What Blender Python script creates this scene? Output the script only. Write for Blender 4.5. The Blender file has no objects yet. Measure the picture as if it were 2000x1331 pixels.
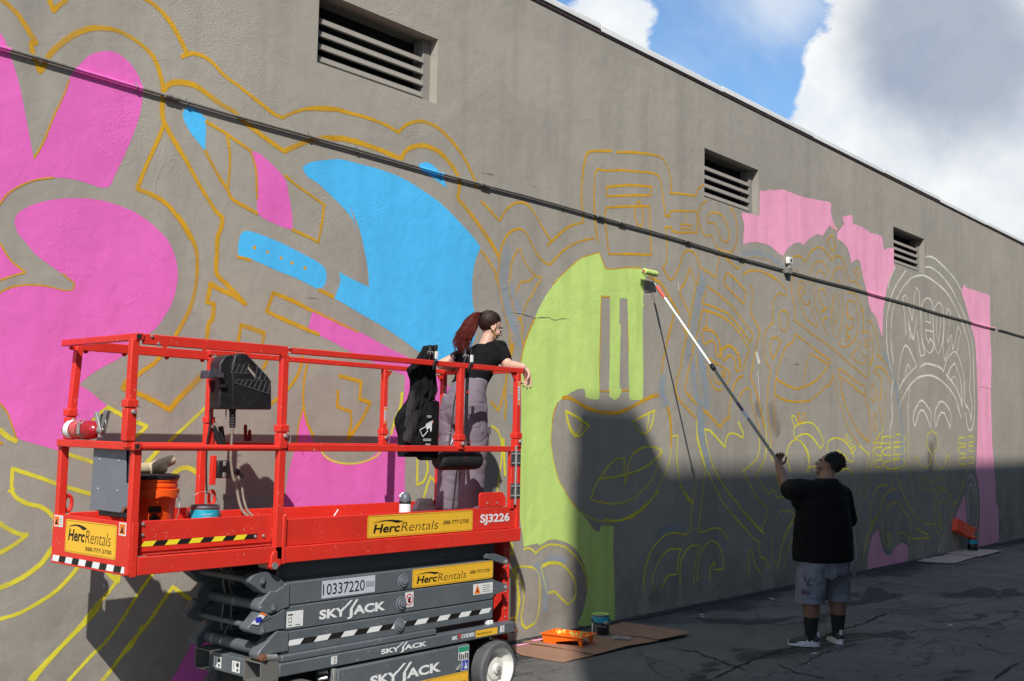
import bpy, bmesh, math, random
from mathutils import Vector, Matrix, noise
from mathutils.geometry import tessellate_polygon
random.seed(7)
R = math.radians
scene = bpy.context.scene
C = scene.collection

# ------------------------------------------------------------------ camera
CAM_H = 1.8
FPX, YAW, PITCH, ROLL = 2112.26, 0.86237, 0.08767, 0.0195
WALL_Y = 6.231
NEAR_Y, FAR_Y = 5.044, 5.865          # near and far side of the lift
def _axes():
    f = Vector((math.sin(YAW)*math.cos(PITCH), math.cos(YAW)*math.cos(PITCH), math.sin(PITCH)))
    r = Vector((math.cos(YAW), -math.sin(YAW), 0)); u = r.cross(f)
    r2 = r*math.cos(ROLL)+u*math.sin(ROLL); u2 = -r*math.sin(ROLL)+u*math.cos(ROLL)
    return r2, u2, f
CR, CU, CF = _axes()
CO = Vector((0, 0, CAM_H))
cam_d = bpy.data.cameras.new('camera'); cam = bpy.data.objects.new('camera', cam_d); C.objects.link(cam)
cam_d.sensor_width = 36; cam_d.lens = FPX/2000*36; cam_d.clip_start = .05; cam_d.clip_end = 3000
cam.matrix_world = Matrix(((CR.x, CU.x, -CF.x, 0), (CR.y, CU.y, -CF.y, 0), (CR.z, CU.z, -CF.z, CAM_H), (0, 0, 0, 1)))
scene.camera = cam
scene.render.resolution_x, scene.render.resolution_y = 1024, 681
def ray(x, y): return CF + CR*((x-1000)/FPX) - CU*((y-665.5)/FPX)
def at(x, y, Y=None, Z=None, X=None, S=None):
    """the point of the place seen at a photograph position on a plane Y=, Z= or X="""
    d = ray(x, y)
    if Y is not None: return CO + d*(Y/d.y)
    if Z is not None: return CO + d*((Z-CAM_H)/d.z)
    if X is not None: return CO + d*(X/d.x)

# ------------------------------------------------------------------ light
LDIR = Vector((1.18, 1.0, -1.42)).normalized()      # the way sunlight travels
sun_d = bpy.data.lights.new('sun', 'SUN'); sun = bpy.data.objects.new('sun', sun_d); C.objects.link(sun)
sun_d.energy = 5.0; sun_d.angle = R(.53); sun_d.color = (1.0, .955, .89)
sun.rotation_euler = LDIR.to_track_quat('-Z', 'Y').to_euler(); sun.location = (-10, -10, 14)
scene.view_settings.view_transform = 'Standard'; scene.view_settings.look = 'None'
scene.view_settings.exposure = 0.02; scene.view_settings.gamma = 1.0
scene.view_settings.use_curve_mapping = False
world = bpy.data.worlds.new('World'); scene.world = world; world.use_nodes = True

class NT:
    """small helper for node trees"""
    def __init__(s, nt): s.nt = nt; s.n = nt.nodes; s.l = nt.links
    def add(s, t, **k):
        n = s.n.new(t)
        for a, v in k.items():
            if a == 'ins':
                for i, w in v.items():
                    if isinstance(w, bpy.types.NodeSocket): s.l.new(w, n.inputs[i])
                    else: n.inputs[i].default_value = w
            else: setattr(n, a, v)
        return n
    def math(s, op, a, b=0.0, c=0.0, clamp=False):
        n = s.n.new('ShaderNodeMath'); n.operation = op; n.use_clamp = clamp
        for i, w in enumerate((a, b, c)):
            if isinstance(w, bpy.types.NodeSocket): s.l.new(w, n.inputs[i])
            else: n.inputs[i].default_value = w
        return n.outputs[0]
    def ramp(s, fac, stops, interp='LINEAR'):
        n = s.n.new('ShaderNodeValToRGB'); s.l.new(fac, n.inputs[0]); cr = n.color_ramp; cr.interpolation = interp
        while len(cr.elements) < len(stops): cr.elements.new(.5)
        for e, (p, c) in zip(cr.elements, stops):
            e.position = p; e.color = c if len(c) == 4 else (*c, 1)
        return n
    def mix(s, fac, a, b, blend='MIX'):
        n = s.n.new('ShaderNodeMix'); n.data_type = 'RGBA'; n.blend_type = blend
        for i, w in ((0, fac), (6, a), (7, b)):
            if isinstance(w, bpy.types.NodeSocket): s.l.new(w, n.inputs[i])
            else: n.inputs[i].default_value = w if i == 0 or len(w) == 4 else (*w, 1)
        return n.outputs[2]
    def noise(s, vec, scale, detail=4, rough=.5, dist=0.0):
        n = s.add('ShaderNodeTexNoise', ins={'Scale': scale, 'Detail': detail, 'Roughness': rough, 'Distortion': dist})
        if vec is not None: s.l.new(vec, n.inputs['Vector'])
        return n

w = NT(world.node_tree); w.n.clear()
tc = w.add('ShaderNodeTexCoord'); dirv = tc.outputs['Generated']
sky = w.add('ShaderNodeTexSky'); sky.sky_type = 'NISHITA'; sky.sun_disc = False
sky.sun_elevation = math.asin(-LDIR.z); sky.sun_rotation = math.atan2(-LDIR.x, -LDIR.y)
sky.air_density = 1.2; sky.dust_density = .8; sky.ozone_density = 1.6
skyt = w.mix(1.0, sky.outputs[0], (.80, 1.02, 1.22), 'MULTIPLY')
bg_sky = w.add('ShaderNodeBackground', ins={'Color': skyt, 'Strength': .135})
# clouds: billows of noise over the whole dome, with the banks that stand over the wall set by direction
def bank(px, py, width, amp):
    d = ray(px, py).normalized()
    dt = w.add('ShaderNodeVectorMath', operation='DOT_PRODUCT'); w.l.new(nrm, dt.inputs[0]); dt.inputs[1].default_value = d
    e = w.math('SUBTRACT', dt.outputs['Value'], 1.0)
    e = w.math('DIVIDE', e, 1-math.cos(width))
    return w.math('MULTIPLY', w.math('EXPONENT', e), amp)
nn = w.add('ShaderNodeVectorMath', operation='NORMALIZE'); w.l.new(dirv, nn.inputs[0]); nrm = nn.outputs[0]
n1 = w.noise(nrm, 9.0, 9, .60, .2); n2 = w.noise(nrm, 2.2, 3, .5); n3 = w.noise(nrm, 3.4, 7, .55, .3)
dens = w.math('ADD', w.math('MULTIPLY', n1.outputs[0], 1.3), w.math('MULTIPLY', n2.outputs[0], .55))
for b in ((1235, 55, R(2.7), .50), (1350, 135, R(1.6), .42), (1440, 70, R(3.3), -.75), (1480, 190, R(1.8), -.5),
          (1650, 170, R(2.6), .40), (1700, 330, R(5.0), .55), (1950, 200, R(6.0), .75), (1480, 85, R(.7), .28), (1900, 460, R(5), .5)):
    dens = w.math('ADD', dens, bank(*b))
mask = w.add('ShaderNodeMapRange', interpolation_type='SMOOTHSTEP', ins={0: dens, 1: .97, 2: 1.10}); mask = mask.outputs[0]
grey = w.math('ADD', w.math('MULTIPLY', n3.outputs[0], 1.25), w.math('ADD', bank(1880, 110, R(4.2), .60), bank(1780, 20, R(3.5), .34)))
gm = w.add('ShaderNodeMapRange', interpolation_type='SMOOTHSTEP', ins={0: grey, 1: .66, 2: 1.16}).outputs[0]
ccol = w.mix(gm, (.97, .99, 1.0), (.44, .50, .60))
fine = w.ramp(w.noise(nrm, 13, 9, .62).outputs[0], [(.36, (.70, .78, .90)), (.56, (1, 1, 1))])
ccol = w.mix(.5, ccol, fine.outputs[0], 'MULTIPLY')
hz = w.add('ShaderNodeMapRange', interpolation_type='SMOOTHSTEP', ins={0: w.math('ADD', w.math('MULTIPLY', w.noise(nrm, 4.5, 6, .6, .4).outputs[0], 1.0), bank(1520, -25, R(2.6), .30)), 1: .48, 2: .86, 3: 0.0, 4: .62}).outputs[0]
mask = w.math('MAXIMUM', mask, hz)
bg_cl = w.add('ShaderNodeBackground', ins={'Color': ccol, 'Strength': .96})
mx = w.add('ShaderNodeMixShader', ins={0: mask, 1: bg_sky.outputs[0], 2: bg_cl.outputs[0]})
wo = w.add('ShaderNodeOutputWorld'); w.l.new(mx.outputs[0], wo.inputs[0])

# ------------------------------------------------------------------ mesh helpers
class MB:
    def __init__(s): s.v = []; s.f = []
    def add(s, v, f, M=None):
        o = len(s.v)
        s.v += [tuple(M @ Vector(p)) if M is not None else tuple(p) for p in v]
        s.f += [tuple(i+o for i in q) for q in f]; return s
    def box(s, x0, x1, y0, y1, z0, z1, M=None):
        v = [(x, y, z) for x in (x0, x1) for y in (y0, y1) for z in (z0, z1)]
        return s.add(v, [(0, 1, 3, 2), (4, 6, 7, 5), (0, 4, 5, 1), (2, 3, 7, 6), (0, 2, 6, 4), (1, 5, 7, 3)], M)
    def cbox(s, c, sx, sy, sz, M=None):
        return s.box(c[0]-sx/2, c[0]+sx/2, c[1]-sy/2, c[1]+sy/2, c[2]-sz/2, c[2]+sz/2, M)
    def prism(s, pts, off):
        """planar 3-D polygon extruded by vector off"""
        pts = [Vector(p) for p in pts]; off = Vector(off); n = len(pts)
        v = pts + [p+off for p in pts]
        tri = tessellate_polygon([pts])
        f = [tuple(t) for t in tri] + [tuple(i+n for i in reversed(t)) for t in tri]
        f += [(i, (i+1) % n, (i+1) % n+n, i+n) for i in range(n)]
        return s.add(v, f)
    def beam(s, a, b, w_, h_, up=(0, 0, 1)):
        a = Vector(a); b = Vector(b); d = (b-a).normalized(); up = Vector(up)
        sd = d.cross(up).normalized()*w_/2; u = sd.cross(d).normalized()*h_/2
        v = [a+sd+u, a-sd+u, a-sd-u, a+sd-u, b+sd+u, b-sd+u, b-sd-u, b+sd-u]
        return s.add(v, [(0, 1, 2, 3), (7, 6, 5, 4), (0, 4, 5, 1), (1, 5, 6, 2), (2, 6, 7, 3), (3, 7, 4, 0)])
    def tube(s, pts, r, n=10, cap=True):
        pts = [Vector(p) for p in pts]; m = len(pts)
        rs = r if isinstance(r, (list, tuple)) else [r]*m
        t0 = (pts[1]-pts[0]).normalized(); a = t0.orthogonal().normalized(); rings = []
        for i, p in enumerate(pts):
            t = (pts[min(i+1, m-1)]-pts[max(i-1, 0)]).normalized()
            a = (a-t*a.dot(t)); a = a.normalized() if a.length > 1e-6 else t.orthogonal().normalized()
            b = t.cross(a)
            rings.append([p+(a*math.cos(k*2*math.pi/n)+b*math.sin(k*2*math.pi/n))*rs[i] for k in range(n)])
        return s.rings(rings, cap)
    def rings(s, rings, cap=True, closed=False):
        n = len(rings[0]); v = [p for r in rings for p in r]; f = []
        m = len(rings)
        for i in range(m if closed else m-1):
            j = (i+1) % m
            for k in range(n): f.append((i*n+k, i*n+(k+1) % n, j*n+(k+1) % n, j*n+k))
        if cap and not closed: f += [tuple(reversed(range(n))), tuple((m-1)*n+k for k in range(n))]
        return s.add(v, f)
    def lathe(s, prof, c=(0, 0, 0), axis=(0, 0, 1), n=24, cap=True):
        """prof: list of (radius, height)"""
        ax = Vector(axis).normalized(); a = ax.orthogonal().normalized(); b = ax.cross(a); c = Vector(c)
        return s.rings([[c+ax*h+(a*math.cos(k*2*math.pi/n)+b*math.sin(k*2*math.pi/n))*max(r, 1e-4) for k in range(n)] for r, h in prof], cap)
    def cyl(s, a, b, r, n=16): return s.tube([a, b], r, n)
    def ell(s, c, rx, ry, rz, M=None, n=14, m=9):
        rg = []
        for i in range(1, m):
            t = math.pi*i/m
            rg.append([Vector((rx*math.sin(t)*math.cos(k*2*math.pi/n), ry*math.sin(t)*math.sin(k*2*math.pi/n), -rz*math.cos(t))) for k in range(n)])
        c = Vector(c)
        rg = [[c+((M @ p) if M is not None else p) for p in r] for r in rg]
        return s.rings(rg, True)
    def mesh(s, name, org=(0, 0, 0)):
        me = bpy.data.meshes.new(name); o = Vector(org)
        me.from_pydata([tuple(Vector(p)-o) for p in s.v], [], s.f); me.update()
        return me

def fix_normals(me):
    bm = bmesh.new(); bm.from_mesh(me); bmesh.ops.recalc_face_normals(bm, faces=bm.faces); bm.to_mesh(me); bm.free()
def root(name, label, cat, loc=(0, 0, 0), group=None):
    o = bpy.data.objects.new(name, None); C.objects.link(o); o.empty_display_size = .1
    o.location = loc; o['label'] = label; o['category'] = cat
    if group: o['group'] = group
    return o
def worg(p):
    v = Vector((0, 0, 0))
    while p is not None: v += p.location; p = p.parent
    return v
def part(name, mb, mat, parent=None, label=None, bevel=0.0, smooth=None, kind=None, normals=True, seg=2):
    me = mb.mesh(name, worg(parent)) if isinstance(mb, MB) else mb
    if normals: fix_normals(me)
    for m in (mat if isinstance(mat, (list, tuple)) else [mat]): me.materials.append(m)
    if smooth is not None:
        for p in me.polygons: p.use_smooth = True
        me.set_sharp_from_angle(angle=R(smooth))
    o = bpy.data.objects.new(name, me); C.objects.link(o)
    if parent is not None: o.parent = parent
    if bevel:
        b = o.modifiers.new('bevel', 'BEVEL'); b.width = bevel; b.segments = seg; b.limit_method = 'ANGLE'; b.angle_limit = R(40)
        if smooth is None:
            for p in me.polygons: p.use_smooth = True
            me.set_sharp_from_angle(angle=R(60)); 
    if label: o['label'] = label
    if kind: o['kind'] = kind
    return o
def tag(o, label, cat, group=None):
    o['label'] = label; o['category'] = cat
    if group: o['group'] = group
    return o
def bake(o):
    """apply the modifiers of an object"""
    dg = bpy.context.evaluated_depsgraph_get(); dg.update()
    me = bpy.data.meshes.new_from_object(o.evaluated_get(dg)); old = o.data
    o.modifiers.clear(); o.data = me; bpy.data.meshes.remove(old); return o

# ------------------------------------------------------------------ materials
def srgb(r, g, b):
    f = lambda c: (c/255/12.92 if c/255 <= .04045 else ((c/255+.055)/1.055)**2.4)
    return (f(r), f(g), f(b))
def mat(name, col, rough=.6, metal=0.0, var=.08, vs=6.0, bump=0.0, bs=60.0, dirt=None, dirt_amt=.3, spec=.5, coat=0.0, sheen=0.0, chips=None, alpha=1.0, trans=0.0):
    m = bpy.data.materials.new(name); m.use_nodes = True; t = NT(m.node_tree); bs_ = m.node_tree.nodes['Principled BSDF']
    geo = t.add('ShaderNodeNewGeometry'); pos = geo.outputs['Position']
    n = t.noise(pos, vs, 5, .6)
    k = t.ramp(n.outputs[0], [(.3, (1-var,)*3), (.7, (1+var,)*3)])
    c = t.mix(1.0, (*col, 1), k.outputs[0], 'MULTIPLY')
    if dirt:
        nd = t.noise(pos, vs*2.3, 8, .65, .4)
        f = t.add('ShaderNodeMapRange', ins={0: nd.outputs[0], 1: .52, 2: .75, 3: 0.0, 4: dirt_amt})
        c = t.mix(f.outputs[0], c, (*dirt, 1))
    if chips:
        nd = t.noise(pos, 55, 6, .7, .6)
        nb = t.noise(pos, 7, 3, .5)
        f = t.math('MULTIPLY', t.add('ShaderNodeMapRange', ins={0: nd.outputs[0], 1: .63, 2: .67}).outputs[0], t.add('ShaderNodeMapRange', ins={0: nb.outputs[0], 1: .49, 2: .60}).outputs[0])
        c = t.mix(f, c, (*chips, 1))
    t.l.new(c, bs_.inputs['Base Color'])
    rr = t.add('ShaderNodeMapRange', ins={0: t.noise(pos, vs*3, 4, .6).outputs[0], 1: .3, 2: .7, 3: max(rough-.1, .02), 4: min(rough+.12, 1)})
    t.l.new(rr.outputs[0], bs_.inputs['Roughness'])
    bs_.inputs['Metallic'].default_value = metal
    bs_.inputs['Specular IOR Level'].default_value = spec
    if coat: bs_.inputs['Coat Weight'].default_value = coat; bs_.inputs['Coat Roughness'].default_value = .2
    if sheen: bs_.inputs['Sheen Weight'].default_value = sheen
    if trans: bs_.inputs['Transmission Weight'].default_value = trans
    if alpha < 1: bs_.inputs['Alpha'].default_value = alpha
    if bump:
        bn = t.noise(pos, bs, 5, .6)
        b = t.add('ShaderNodeBump', ins={'Strength': bump, 'Distance': .01, 'Height': bn.outputs[0]})
        t.l.new(b.outputs[0], bs_.inputs['Normal'])
    return m

def stucco_group():
    """relief of the rendered wall, shared by bare wall and paint so that it runs on under the paint"""
    g = bpy.data.node_groups.new('stucco', 'ShaderNodeTree')
    g.interface.new_socket('Normal', in_out='OUTPUT', socket_type='NodeSocketVector')
    g.interface.new_socket('Mottle', in_out='OUTPUT', socket_type='NodeSocketFloat')
    g.interface.new_socket('Rough', in_out='OUTPUT', socket_type='NodeSocketFloat')
    t = NT(g); pos = t.add('ShaderNodeNewGeometry').outputs['Position']
    mp = t.add('ShaderNodeMapping', ins={0: pos, 3: (1, .3, 1)}).outputs[0]
    # coarse pebbly patches against smooth trowelled bays
    bay = t.noise(mp, .55, 3, .6, .3).outputs[0]
    bayf = t.add('ShaderNodeMapRange', interpolation_type='SMOOTHSTEP', ins={0: bay, 1: .50, 2: .60}).outputs[0]
    peb = t.noise(mp, 62, 3, .6).outputs[0]
    fine = t.noise(mp, 150, 2, .5).outputs[0]
    mid = t.noise(mp, 7, 4, .55, .6).outputs[0]
    big = t.noise(mp, 1.6, 3, .5).outputs[0]
    # trowel ridges: thin raised curved lines
    rn = t.noise(mp, 2.1, 1.5, .4, 1.4).outputs[0]
    rid = t.math('SUBTRACT', 1.0, t.math('MULTIPLY', t.math('ABSOLUTE', t.math('SUBTRACT', rn, .5)), 95.0), clamp=True)
    gate = t.add('ShaderNodeMapRange', ins={0: t.noise(mp, 1.9, 2, .5).outputs[0], 1: .56, 2: .64}).outputs[0]
    rn2 = t.noise(t.add('ShaderNodeMapping', ins={0: pos, 1: (7, 3, 2), 3: (1.6, .3, .7)}).outputs[0], 2.6, 2.5, .6, .6).outputs[0]
    rid2 = t.math('SUBTRACT', 1.0, t.math('MULTIPLY', t.math('ABSOLUTE', t.math('SUBTRACT', rn2, .52)), 60.0), clamp=True)
    gate2 = t.add('ShaderNodeMapRange', ins={0: t.noise(mp, 2.7, 2, .5).outputs[0], 1: .60, 2: .66}).outputs[0]
    h = t.math('ADD', t.math('MULTIPLY', rid, gate), t.math('MULTIPLY', rid2, gate2))
    h = t.math('MULTIPLY', h, .0011)
    h = t.math('ADD', h, t.math('MULTIPLY', peb, t.math('ADD', .0006, t.math('MULTIPLY', bayf, .0046))))
    h = t.math('ADD', h, t.math('MULTIPLY', fine, .0006))
    h = t.math('ADD', h, t.math('MULTIPLY', mid, .006))
    h = t.math('ADD', h, t.math('MULTIPLY', big, .02))
    b = t.add('ShaderNodeBump', ins={'Strength': .72, 'Distance': 1.0, 'Height': h})
    go = t.add('NodeGroupOutput')
    t.l.new(b.outputs[0], go.inputs[0])
    mot = t.math('ADD', t.math('MULTIPLY', t.noise(mp, .9, 4, .62).outputs[0], .65), t.math('MULTIPLY', t.noise(mp, 11, 4, .6).outputs[0], .35))
    t.l.new(mot, go.inputs[1]); t.l.new(peb, go.inputs[2])
    return g
STUCCO = stucco_group()
def wallpaint(name, col, rough=.75, amt=.09, edge=False, soft=False, opacity=1.0, stain=False, lap=0.0):
    m = bpy.data.materials.new(name); m.use_nodes = True; t = NT(m.node_tree); b = m.node_tree.nodes['Principled BSDF']
    g = t.add('ShaderNodeGroup'); g.node_tree = STUCCO
    k = t.ramp(g.outputs[1], [(.36, (1-amt,)*3), (.64, (1+amt,)*3)])
    c = t.mix(1.0, (*col, 1), k.outputs[0], 'MULTIPLY')
    if lap:
        lp = t.noise(t.add('ShaderNodeMapping', ins={0: t.add('ShaderNodeNewGeometry').outputs['Position'], 3: (5.5, .2, .7)}).outputs[0], 1.0, 3, .5, .3).outputs[0]
        c = t.mix(1.0, c, t.ramp(lp, [(.40, (1-lap,)*3), (.50, (1, 1, 1)), (.62, (1+lap*.6,)*3)]).outputs[0], 'MULTIPLY')
    if stain:
        pos = t.add('ShaderNodeNewGeometry').outputs['Position']
        sp = t.add('ShaderNodeSeparateXYZ', ins={0: pos})
        # grime: streaks running down, browner splashes near the ground, patched repaint panels
        st = t.noise(t.add('ShaderNodeMapping', ins={0: pos, 3: (3.2, .2, .22)}).outputs[0], 1.3, 4, .6).outputs[0]
        c = t.mix(t.add('ShaderNodeMapRange', ins={0: st, 1: .5, 2: .72, 3: 0.0, 4: .30}).outputs[0], c, (.20, .185, .165, 1))
        low = t.add('ShaderNodeMapRange', ins={0: sp.outputs[2], 1: .0, 2: 1.3, 3: .55, 4: 0.0}).outputs[0]
        sn = t.noise(pos, 2.4, 5, .65, .5).outputs[0]
        c = t.mix(t.math('MULTIPLY', low, t.add('ShaderNodeMapRange', ins={0: sn, 1: .38, 2: .62}).outputs[0]), c, (.16, .135, .12, 1))
        pn = t.add('ShaderNodeTexVoronoi', distance='CHEBYCHEV', ins={'Scale': .42, 'Vector': t.add('ShaderNodeMapping', ins={0: pos, 3: (.8, 0, 1)}).outputs[0]})
        pc = t.add('ShaderNodeSeparateColor', ins={0: pn.outputs['Color']}).outputs[0]
        c = t.mix(1.0, c, t.ramp(pc, [(0, (.955, .955, .965)), (1, (1.04, 1.035, 1.02))]).outputs[0], 'MULTIPLY')
    t.l.new(c, b.inputs['Base Color']); b.inputs['Roughness'].default_value = rough
    b.inputs['Specular IOR Level'].default_value = .3
    t.l.new(g.outputs[0], b.inputs['Normal'])
    if edge or soft:
        uv = t.add('ShaderNodeUVMap').outputs[0]; sx = t.add('ShaderNodeSeparateXYZ', ins={0: uv})
        a = t.math('ABSOLUTE', t.math('SUBTRACT', t.math('MULTIPLY', sx.outputs[1], 2.0), 1.0))
        pos = t.add('ShaderNodeNewGeometry').outputs['Position']
        nz = t.noise(pos, 45 if not soft else 9, 4, .7).outputs[0]
        if soft:
            f = t.add('ShaderNodeMapRange', interpolation_type='SMOOTHSTEP', ins={0: t.math('ADD', a, t.math('MULTIPLY', t.math('SUBTRACT', nz, .5), .5)), 1: .1, 2: 1.0, 3: opacity, 4: 0.0})
            f = t.math('MULTIPLY', f.outputs[0], t.add('ShaderNodeMapRange', ins={0: t.noise(pos, 2.2, 3, .6).outputs[0], 1: .3, 2: .6, 3: .45, 4: 1.0}).outputs[0])
        else:
            a2 = t.math('ADD', a, t.math('MULTIPLY', t.math('SUBTRACT', nz, .5), .55))
            a2 = t.math('ADD', a2, t.math('MULTIPLY', t.math('SUBTRACT', g.outputs[2], .5), .5))
            f = t.add('ShaderNodeMapRange', interpolation_type='SMOOTHSTEP', ins={0: a2, 1: .60, 2: 1.02, 3: 1.0, 4: 0.0}).outputs[0]
            th = t.add('ShaderNodeMapRange', ins={0: t.noise(pos, 3.1, 4, .6).outputs[0], 1: .32, 2: .55, 3: opacity*.62, 4: opacity}).outputs[0]
            f = t.math('MULTIPLY', f, th)
        t.l.new(f, b.inputs['Alpha'])
    return m
# ------------------------------------------------------------------ ground
FR = dict(Z=(0, 0, 1), A=(0, 0, 2.857), B=(600, 0, 2.857), C=(1300, 0, 2.857), D=(0, 400, 2.857), E=(600, 400, 2.857), F=(1300, 400, 2.857),
          G=(0, 865, 2.857), H=(600, 865, 2.857), I=(1300, 865, 2.857), P1=(940, 280, 4.755), P2=(940, 540, 4.755), P3=(1280, 360, 6.653),
          P4=(1290, 540, 8.317), P5=(1290, 690, 8.317), P6=(1480, 440, 7.393), P7=(1480, 600, 7.393), P8=(1480, 760, 7.393),
          Q1=(1700, 490, 8.317), Q2=(1700, 640, 8.317), Q3=(1680, 790, 7.393), Q4=(1660, 940, 6.653), Q5=(1230, 820, 6.048),
          Q6=(1240, 1000, 6.048), Q7=(980, 740, 5.882), Q8=(980, 960, 4.753))
def px(fr, pts):
    x0, y0, s = FR[fr]
    return [(x0+p[0]/s, y0+p[1]/s) for p in pts]
def parse(txt):
    """'A 1,2 3,4 P1 5,6' -> photograph positions"""
    out = []; fr = 'Z'
    for tkn in txt.split():
        if ',' in tkn:
            a, b = tkn.split(','); x0, y0, s = FR[fr]; out.append((x0+float(a)/s, y0+float(b)/s))
        else: fr = tkn
    return out
def smooth_runs(pts, closed=False, corner=52, step=4, cut=True):
    """Catmull-Rom through the points, breaking at sharp corners"""
    P = [Vector((p[0], p[1])) for p in pts]; n = len(P)
    def ang(i):
        a = P[i]-P[(i-1) % n]; b = P[(i+1) % n]-P[i]
        if a.length < 1e-6 or b.length < 1e-6: return 0
        return math.degrees(a.angle(b))
    cor = [False]*n
    for i in range(n):
        if not closed and i in (0, n-1): cor[i] = True
        else: cor[i] = ang(i) > corner
    runs = []; cur = []
    m = n if closed else n-1
    for i in range(m):
        p1, p2 = P[i], P[(i+1) % n]
        p0 = P[(i-1) % n] if not cor[i] else p1-(p2-p1)*.5
        p3 = P[(i+2) % n] if not cor[(i+1) % n] else p2+(p2-p1)*.5
        k = max(2, min(14, int((p2-p1).length/step)+1))
        for j in range(k):
            t = j/k; t2 = t*t; t3 = t2*t
            cur.append(.5*((2*p1)+(p2-p0)*t+(2*p0-5*p1+4*p2-p3)*t2+(3*p1-p0-3*p2+p3)*t3))
        if cor[(i+1) % n] and cut:
            cur.append(p2.copy()); runs.append(cur); cur = []
    if cur:
        if closed and not cut: pass
        else: cur.append(P[0].copy() if closed else P[-1].copy())
        runs.append(cur)
    return runs

def asphalt():
    m = bpy.data.materials.new('asphalt'); m.use_nodes = True; t = NT(m.node_tree); b = m.node_tree.nodes['Principled BSDF']
    pos = t.add('ShaderNodeNewGeometry').outputs['Position']
    n1 = t.noise(pos, .9, 7, .62, .6).outputs[0]; n2 = t.noise(pos, 260, 3, .7).outputs[0]; n3 = t.noise(pos, 3.1, 6, .6, 1.0).outputs[0]
    c = t.ramp(n1, [(.3, (.092, .091, .087)), (.55, (.138, .135, .128)), (.75, (.165, .161, .152))]).outputs[0]
    c = t.mix(1.0, c, t.ramp(n2, [(.35, (.40, .40, .40)), (.52, (.92, .92, .92)), (.66, (2.4, 2.35, 2.25))]).outputs[0], 'MULTIPLY')
    # damp oily patches, long along the alley
    mp = t.add('ShaderNodeMapping', ins={0: pos, 3: (.42, .95, 1)}).outputs[0]
    st = t.noise(mp, 1.35, 6, .6, .9).outputs[0]
    c = t.mix(t.add('ShaderNodeMapRange', interpolation_type='SMOOTHSTEP', ins={0: st, 1: .555, 2: .61, 3: 0.0, 4: .72}).outputs[0], c, (.022, .022, .024, 1))
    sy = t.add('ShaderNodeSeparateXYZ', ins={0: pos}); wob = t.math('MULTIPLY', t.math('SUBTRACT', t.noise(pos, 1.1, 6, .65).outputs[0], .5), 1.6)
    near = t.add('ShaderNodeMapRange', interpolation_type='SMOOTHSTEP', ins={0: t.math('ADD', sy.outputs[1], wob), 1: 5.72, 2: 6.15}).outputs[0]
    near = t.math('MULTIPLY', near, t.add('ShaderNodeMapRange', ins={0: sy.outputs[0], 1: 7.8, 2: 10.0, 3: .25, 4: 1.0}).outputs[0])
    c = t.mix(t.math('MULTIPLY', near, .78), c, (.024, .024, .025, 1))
    # alligator cracking
    warp = t.add('ShaderNodeVectorMath', operation='ADD'); t.l.new(pos, warp.inputs[0])
    nz = t.noise(pos, 2.6, 5, .65); sc = t.add('ShaderNodeVectorMath', operation='SCALE', ins={0: nz.outputs['Color'], 3: .5}); t.l.new(sc.outputs[0], warp.inputs[1])
    vo = t.add('ShaderNodeTexVoronoi', feature='DISTANCE_TO_EDGE', ins={'Scale': 1.15, 'Vector': warp.outputs[0]}).outputs['Distance']
    vo2 = t.add('ShaderNodeTexVoronoi', feature='DISTANCE_TO_EDGE', ins={'Scale': 3.4, 'Vector': warp.outputs[0]}).outputs['Distance']
    g1 = t.add('ShaderNodeMapRange', ins={0: t.noise(pos, .45, 3, .5).outputs[0], 1: .44, 2: .54}).outputs[0]
    g2 = t.add('ShaderNodeMapRange', ins={0: t.noise(pos, .7, 3, .5).outputs[0], 1: .54, 2: .6}).outputs[0]
    k1 = t.math('MULTIPLY', t.add('ShaderNodeMapRange', ins={0: vo, 1: .006, 2: .016, 3: 1.0, 4: 0.0}).outputs[0], g1)
    k2 = t.math('MULTIPLY', t.add('ShaderNodeMapRange', ins={0: vo2, 1: .008, 2: .022, 3: 1.0, 4: 0.0}).outputs[0], g2)
    k = t.math('MAXIMUM', k1, k2)
    c = t.mix(t.math('MULTIPLY', k, .5), c, (.012, .012, .013, 1))
    t.l.new(c, b.inputs['Base Color']); b.inputs['Roughness'].default_value = .93; b.inputs['Specular IOR Level'].default_value = .25
    h = t.math('ADD', t.math('MULTIPLY', n2, .003), t.math('MULTIPLY', n3, .006)); h = t.math('SUBTRACT', h, t.math('MULTIPLY', k, .008))
    bu = t.add('ShaderNodeBump', ins={'Strength': .8, 'Distance': 1.0, 'Height': h}); t.l.new(bu.outputs[0], b.inputs['Normal'])
    return m
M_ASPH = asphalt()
gm_ = MB()
xs = [-400, -60, -10]+[i*.5 for i in range(-18, 60)]+[32, 60, 120, 500]; ys = [-400, -60]+[i*.5 for i in range(-8, 14)]+[60, 400]
for x in xs:
    for y in ys:
        z = .012*noise.noise(Vector((x*.7, y*.9, 0))) + .006*noise.noise(Vector((x*2.1, y*2.3, 3))) if -8 < x < 30 and -4 < y < 5.9 else 0
        gm_.v.append((x, y, z-.004))
ny = len(ys)
for i in range(len(xs)-1):
    for j in range(ny-1): gm_.f.append((i*ny+j, (i+1)*ny+j, (i+1)*ny+j+1, i*ny+j+1))
ground = part('ground', gm_, M_ASPH, kind='structure', smooth=40)

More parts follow.
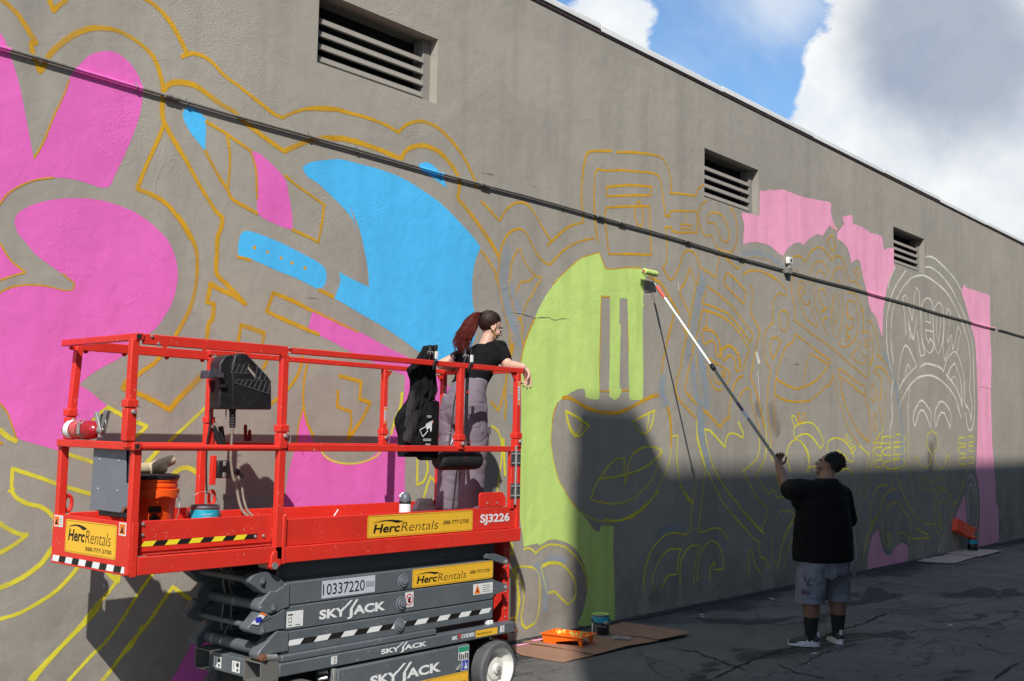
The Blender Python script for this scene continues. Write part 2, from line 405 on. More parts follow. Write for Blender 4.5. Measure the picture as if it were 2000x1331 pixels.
# the long cracks that show, as dark strips laid on the ground
M_CRACK = mat('crack_dirt', (.010, .010, .011), .95)
M_TAR = mat('tar_strip', (.035, .034, .032), .9, var=.6, vs=14, bump=.8, bs=50)
def crack(ptxt, w0=.018, seed=0):
    pts = parse(ptxt); rnd = random.Random(seed); W = [at(x, y, Z=0) for x, y in pts]; fine = []
    for a, b in zip(W, W[1:]):
        n = max(2, int((b-a).length/.06))
        for i in range(n): fine.append(a.lerp(b, i/n)+Vector((rnd.uniform(-.018, .018), rnd.uniform(-.018, .018), 0)))
    fine.append(W[-1]); mb = MB(); m = len(fine); v = []
    for i, p in enumerate(fine):
        t = (fine[min(i+1, m-1)]-fine[max(i-1, 0)]); t.z = 0; t = t.normalized() if t.length > 1e-6 else Vector((1, 0, 0)); s = Vector((-t.y, t.x, 0))
        wd = w0*(.35+rnd.random()*.9)*(1 if 2 < i < m-3 else .3)
        gz = .012*noise.noise(Vector((p.x*.7, p.y*.9, 0)))+.006*noise.noise(Vector((p.x*2.1, p.y*2.3, 3)))+.003
        v += [Vector((p.x, p.y, gz))+s*wd/2, Vector((p.x, p.y, gz))-s*wd/2]
    mb.add(v, [(2*i, 2*i+1, 2*i+3, 2*i+2) for i in range(m-1)])
    return part('crack', mb, M_CRACK, ground, normals=False)
for i, (c_, w_) in enumerate([('I 220,1331 330,1290 420,1250 480,1220 540,1190 620,1165 700,1145 780,1120 870,1095 940,1050 1040,1030 1130,1000 1190,965 1270,945', .026),
        ('I 0,1140 90,1160 160,1170 240,1200 330,1235 420,1262 470,1290', .02), ('I 480,1220 600,1230 680,1265 740,1290 820,1300 1000,1331', .02),
        ('I 940,1050 1080,1050 1180,1060 1290,1075 1420,1050 1600,1060', .012), ('I 690,1260 760,1240 830,1200 920,1160 1050,1130 1180,1115', .014),
        ('I 580,1200 600,1180 700,1165 760,1150', .014), ('I 1820,1331 1880,1290 1920,1250 2000,1220', .024), ('I 1500,710 1620,690 1760,655 1900,640', .014),
        ('I 1260,755 1360,740 1430,715', .016), ('I 1390,910 1500,930 1650,900 1830,880 2000,850', .012), ('I 1700,1100 1790,1150 1900,1180 2000,1170', .016),
        ('I 1240,1331 1330,1290 1450,1300 1600,1331', .014), ('I 1620,1060 1700,1030 1830,1010 2000,960', .012),
        ('H 1250,1290 1290,1270 1330,1290', .01)]):
    crack(c_, w_, i)
# dirt and old tar in the angle at the foot of the wall
def foot_strip(x0, x1, wmin, wmax, seed, y=WALL_Y-.002):
    rnd = random.Random(seed); mb = MB(); v = []; n = int((x1-x0)/.06)
    for i in range(n+1):
        x = x0+(x1-x0)*i/n
        f = .5+.5*noise.noise(Vector((x*1.3, seed, 0)))+.25*noise.noise(Vector((x*6, seed, 1)))
        w_ = (wmin+(wmax-wmin)*max(0, f))*min(1, i/4+.1, (n-i)/4+.1)
        v += [(x, y, .014), (x, y-w_*.5, .012), (x, y-w_, .0035)]
    mb.add(v, [(3*i+k, 3*i+3+k, 3*i+4+k, 3*i+1+k) for i in range(n) for k in (0, 1)])
    return part('tar_strip', mb, M_TAR, ground, smooth=40, normals=False)
foot_strip(-3, 8.4, .015, .06, 1); foot_strip(8.4, 15.2, .02, .12, 2); foot_strip(15.2, 34, .04, .16, 5)

# ------------------------------------------------------------------ the painted building
GREY = (.362, .333, .284)
M_WALL = wallpaint('grey_stucco', GREY, .8, .07, stain=True)
M_WHITE = mat('white_flashing', (.86, .87, .86), .45, var=.03)
M_DARK = mat('flat_black', (.012, .012, .012), .9)  # black of lens and iris, and of the shade inside hollows
M_SLAT = wallpaint('grey_slat_paint', (.25, .232, .205), .75, .08)
BT = 5.885
WX0, WX1 = -6.0, 36.0
bld = root('building', 'long windowless grey stucco building whose side wall carries the unfinished mural', 'building', ((WX0+WX1)/2, WALL_Y, 0))
vents = []
for (bl, br, tr) in [((619, 124), (852.5, 201.5), (857, 78)), ((1375.5, 385), (1481.5, 421.5), (1482, 333)), ((1745.5, 519), (1806, 538.5), (1807, 473))]:
    a = at(*bl, Y=WALL_Y); b_ = at(*br, Y=WALL_Y); c_ = at(*tr, Y=WALL_Y)
    vents.append((a.x, b_.x, (a.z+b_.z)/2, c_.z))
print('VENTS', [[round(q, 2) for q in v] for v in vents])
vents[2] = (vents[2][0], vents[2][1], vents[1][2], vents[1][3])
dx = vents[2][0]-vents[1][0]
def wall_mesh():
    X = sorted({WX0, WX1} | {v[i] for v in vents for i in (0, 1)}); Zs = sorted({0-.3, BT} | {v[i] for v in vents for i in (2, 3)})
    mb = MB(); y = WALL_Y; dep = .26
    for i in range(len(X)-1):
        for j in range(len(Zs)-1):
            cx, cz = (X[i]+X[i+1])/2, (Zs[j]+Zs[j+1])/2
            if any(v[0] < cx < v[1] and v[2] < cz < v[3] for v in vents): continue
            mb.add([(X[i], y, Zs[j]), (X[i+1], y, Zs[j]), (X[i+1], y, Zs[j+1]), (X[i], y, Zs[j+1])], [(0, 1, 2, 3)])
    for v in vents:
        a, b, c, d = v
        mb.add([(a, y, c), (b, y, c), (b, y, d), (a, y, d), (a, y+dep, c), (b, y+dep, c), (b, y+dep, d), (a, y+dep, d)],
               [(0, 4, 5, 1), (1, 5, 6, 2), (2, 6, 7, 3), (3, 7, 4, 0)])
    B = y+14
    mb.add([(WX0, y, -.3), (WX0, B, -.3), (WX0, B, BT), (WX0, y, BT)], [(0, 3, 2, 1)])
    mb.add([(WX1, y, -.3), (WX1, B, -.3), (WX1, B, BT), (WX1, y, BT)], [(0, 1, 2, 3)])
    mb.add([(WX0, B, -.3), (WX1, B, -.3), (WX1, B, BT), (WX0, B, BT)], [(0, 3, 2, 1)])
    mb.add([(WX0, y, BT), (WX1, y, BT), (WX1, B, BT), (WX0, B, BT)], [(0, 1, 2, 3)])
    return mb
wall = part('wall', wall_mesh(), M_WALL, bld, normals=False, label='flat grey stucco wall')
for vi, v in enumerate(vents):
    a, b, c, d = v; y0 = WALL_Y+.105
    fr_ = MB(); wf = .085
    fr_.box(b-wf, b-.002, y0-.02, y0+.10, c+.002, d-.002)
    fr_.box(a+.002, a+.03, y0, y0+.10, c+.002, d-.002)
    fr_.box(a+.03, b-wf, y0-.02, y0+.10, c+.002, c+.05)
    vo_ = part('vent', fr_, M_SLAT, bld, label=['large louvred wall vent', 'middle louvred wall vent', 'small far louvred wall vent'][vi] if vi < 3 else None, bevel=.004)
    part('vent_shade', MB().add([(a, WALL_Y+.25, c), (b, WALL_Y+.25, c), (b, WALL_Y+.25, d), (a, WALL_Y+.25, d)], [(0, 3, 2, 1)]), M_DARK, vo_, normals=False)  # black sheet stands for the shade inside the vent
    n = 4; top = d-.13; sp = (top-c-.03)/n
    slat0 = None
    for i in range(n):
        z0 = c+.05+i*sp
        if slat0 is None:
            sm = MB(); sm.prism([(a+.031, y0-.03, z0), (a+.031, y0-.018, z0-.008), (a+.031, y0+.022, z0+sp*.56), (a+.031, y0+.008, z0+sp*.60)], (b-wf-.002-a-.031, 0, 0))
            slat0 = part('slat', sm, M_SLAT, vo_, bevel=.002)
        else:
            s_ = slat0.copy(); C.objects.link(s_); s_.location.z += sp*i
# roof edge flashing, one object per length of metal
x = WX0-.05; i = 0
while x < WX1:
    L_ = 2.43; zo = [.0, .012, -.004, .007][i % 4]
    cp = MB(); x1 = min(x+L_, WX1+.05)
    cp.prism([(x, WALL_Y-.022, BT-.024+zo), (x, WALL_Y-.018, BT-.028+zo), (x, WALL_Y-.014, BT+.0+zo), (x, WALL_Y+.30, BT+.0+zo), (x, WALL_Y+.30, BT+.04+zo), (x, WALL_Y-.022, BT+.034+zo)], (x1-x-.004, 0, 0))
    part('coping_panel', cp, M_WHITE, bld, bevel=.003); x += L_; i += 1
shade_line = MB().box(WX0, WX1, WALL_Y-.012, WALL_Y-.002, BT-.050, BT-.031)
part('coping_shade', shade_line, mat('coping_shade_dark', (.05, .032, .03), .8), bld)  # dark strip painted in for the shadow line under the coping

# ------------------------------------------------------------------ mural paint
PC = dict(pink=(.80, .155, .52), blue=(.085, .52, .93), lime=(.56, .75, .21), rose=(.92, .39, .57), orange=(.66, .36, .022), yellow=(.78, .70, .055),
          white=(.78, .75, .67), mist=(.36, .46, .56))
MP = {k_: wallpaint('paint_'+k_, PC[k_], .5, .05, lap=.07 if k_ in ('lime', 'rose') else .04) for k_ in ('pink', 'blue', 'lime', 'rose')}
ML = {k_: wallpaint('line_'+k_, PC[k_], .6, .08, edge=True, opacity=o_) for k_, o_ in (('orange', .95), ('yellow', .93), ('white', .97))}
ML['mist'] = wallpaint('spray_mist', PC['mist'], .8, .05, soft=True, opacity=.5)
ML['stain'] = wallpaint('damp_stain', (.14, .12, .105), .8, .05, soft=True, opacity=.3)
M_OR = wallpaint('paint_orange', PC['orange'], .6, .08)
_off = [0]
FILLN = {'pink': 'pink_paint', 'blue': 'blue_paint', 'lime': 'lime_paint', 'rose': 'light_pink_paint', 'orange': 'orange_dot'}
def in_vent(p):
    return any(v[0]-.002 < p.x < v[1]+.002 and v[2]-.002 < p.z < v[3]+.002 for v in vents)
def fill(colr, txt, rough=0.0, corner=40, sm=True, label=None):
    pts = parse(txt)
    run = smooth_runs(pts, True, corner, 5, cut=False)[0] if sm else [Vector(p) for p in pts]
    P = []
    last = None
    for q in run:
        if last is None or (q-last).length > .4: P.append(q); last = q
    _off[0] += 1; y = WALL_Y-.0006-.00002*(_off[0] % 20)
    W = [at(q.x, q.y, Y=y) for q in P]
    if rough:
        D_ = []
        m = len(W)
        for i in range(m):
            a, b = W[i], W[(i+1) % m]; n = max(1, int((b-a).length/.045))
            for j in range(n):
                p = a.lerp(b, j/n); k_ = rough*(noise.noise(p*9)+.5*noise.noise(p*31))
                t_ = (b-a).normalized(); D_.append(p+Vector((-t_.z, 0, t_.x))*k_)
        W = D_
    for p in W: p.z = max(p.z, .012)
    tri = tessellate_polygon([[Vector((p.x, p.z, 0)) for p in W]])
    mb = MB().add([(p.x, y, p.z) for p in W], [tuple(t_) for t_ in tri])
    me = mb.mesh(FILLN[colr], worg(bld))
    for p in me.polygons:
        if p.normal.y > 0: p.flip()
    return part(FILLN[colr], me, MP.get(colr, M_OR), bld, normals=False, label=label)
def line(colr, width, txt, closed=False, corner=50, jit=.22, name='painted_line'):
    runs = smooth_runs(parse(txt), closed, corner, 5)
    mb = MB(); uvs = []
    for run in runs:
        _off[0] += 1; y = WALL_Y-.0013-.00001*(_off[0] % 60)
        W = []
        for q in run:
            p = at(q.x, q.y, Y=y)
            if not W or (p-W[-1]).length > .006: W.append(p)
        if len(W) < 2: continue
        # round both ends off a little past the corner
        a = (W[0]-W[1]).normalized(); b = (W[-1]-W[-2]).normalized(); W = [W[0]+a*width*.35]+W+[W[-1]+b*width*.35]
        m = len(W); base = len(mb.v); L_ = 0; sd = random.random()*50
        for i, p in enumerate(W):
            t_ = (W[min(i+1, m-1)]-W[max(i-1, 0)]).normalized(); s = Vector((-t_.z, 0, t_.x))
            if i: L_ += (p-W[i-1]).length
            wd = width*(1+jit*noise.noise(Vector((L_*2.2, sd, 0)))*1.6+jit*.4*noise.noise(Vector((L_*14, sd, 5))))
            if i in (0, m-1): wd *= .55
            mb.v += [tuple(p+s*wd*.62), tuple(p-s*wd*.62)]; uvs += [(L_, 1.0), (L_, 0.0)]
        for i in range(m-1):
            o = base+2*i; mb.f.append((o, o+1, o+3, o+2))
    me = mb.mesh(name, worg(bld))
    uv = me.uv_layers.new(name='UVMap')
    for lp in me.loops: uv.data[lp.index].uv = uvs[lp.vertex_index]
    return part(name, me, ML[colr], bld, normals=False)

fill('pink', 'A -120,100 0,185 40,260 75,360 110,480 150,680 187,880 240,800 290,660 340,560 380,450 430,380 500,310 590,286 660,300 730,360 780,440 797,520 780,640 740,760 690,880 650,960 618,1030 595,1048 550,1045 480,1020 400,1000 330,992 250,997 150,1025 80,1065 30,1110 0,1145 -300,1400 -500,900 -400,200', label='pink painted raised fingers')
fill('pink', 'A 78,1240 100,1190 180,1145 270,1120 370,1108 520,1112 640,1140 760,1190 860,1260 D 865,125 930,190 975,280 992,380 985,460 960,550 920,620 870,690 Z 291,652 238,697 207,714 180,730 155,751 178,767 209,793 190,808 171,826 153,848 140,870 129.6,886 100,876 63,866 45,861 D 90,1300 60,1230 30,1150 0,1110 -200,900 -300,700 -150,560 0,490 20,480 80,460 160,447 250,455 340,472 395,482 415,445 350,390 280,340 200,280 150,220 100,160 85,115', label='big pink painted thumb')
fill('pink', 'D 0,215 50,300 140,375 100,390 40,405 0,425 -150,450 -150,100')
fill('pink', 'A 1397,840 1450,860 1510,910 1560,960 1595,1010 1610,1080 1625,1160 1633,1240 1630,1285 1560,1260 1480,1225 1435,1190 1433,1110 1430,1000 1415,910')
fill('pink', 'Z 611,607 650,622 700,647 760,680 800,700 840,726 883,760 872,778 866,800 858,850 850,892 820,894 790,840 791,734 735,711 680,685 640,663 600,646')
fill('pink', 'Z 592,795 600,832 612,862 632,885 655,900 683,906 712,900 735,885 755,862 770,830 785,790 791,773 796,800 793,850 791,900 791,1010 556,1010 556,981 562,930 574,882 585,830', corner=35)
fill('pink', 'Z 405,1188 480,1180 430,1331 400,1420 260,1440 333,1331 372,1262')
fill('blue', 'A 1055,593 1033,605 1020,640 1035,690 1070,750 1110,800 1145,842 1150,665 1110,625')
fill('blue', 'A 1688,938 B 0,915 50,900 150,890 200,892 300,918 400,945 520,990 640,1060 750,1140 850,1240 930,1331 E 860,100 930,185 968,240 942,300 925,380 920,460 925,560 940,620 945,700 900,830 830,950 730,885 620,820 540,760 420,680 300,610 200,550 152,522 172,470 185,430 178,375 240,410 345,460 337,350 312,220 290,130 262,60 235,0 B 280,1290 255,1230 210,1170 130,1090 60,1025 0,985', label='large blue painted sweep')
fill('blue', 'B 620,918 660,905 690,915 720,940 755,985 780,1050 740,1022 690,985 640,950', corner=60)
fill('blue', 'D 1345,165 1370,148 1420,155 1560,210 1700,280 1780,325 1815,360 1822,400 1810,450 1780,470 1740,455 1650,410 1550,370 1450,325 1400,305 1330,285 1330,220', corner=70, label='blue painted bar with five orange dots')
for q, r_ in (((1420, 240), 10), ((1492, 265), 8), ((1568, 298), 8), ((1630, 325), 9), ((1702, 353), 9)):
    fill('orange', 'D '+' '.join('%.1f,%.1f' % (q[0]+r_*math.cos(a*.785), q[1]+r_*1.15*math.sin(a*.785)) for a in range(8)), corner=90)
fill('lime', 'P1 1100,1020 1000,1045 930,1070 850,1130 760,1220 P2 710,15 660,90 600,180 530,310 490,400 450,500 415,600 390,700 375,780 368,860 372,1331 Q8 165,0 170,250 190,380 205,520 270,500 335,480 345,500 380,490 430,458 500,450 570,465 640,500 700,560 750,650 790,760 800,850 790,950 770,1050 740,1150 705,1215 715,1250 760,1250 765,1300 900,1345 1045,1300 1050,1180 1047,900 1040,700 1036,500 1040,320 980,318 920,320 910,368 875,375 830,320 770,240 720,190 660,130 600,40 Q7 720,1300 660,1170 610,1000 580,850 568,700 572,560 590,420 620,310 670,250 740,200 800,160 870,125 920,113 950,120 960,180 960,215 1010,235 1070,243 1110,238 1125,200 P2 1103,1000 1101,800 1108,500 1115,183 1160,187 1197,192 1195,400 1193,800 1188,1080 1195,1120 1240,1155 1285,1115 1305,1050 1285,1040 1290,700 1297,450 1280,430 1285,200 1355,210 1362,400 1368,800 1375,1130 1400,1150 1490,1152 1500,1120 1505,900 1500,650 1500,300 1518,270 1500,250 1512,100 P1 1512,1290 1540,1220 1500,1170 1400,1158 1300,1168 1200,1172 1150,1160 1125,1100', rough=.004, corner=38, label='lime green painted helmet shape still being rolled on')
fill('rose', 'P3 1125,372 1230,387 1350,417 1357,90 1430,85 1490,65 1530,80 1650,70 1740,100 1870,150 1995,185 C 915,1128 925,1140 922,1180 930,1215 945,1262 962,1280 955,1290 935,1275 905,1262 P6 1060,0 1000,60 940,150 850,130 760,190 700,240 665,292 620,260 560,255 500,280 440,330 400,390 370,440 320,420 260,370 190,310 110,270 0,252 P3 1270,750 1200,765 1142,782 1145,650 1155,600 1150,500 1130,440', rough=.006, corner=36, label='light pink rolled patch beside the middle vent')
fill('rose', 'C 985,1210 1040,1200 1045,1250 1090,1265 1150,1290 P6 1480,20 1560,60 1620,110 1700,130 1770,150 1800,200 1820,365 1900,330 1965,340 1967,540 1985,598 1930,720 1880,850 1850,1000 1815,1200 P7 1812,0 1805,300 1800,430 1770,350 1740,250 1700,130 1640,60 1620,0 P6 1650,1270 1620,1200 1590,1050 1560,900 1520,750 1490,580 1460,500 1420,495 1350,550 1320,400 1280,310 1220,240 1145,200 1150,100 1180,72 C 995,1250', rough=.006, corner=36, label='light pink rolled patch running down to a point')
fill('rose', 'Q1 1480,680 1500,600 1530,540 1550,600 1650,630 1750,665 1840,700 1870,690 1942,740 1945,1331 Q2 1965,500 1960,900 Q3 1890,0 1905,500 1925,800 1950,1100 Q4 1890,0 1900,250 1930,400 1935,780 1850,812 1700,850 1670,840 1680,600 1690,400 1680,100 Q3 1720,1250 1700,1100 1670,960 1680,800 1690,500 1697,200 Q2 1745,1331 1740,1000 1725,600 1700,250 1640,0 Q1 1620,1150 1580,1000 1530,830', rough=.004, label='light pink upright band at the end of the mural')
fill('rose', 'Q4 1490,180 1505,330 1518,500 1500,560 1370,540 1380,470 1430,320')
fill('rose', 'Q4 370,620 395,760 430,900 480,965 530,965 570,900 620,840 680,800 730,830 760,870 750,960 745,1060 620,1090 430,1130 220,1175 235,1000 260,850 290,720', rough=.006)

O = .034
LN = [
 # top left cloud outlines
 ('orange', O*1.15, 'A 10,0 70,50 120,110 170,190 200,240 175,240 180,290 200,340 222,400 240,380 262,330 310,270 380,215 430,185 500,160 570,158 650,170 740,215 800,260 850,310 880,370 900,440 912,510 905,600 915,680 980,800 1040,900 1100,1010 1160,1110 1205,1180 1242,1215 1235,1270 D 1215,180 1210,280 1208,380 1260,440 1310,490 1370,555 1300,505 1220,470 1175,440 1165,500 1155,545 1195,555 1185,640 1165,660 1155,745'),
 ('orange', O, 'A 275,0 285,25 300,62 330,30 370,0'), ('orange', O*1.2, 'A 800,-10 850,20 910,75 960,140 1000,210 1035,280 1045,300'),
 ('orange', O, 'A 1015,318 1060,300 1110,305 1160,330 1200,365 1250,420 1330,480 1420,550 1520,630 1575,658 1650,625 1740,603 1830,602 1920,618 B 0,608 120,605 230,630 340,660 420,690 470,715 508,740 550,700 610,678 660,682 730,715 790,770 840,830 880,890 910,950 935,1010 942,1050'),
 ('orange', O*1.3, 'A 912,520 925,490 955,465 1000,460 1060,468 1110,490 1170,535 1230,580 1300,620 1350,670 1420,725 1500,785 1585,845 1640,820 1730,785 1800,770 1880,775 B 100,770 200,775 300,800 400,835 470,865 525,888 545,850 580,825 640,812 700,828 750,860 800,915 835,970 850,1010 848,1060 842,1105 E 870,0 930,75 980,145 1030,220 1068,290 1072,320'),
 ('orange', O*.9, 'E 968,255 1010,310 1040,360 1065,410 1080,500 1095,590 1120,660 1135,760 1130,850'),
 ('orange', O, 'A 915,690 890,760 850,850 810,940 765,1055 830,1080 890,1110 940,1150 990,1210 1030,1270 1065,1331 D 990,60 1040,130 1080,210 1098,270 1100,360 1090,470 1060,580 1020,660 980,730'),
 ('orange', O*.9, 'A 1150,680 1210,715 1265,748 1330,795 1397,840'), ('orange', O*.8, 'A 1265,748 1280,830 1283,920 1272,1045'), ('orange', O, 'A 1145,845 1190,930 1230,1000 1270,1060 1295,1110 1360,1150 1435,1192'),
 ('orange', O*.6, 'A 1400,845 1425,930 1432,1010 1435,1110'), ('orange', O*.8, 'A 1590,980 1650,1030 1740,1095 1808,1142 1800,1220 1785,1310 D 1778,210 1720,180 1630,140'),
 ('orange', O*.4, 'A 190,882 240,798 300,650 350,545 385,450'), ('orange', O*.4, 'A 0,1140 40,1085 110,1040 200,1005 300,992'), ('orange', O*.4, 'D 0,1110 40,1160 70,1240 90,1300'),
 ('orange', O*.4, 'D 0,490 60,462 150,448 260,455 370,480 410,470 415,440 350,385'), ('orange', O*.4, 'D 0,215 60,310 142,378 80,395 0,422'),
 ('orange', O*.8, 'D 1325,290 1400,310'), ('orange', O, 'D 1780,475 1860,515'), ('orange', O, 'D 1735,590 1640,540 1525,492 1508,540 1488,595 1560,630 1640,665 1720,700 1780,725'),
 ('orange', O, 'D 1330,760 1345,672 1400,690 1475,718 1465,770'), ('orange', O*.6, 'D 1745,590 1850,640 2000,712'), 
 ('orange', O, 'D 900,840 860,885 800,925 765,955'), ('orange', O*1.2, 'D 705,985 685,1025 760,1050 850,1090 945,1145 1010,1070 1080,1000 1130,950'), ('orange', O*.9, 'D 1500,850 1470,915'), ('orange', O*.9, 'D 1690,850 1670,930 1640,985 1600,1035 1515,1110'),
 ('orange', O*.7, 'D 1718,880 1700,960 1692,1060 1695,1130 1715,1220 1750,1290'), ('orange', O*.5, 'D 1690,1135 1665,1240 1655,1331'), ('orange', O, 'E 178,955 300,988 292,1085 352,1105 310,1190 270,1250 225,1312 245,1220 242,1155 168,1128 172,1040', ), 
 ('orange', O*.7, 'E 1075,320 1066,400 1068,430'),
 ('orange', O*.9, 'P1 170,1060 190,960 230,870 280,820 340,795 390,810 430,860 470,940 520,1030 580,1100 638,1130 690,1070 760,1000 850,940 940,905 1050,880'),
 ('orange', O*.9, 'P1 0,540 60,600 120,670 172,720 200,670 240,610 300,565 350,550 400,555 450,590 500,660 550,750 600,830 645,900'), ('orange', O, 'P1 615,950 660,905 720,850 800,785 870,755 945,735 948,690'),
 ('orange', O*.7, 'P1 345,985 300,1060 275,1150 270,1240 P2 260,60 265,150 290,240'), ('orange', O*.7, 'P1 362,985 390,1070 440,1160 500,1225 560,1248 540,1290 P2 520,80 460,190 410,270 380,360 360,400'), ('orange', O*.7, 'P1 500,1225 440,1280 P2 370,50 330,130 300,240 290,270 320,340 355,400 380,450 378,560 390,630'),
 ('orange', O, 'P2 130,0 160,90 185,200 210,320 240,430 275,500 300,540 318,580 300,650 275,750'), ('orange', O*1.1, 'P2 265,560 270,650 262,740'), ('orange', O*1.1, 'P2 240,900 228,1000 220,1100 230,1200 215,1331'), ('orange', O*.9, 'P2 215,1030 190,1150 160,1250 90,1165'),
 ('orange', O*.8, 'P2 495,395 450,500 410,600 385,700 372,780'), ('orange', O*.5, 'P1 660,1320 760,1210 850,1125 930,1065 1000,1040 1095,1015 1125,1090 1150,1160 1200,1170 1300,1160 1400,1155 1480,1160'),
 ('orange', O*.6, 'P2 1115,180 1107,500 1100,800 1102,1070'), ('orange', O*.6, 'P2 1115,188 1195,192'), ('orange', O*.8, 'P2 1105,1068 1190,1068'), ('orange', O*.8, 'P2 1305,1060 1372,1060'), ('orange', O*.4, 'P2 1360,410 1368,700'),
 # phone/bag shape above the helmet
 ('orange', O*1.1, 'P1 950,690 940,600 930,480 940,320 955,200 975,110 1010,78 1080,72 1210,72'), ('orange', O*1.1, 'P1 1260,85 1400,85 1550,100 1650,120 1700,160 1735,240 1760,340 1765,450'), ('orange', O, 'P1 1750,465 1850,470 1990,490 2010,440 P3 560,60 630,5'),
 ('orange', O, 'P1 1080,920 1065,800 1050,600 1050,400 1058,270 1085,240 1160,255 1300,250 1430,262 1550,270 1630,295 1665,350 1685,480 1700,600 1715,670 1745,680 P3 190,360 250,350 390,350 540,355 545,500 545,625 400,630 260,625 215,590 195,545'),
 ('orange', O, 'P1 1160,408 1370,390 1585,405 1575,485 1380,485 1165,495', ), ('orange', O*.8, 'P1 1160,400 1165,500'), ('orange', O, 'P1 1155,600 1300,590 1565,585 1565,700 1570,860 1580,1040 1400,1030 1185,1030 1165,850 1152,700 1155,610'),
 ('orange', O*.8, 'P1 1460,535 1430,600 1428,680 1445,740 1475,780 1498,740 1500,650 1485,580 1460,535'),
 ('orange', O*.6, 'P3 390,355 400,520'), ('orange', O*.8, 'P3 330,520 475,535 465,580 335,575 330,520'), ('orange', O*.8, 'P3 200,0 205,110'), ('orange', O, 'P3 125,410 195,425'), ('orange', O*.9, 'P3 195,560 125,560 145,640 150,760 150,900 140,1020 100,1090 130,1150 170,1220 205,1245 250,1200 290,1120 330,1020 360,910 400,870 450,865 500,890 540,950 570,1040 585,1090'),
 ('orange', O*.9, 'P3 670,210 610,260 575,340 565,430 580,530 610,620 640,665 690,675 730,660 760,740 800,820 860,860 940,890 1010,870 1045,790 1065,700 1060,560 1045,440 1010,350 970,300'), ('orange', O*.9, 'P3 690,515 670,470 680,410 720,375 780,370 850,395 900,460 940,560 955,650 950,720 910,760 860,720 820,640 790,540 760,510 700,500'),
 ('orange', O*.8, 'P3 850,910 820,1000 800,1100 785,1220 720,1170 650,1120 590,1095'), ('orange', O*.9, 'P3 590,1100 560,1200 540,1300 P4 575,150 540,330 500,550 480,650 450,830 430,880 415,1000 400,1080'), ('orange', O*.8, 'P3 450,1080 400,1240 360,1331 P4 380,120 315,250 360,380 420,500 475,620'), ('orange', O*.8, 'P3 450,1090 490,1200 530,1300 P4 575,130'),
 ('orange', O*.9, 'P3 890,930 960,1000 1020,1060 1080,1100 1110,1040 1150,980 1220,945 1300,940 1400,960 1500,1010 1600,1080 1650,1120'), ('orange', O*.9, 'P3 1145,1180 1190,1140 1270,1120 1370,1135 1470,1180 1560,1240 P6 170,710 250,765 330,840 390,910 415,930 410,1030 340,985 290,1000 240,1060 220,1160 215,1331 P7 230,220 150,290 110,370 85,470 80,570 95,700 140,830 190,910 165,1010 145,1150 145,1331 P8 140,200 150,400 170,560 195,800'),
 ('orange', O*1.1, 'P1 1560,1240 P4 0,110 80,230 160,370 240,490 300,600'), ('orange', O*.9, 'P4 225,590 180,760 130,930 90,1150 70,1260 P5 50,60 30,250 10,400'), ('orange', O, 'P4 355,790 400,900 425,960 410,1060 370,1200 P5 350,60 320,250 270,420 245,560 265,690 330,790 420,890 510,980 590,1070'), ('orange', O, 'P4 680,540 620,820 590,960 540,1150 500,1331 P5 500,60 450,300 390,600'),
 ('orange', O*.9, 'P3 900,1250 925,1150 980,1180 1050,1250 1120,1331 P4 1170,0 1270,110 1360,210 1390,270 1370,360 1350,450 1230,330 1130,220 1030,125 1045,0 P3 900,1230'),
 ('orange', O*.9, 'P4 740,160 830,215 950,300 1030,370 1110,440 1200,540 1300,670 1400,800 1470,900 1500,960 1450,1080 1400,980 1300,850 1200,720 1110,620 1000,560 870,500 760,465 680,440 710,320 740,230'), ('orange', O, 'P4 680,545 800,575 900,610 1020,670 1130,750 1230,860 1320,980 1400,1110 1430,1180 1420,1280 1390,1331 P5 1360,200 1350,300'), ('orange', O*.6, 'P4 770,590 735,790'),
 ('orange', O*1.1, 'P4 740,880 700,850 760,815 760,870 820,880 890,930 940,1010 965,1100 985,1200 990,1331 P5 1000,80 1030,130 1070,90 1110,40 1160,50 1200,110 1220,200 1225,280 1260,305 1290,270 1280,210 1320,200 1275,150 1300,120 1260,80 1270,20 P4 1250,1260 1200,1180 1130,1125 1050,1150 1000,1200'), ('orange', O*.9, 'P4 690,860 665,900 690,980 690,1070 730,1105 780,1060 840,1045 890,1100 900,1200 920,1290 940,1310 970,1270 960,1150'),
 ('orange', O, 'P5 780,80 870,140 980,210 1080,270 1125,330 1110,420 1080,510'), ('orange', O*.8, 'P5 780,150 775,300 810,450 870,560 940,605 1010,590'), ('orange', O*.8, 'P5 870,340 880,430 940,500 1000,490'), ('orange', O, 'P5 990,320 1040,310 1060,370 1010,380 1000,330'),
 ('orange', O*1.2, 'P5 425,640 520,760 640,880 760,980 860,1080 930,1170 980,1210 1010,1140 1060,1070 1125,1055 1120,900 1140,740 1180,560 1240,440 1340,365'), ('orange', O*.8, 'P5 600,0 580,300 600,550 640,720 700,860 760,960'), ('orange', O*.9, 'P5 1280,780 1300,680 1370,590 1430,560 1460,620 1475,760 1510,930 1560,1080 1600,1200 1620,1300'), ('orange', O*1.1, 'P4 1470,610 1550,750 1610,870 1600,980 1570,1100 1530,1270 P5 1500,200 1470,400 1530,550 1580,720 1620,900 1660,1060 1700,1200'),
 ('orange', O, 'P5 0,700 60,790 110,880 150,1030 170,1180 180,1300 Q5 480,60 490,180 488,300'), ('orange', O*.8, 'P4 1460,130 1490,200 1495,330 1480,470 1470,600'),
 # afro / round glasses figure
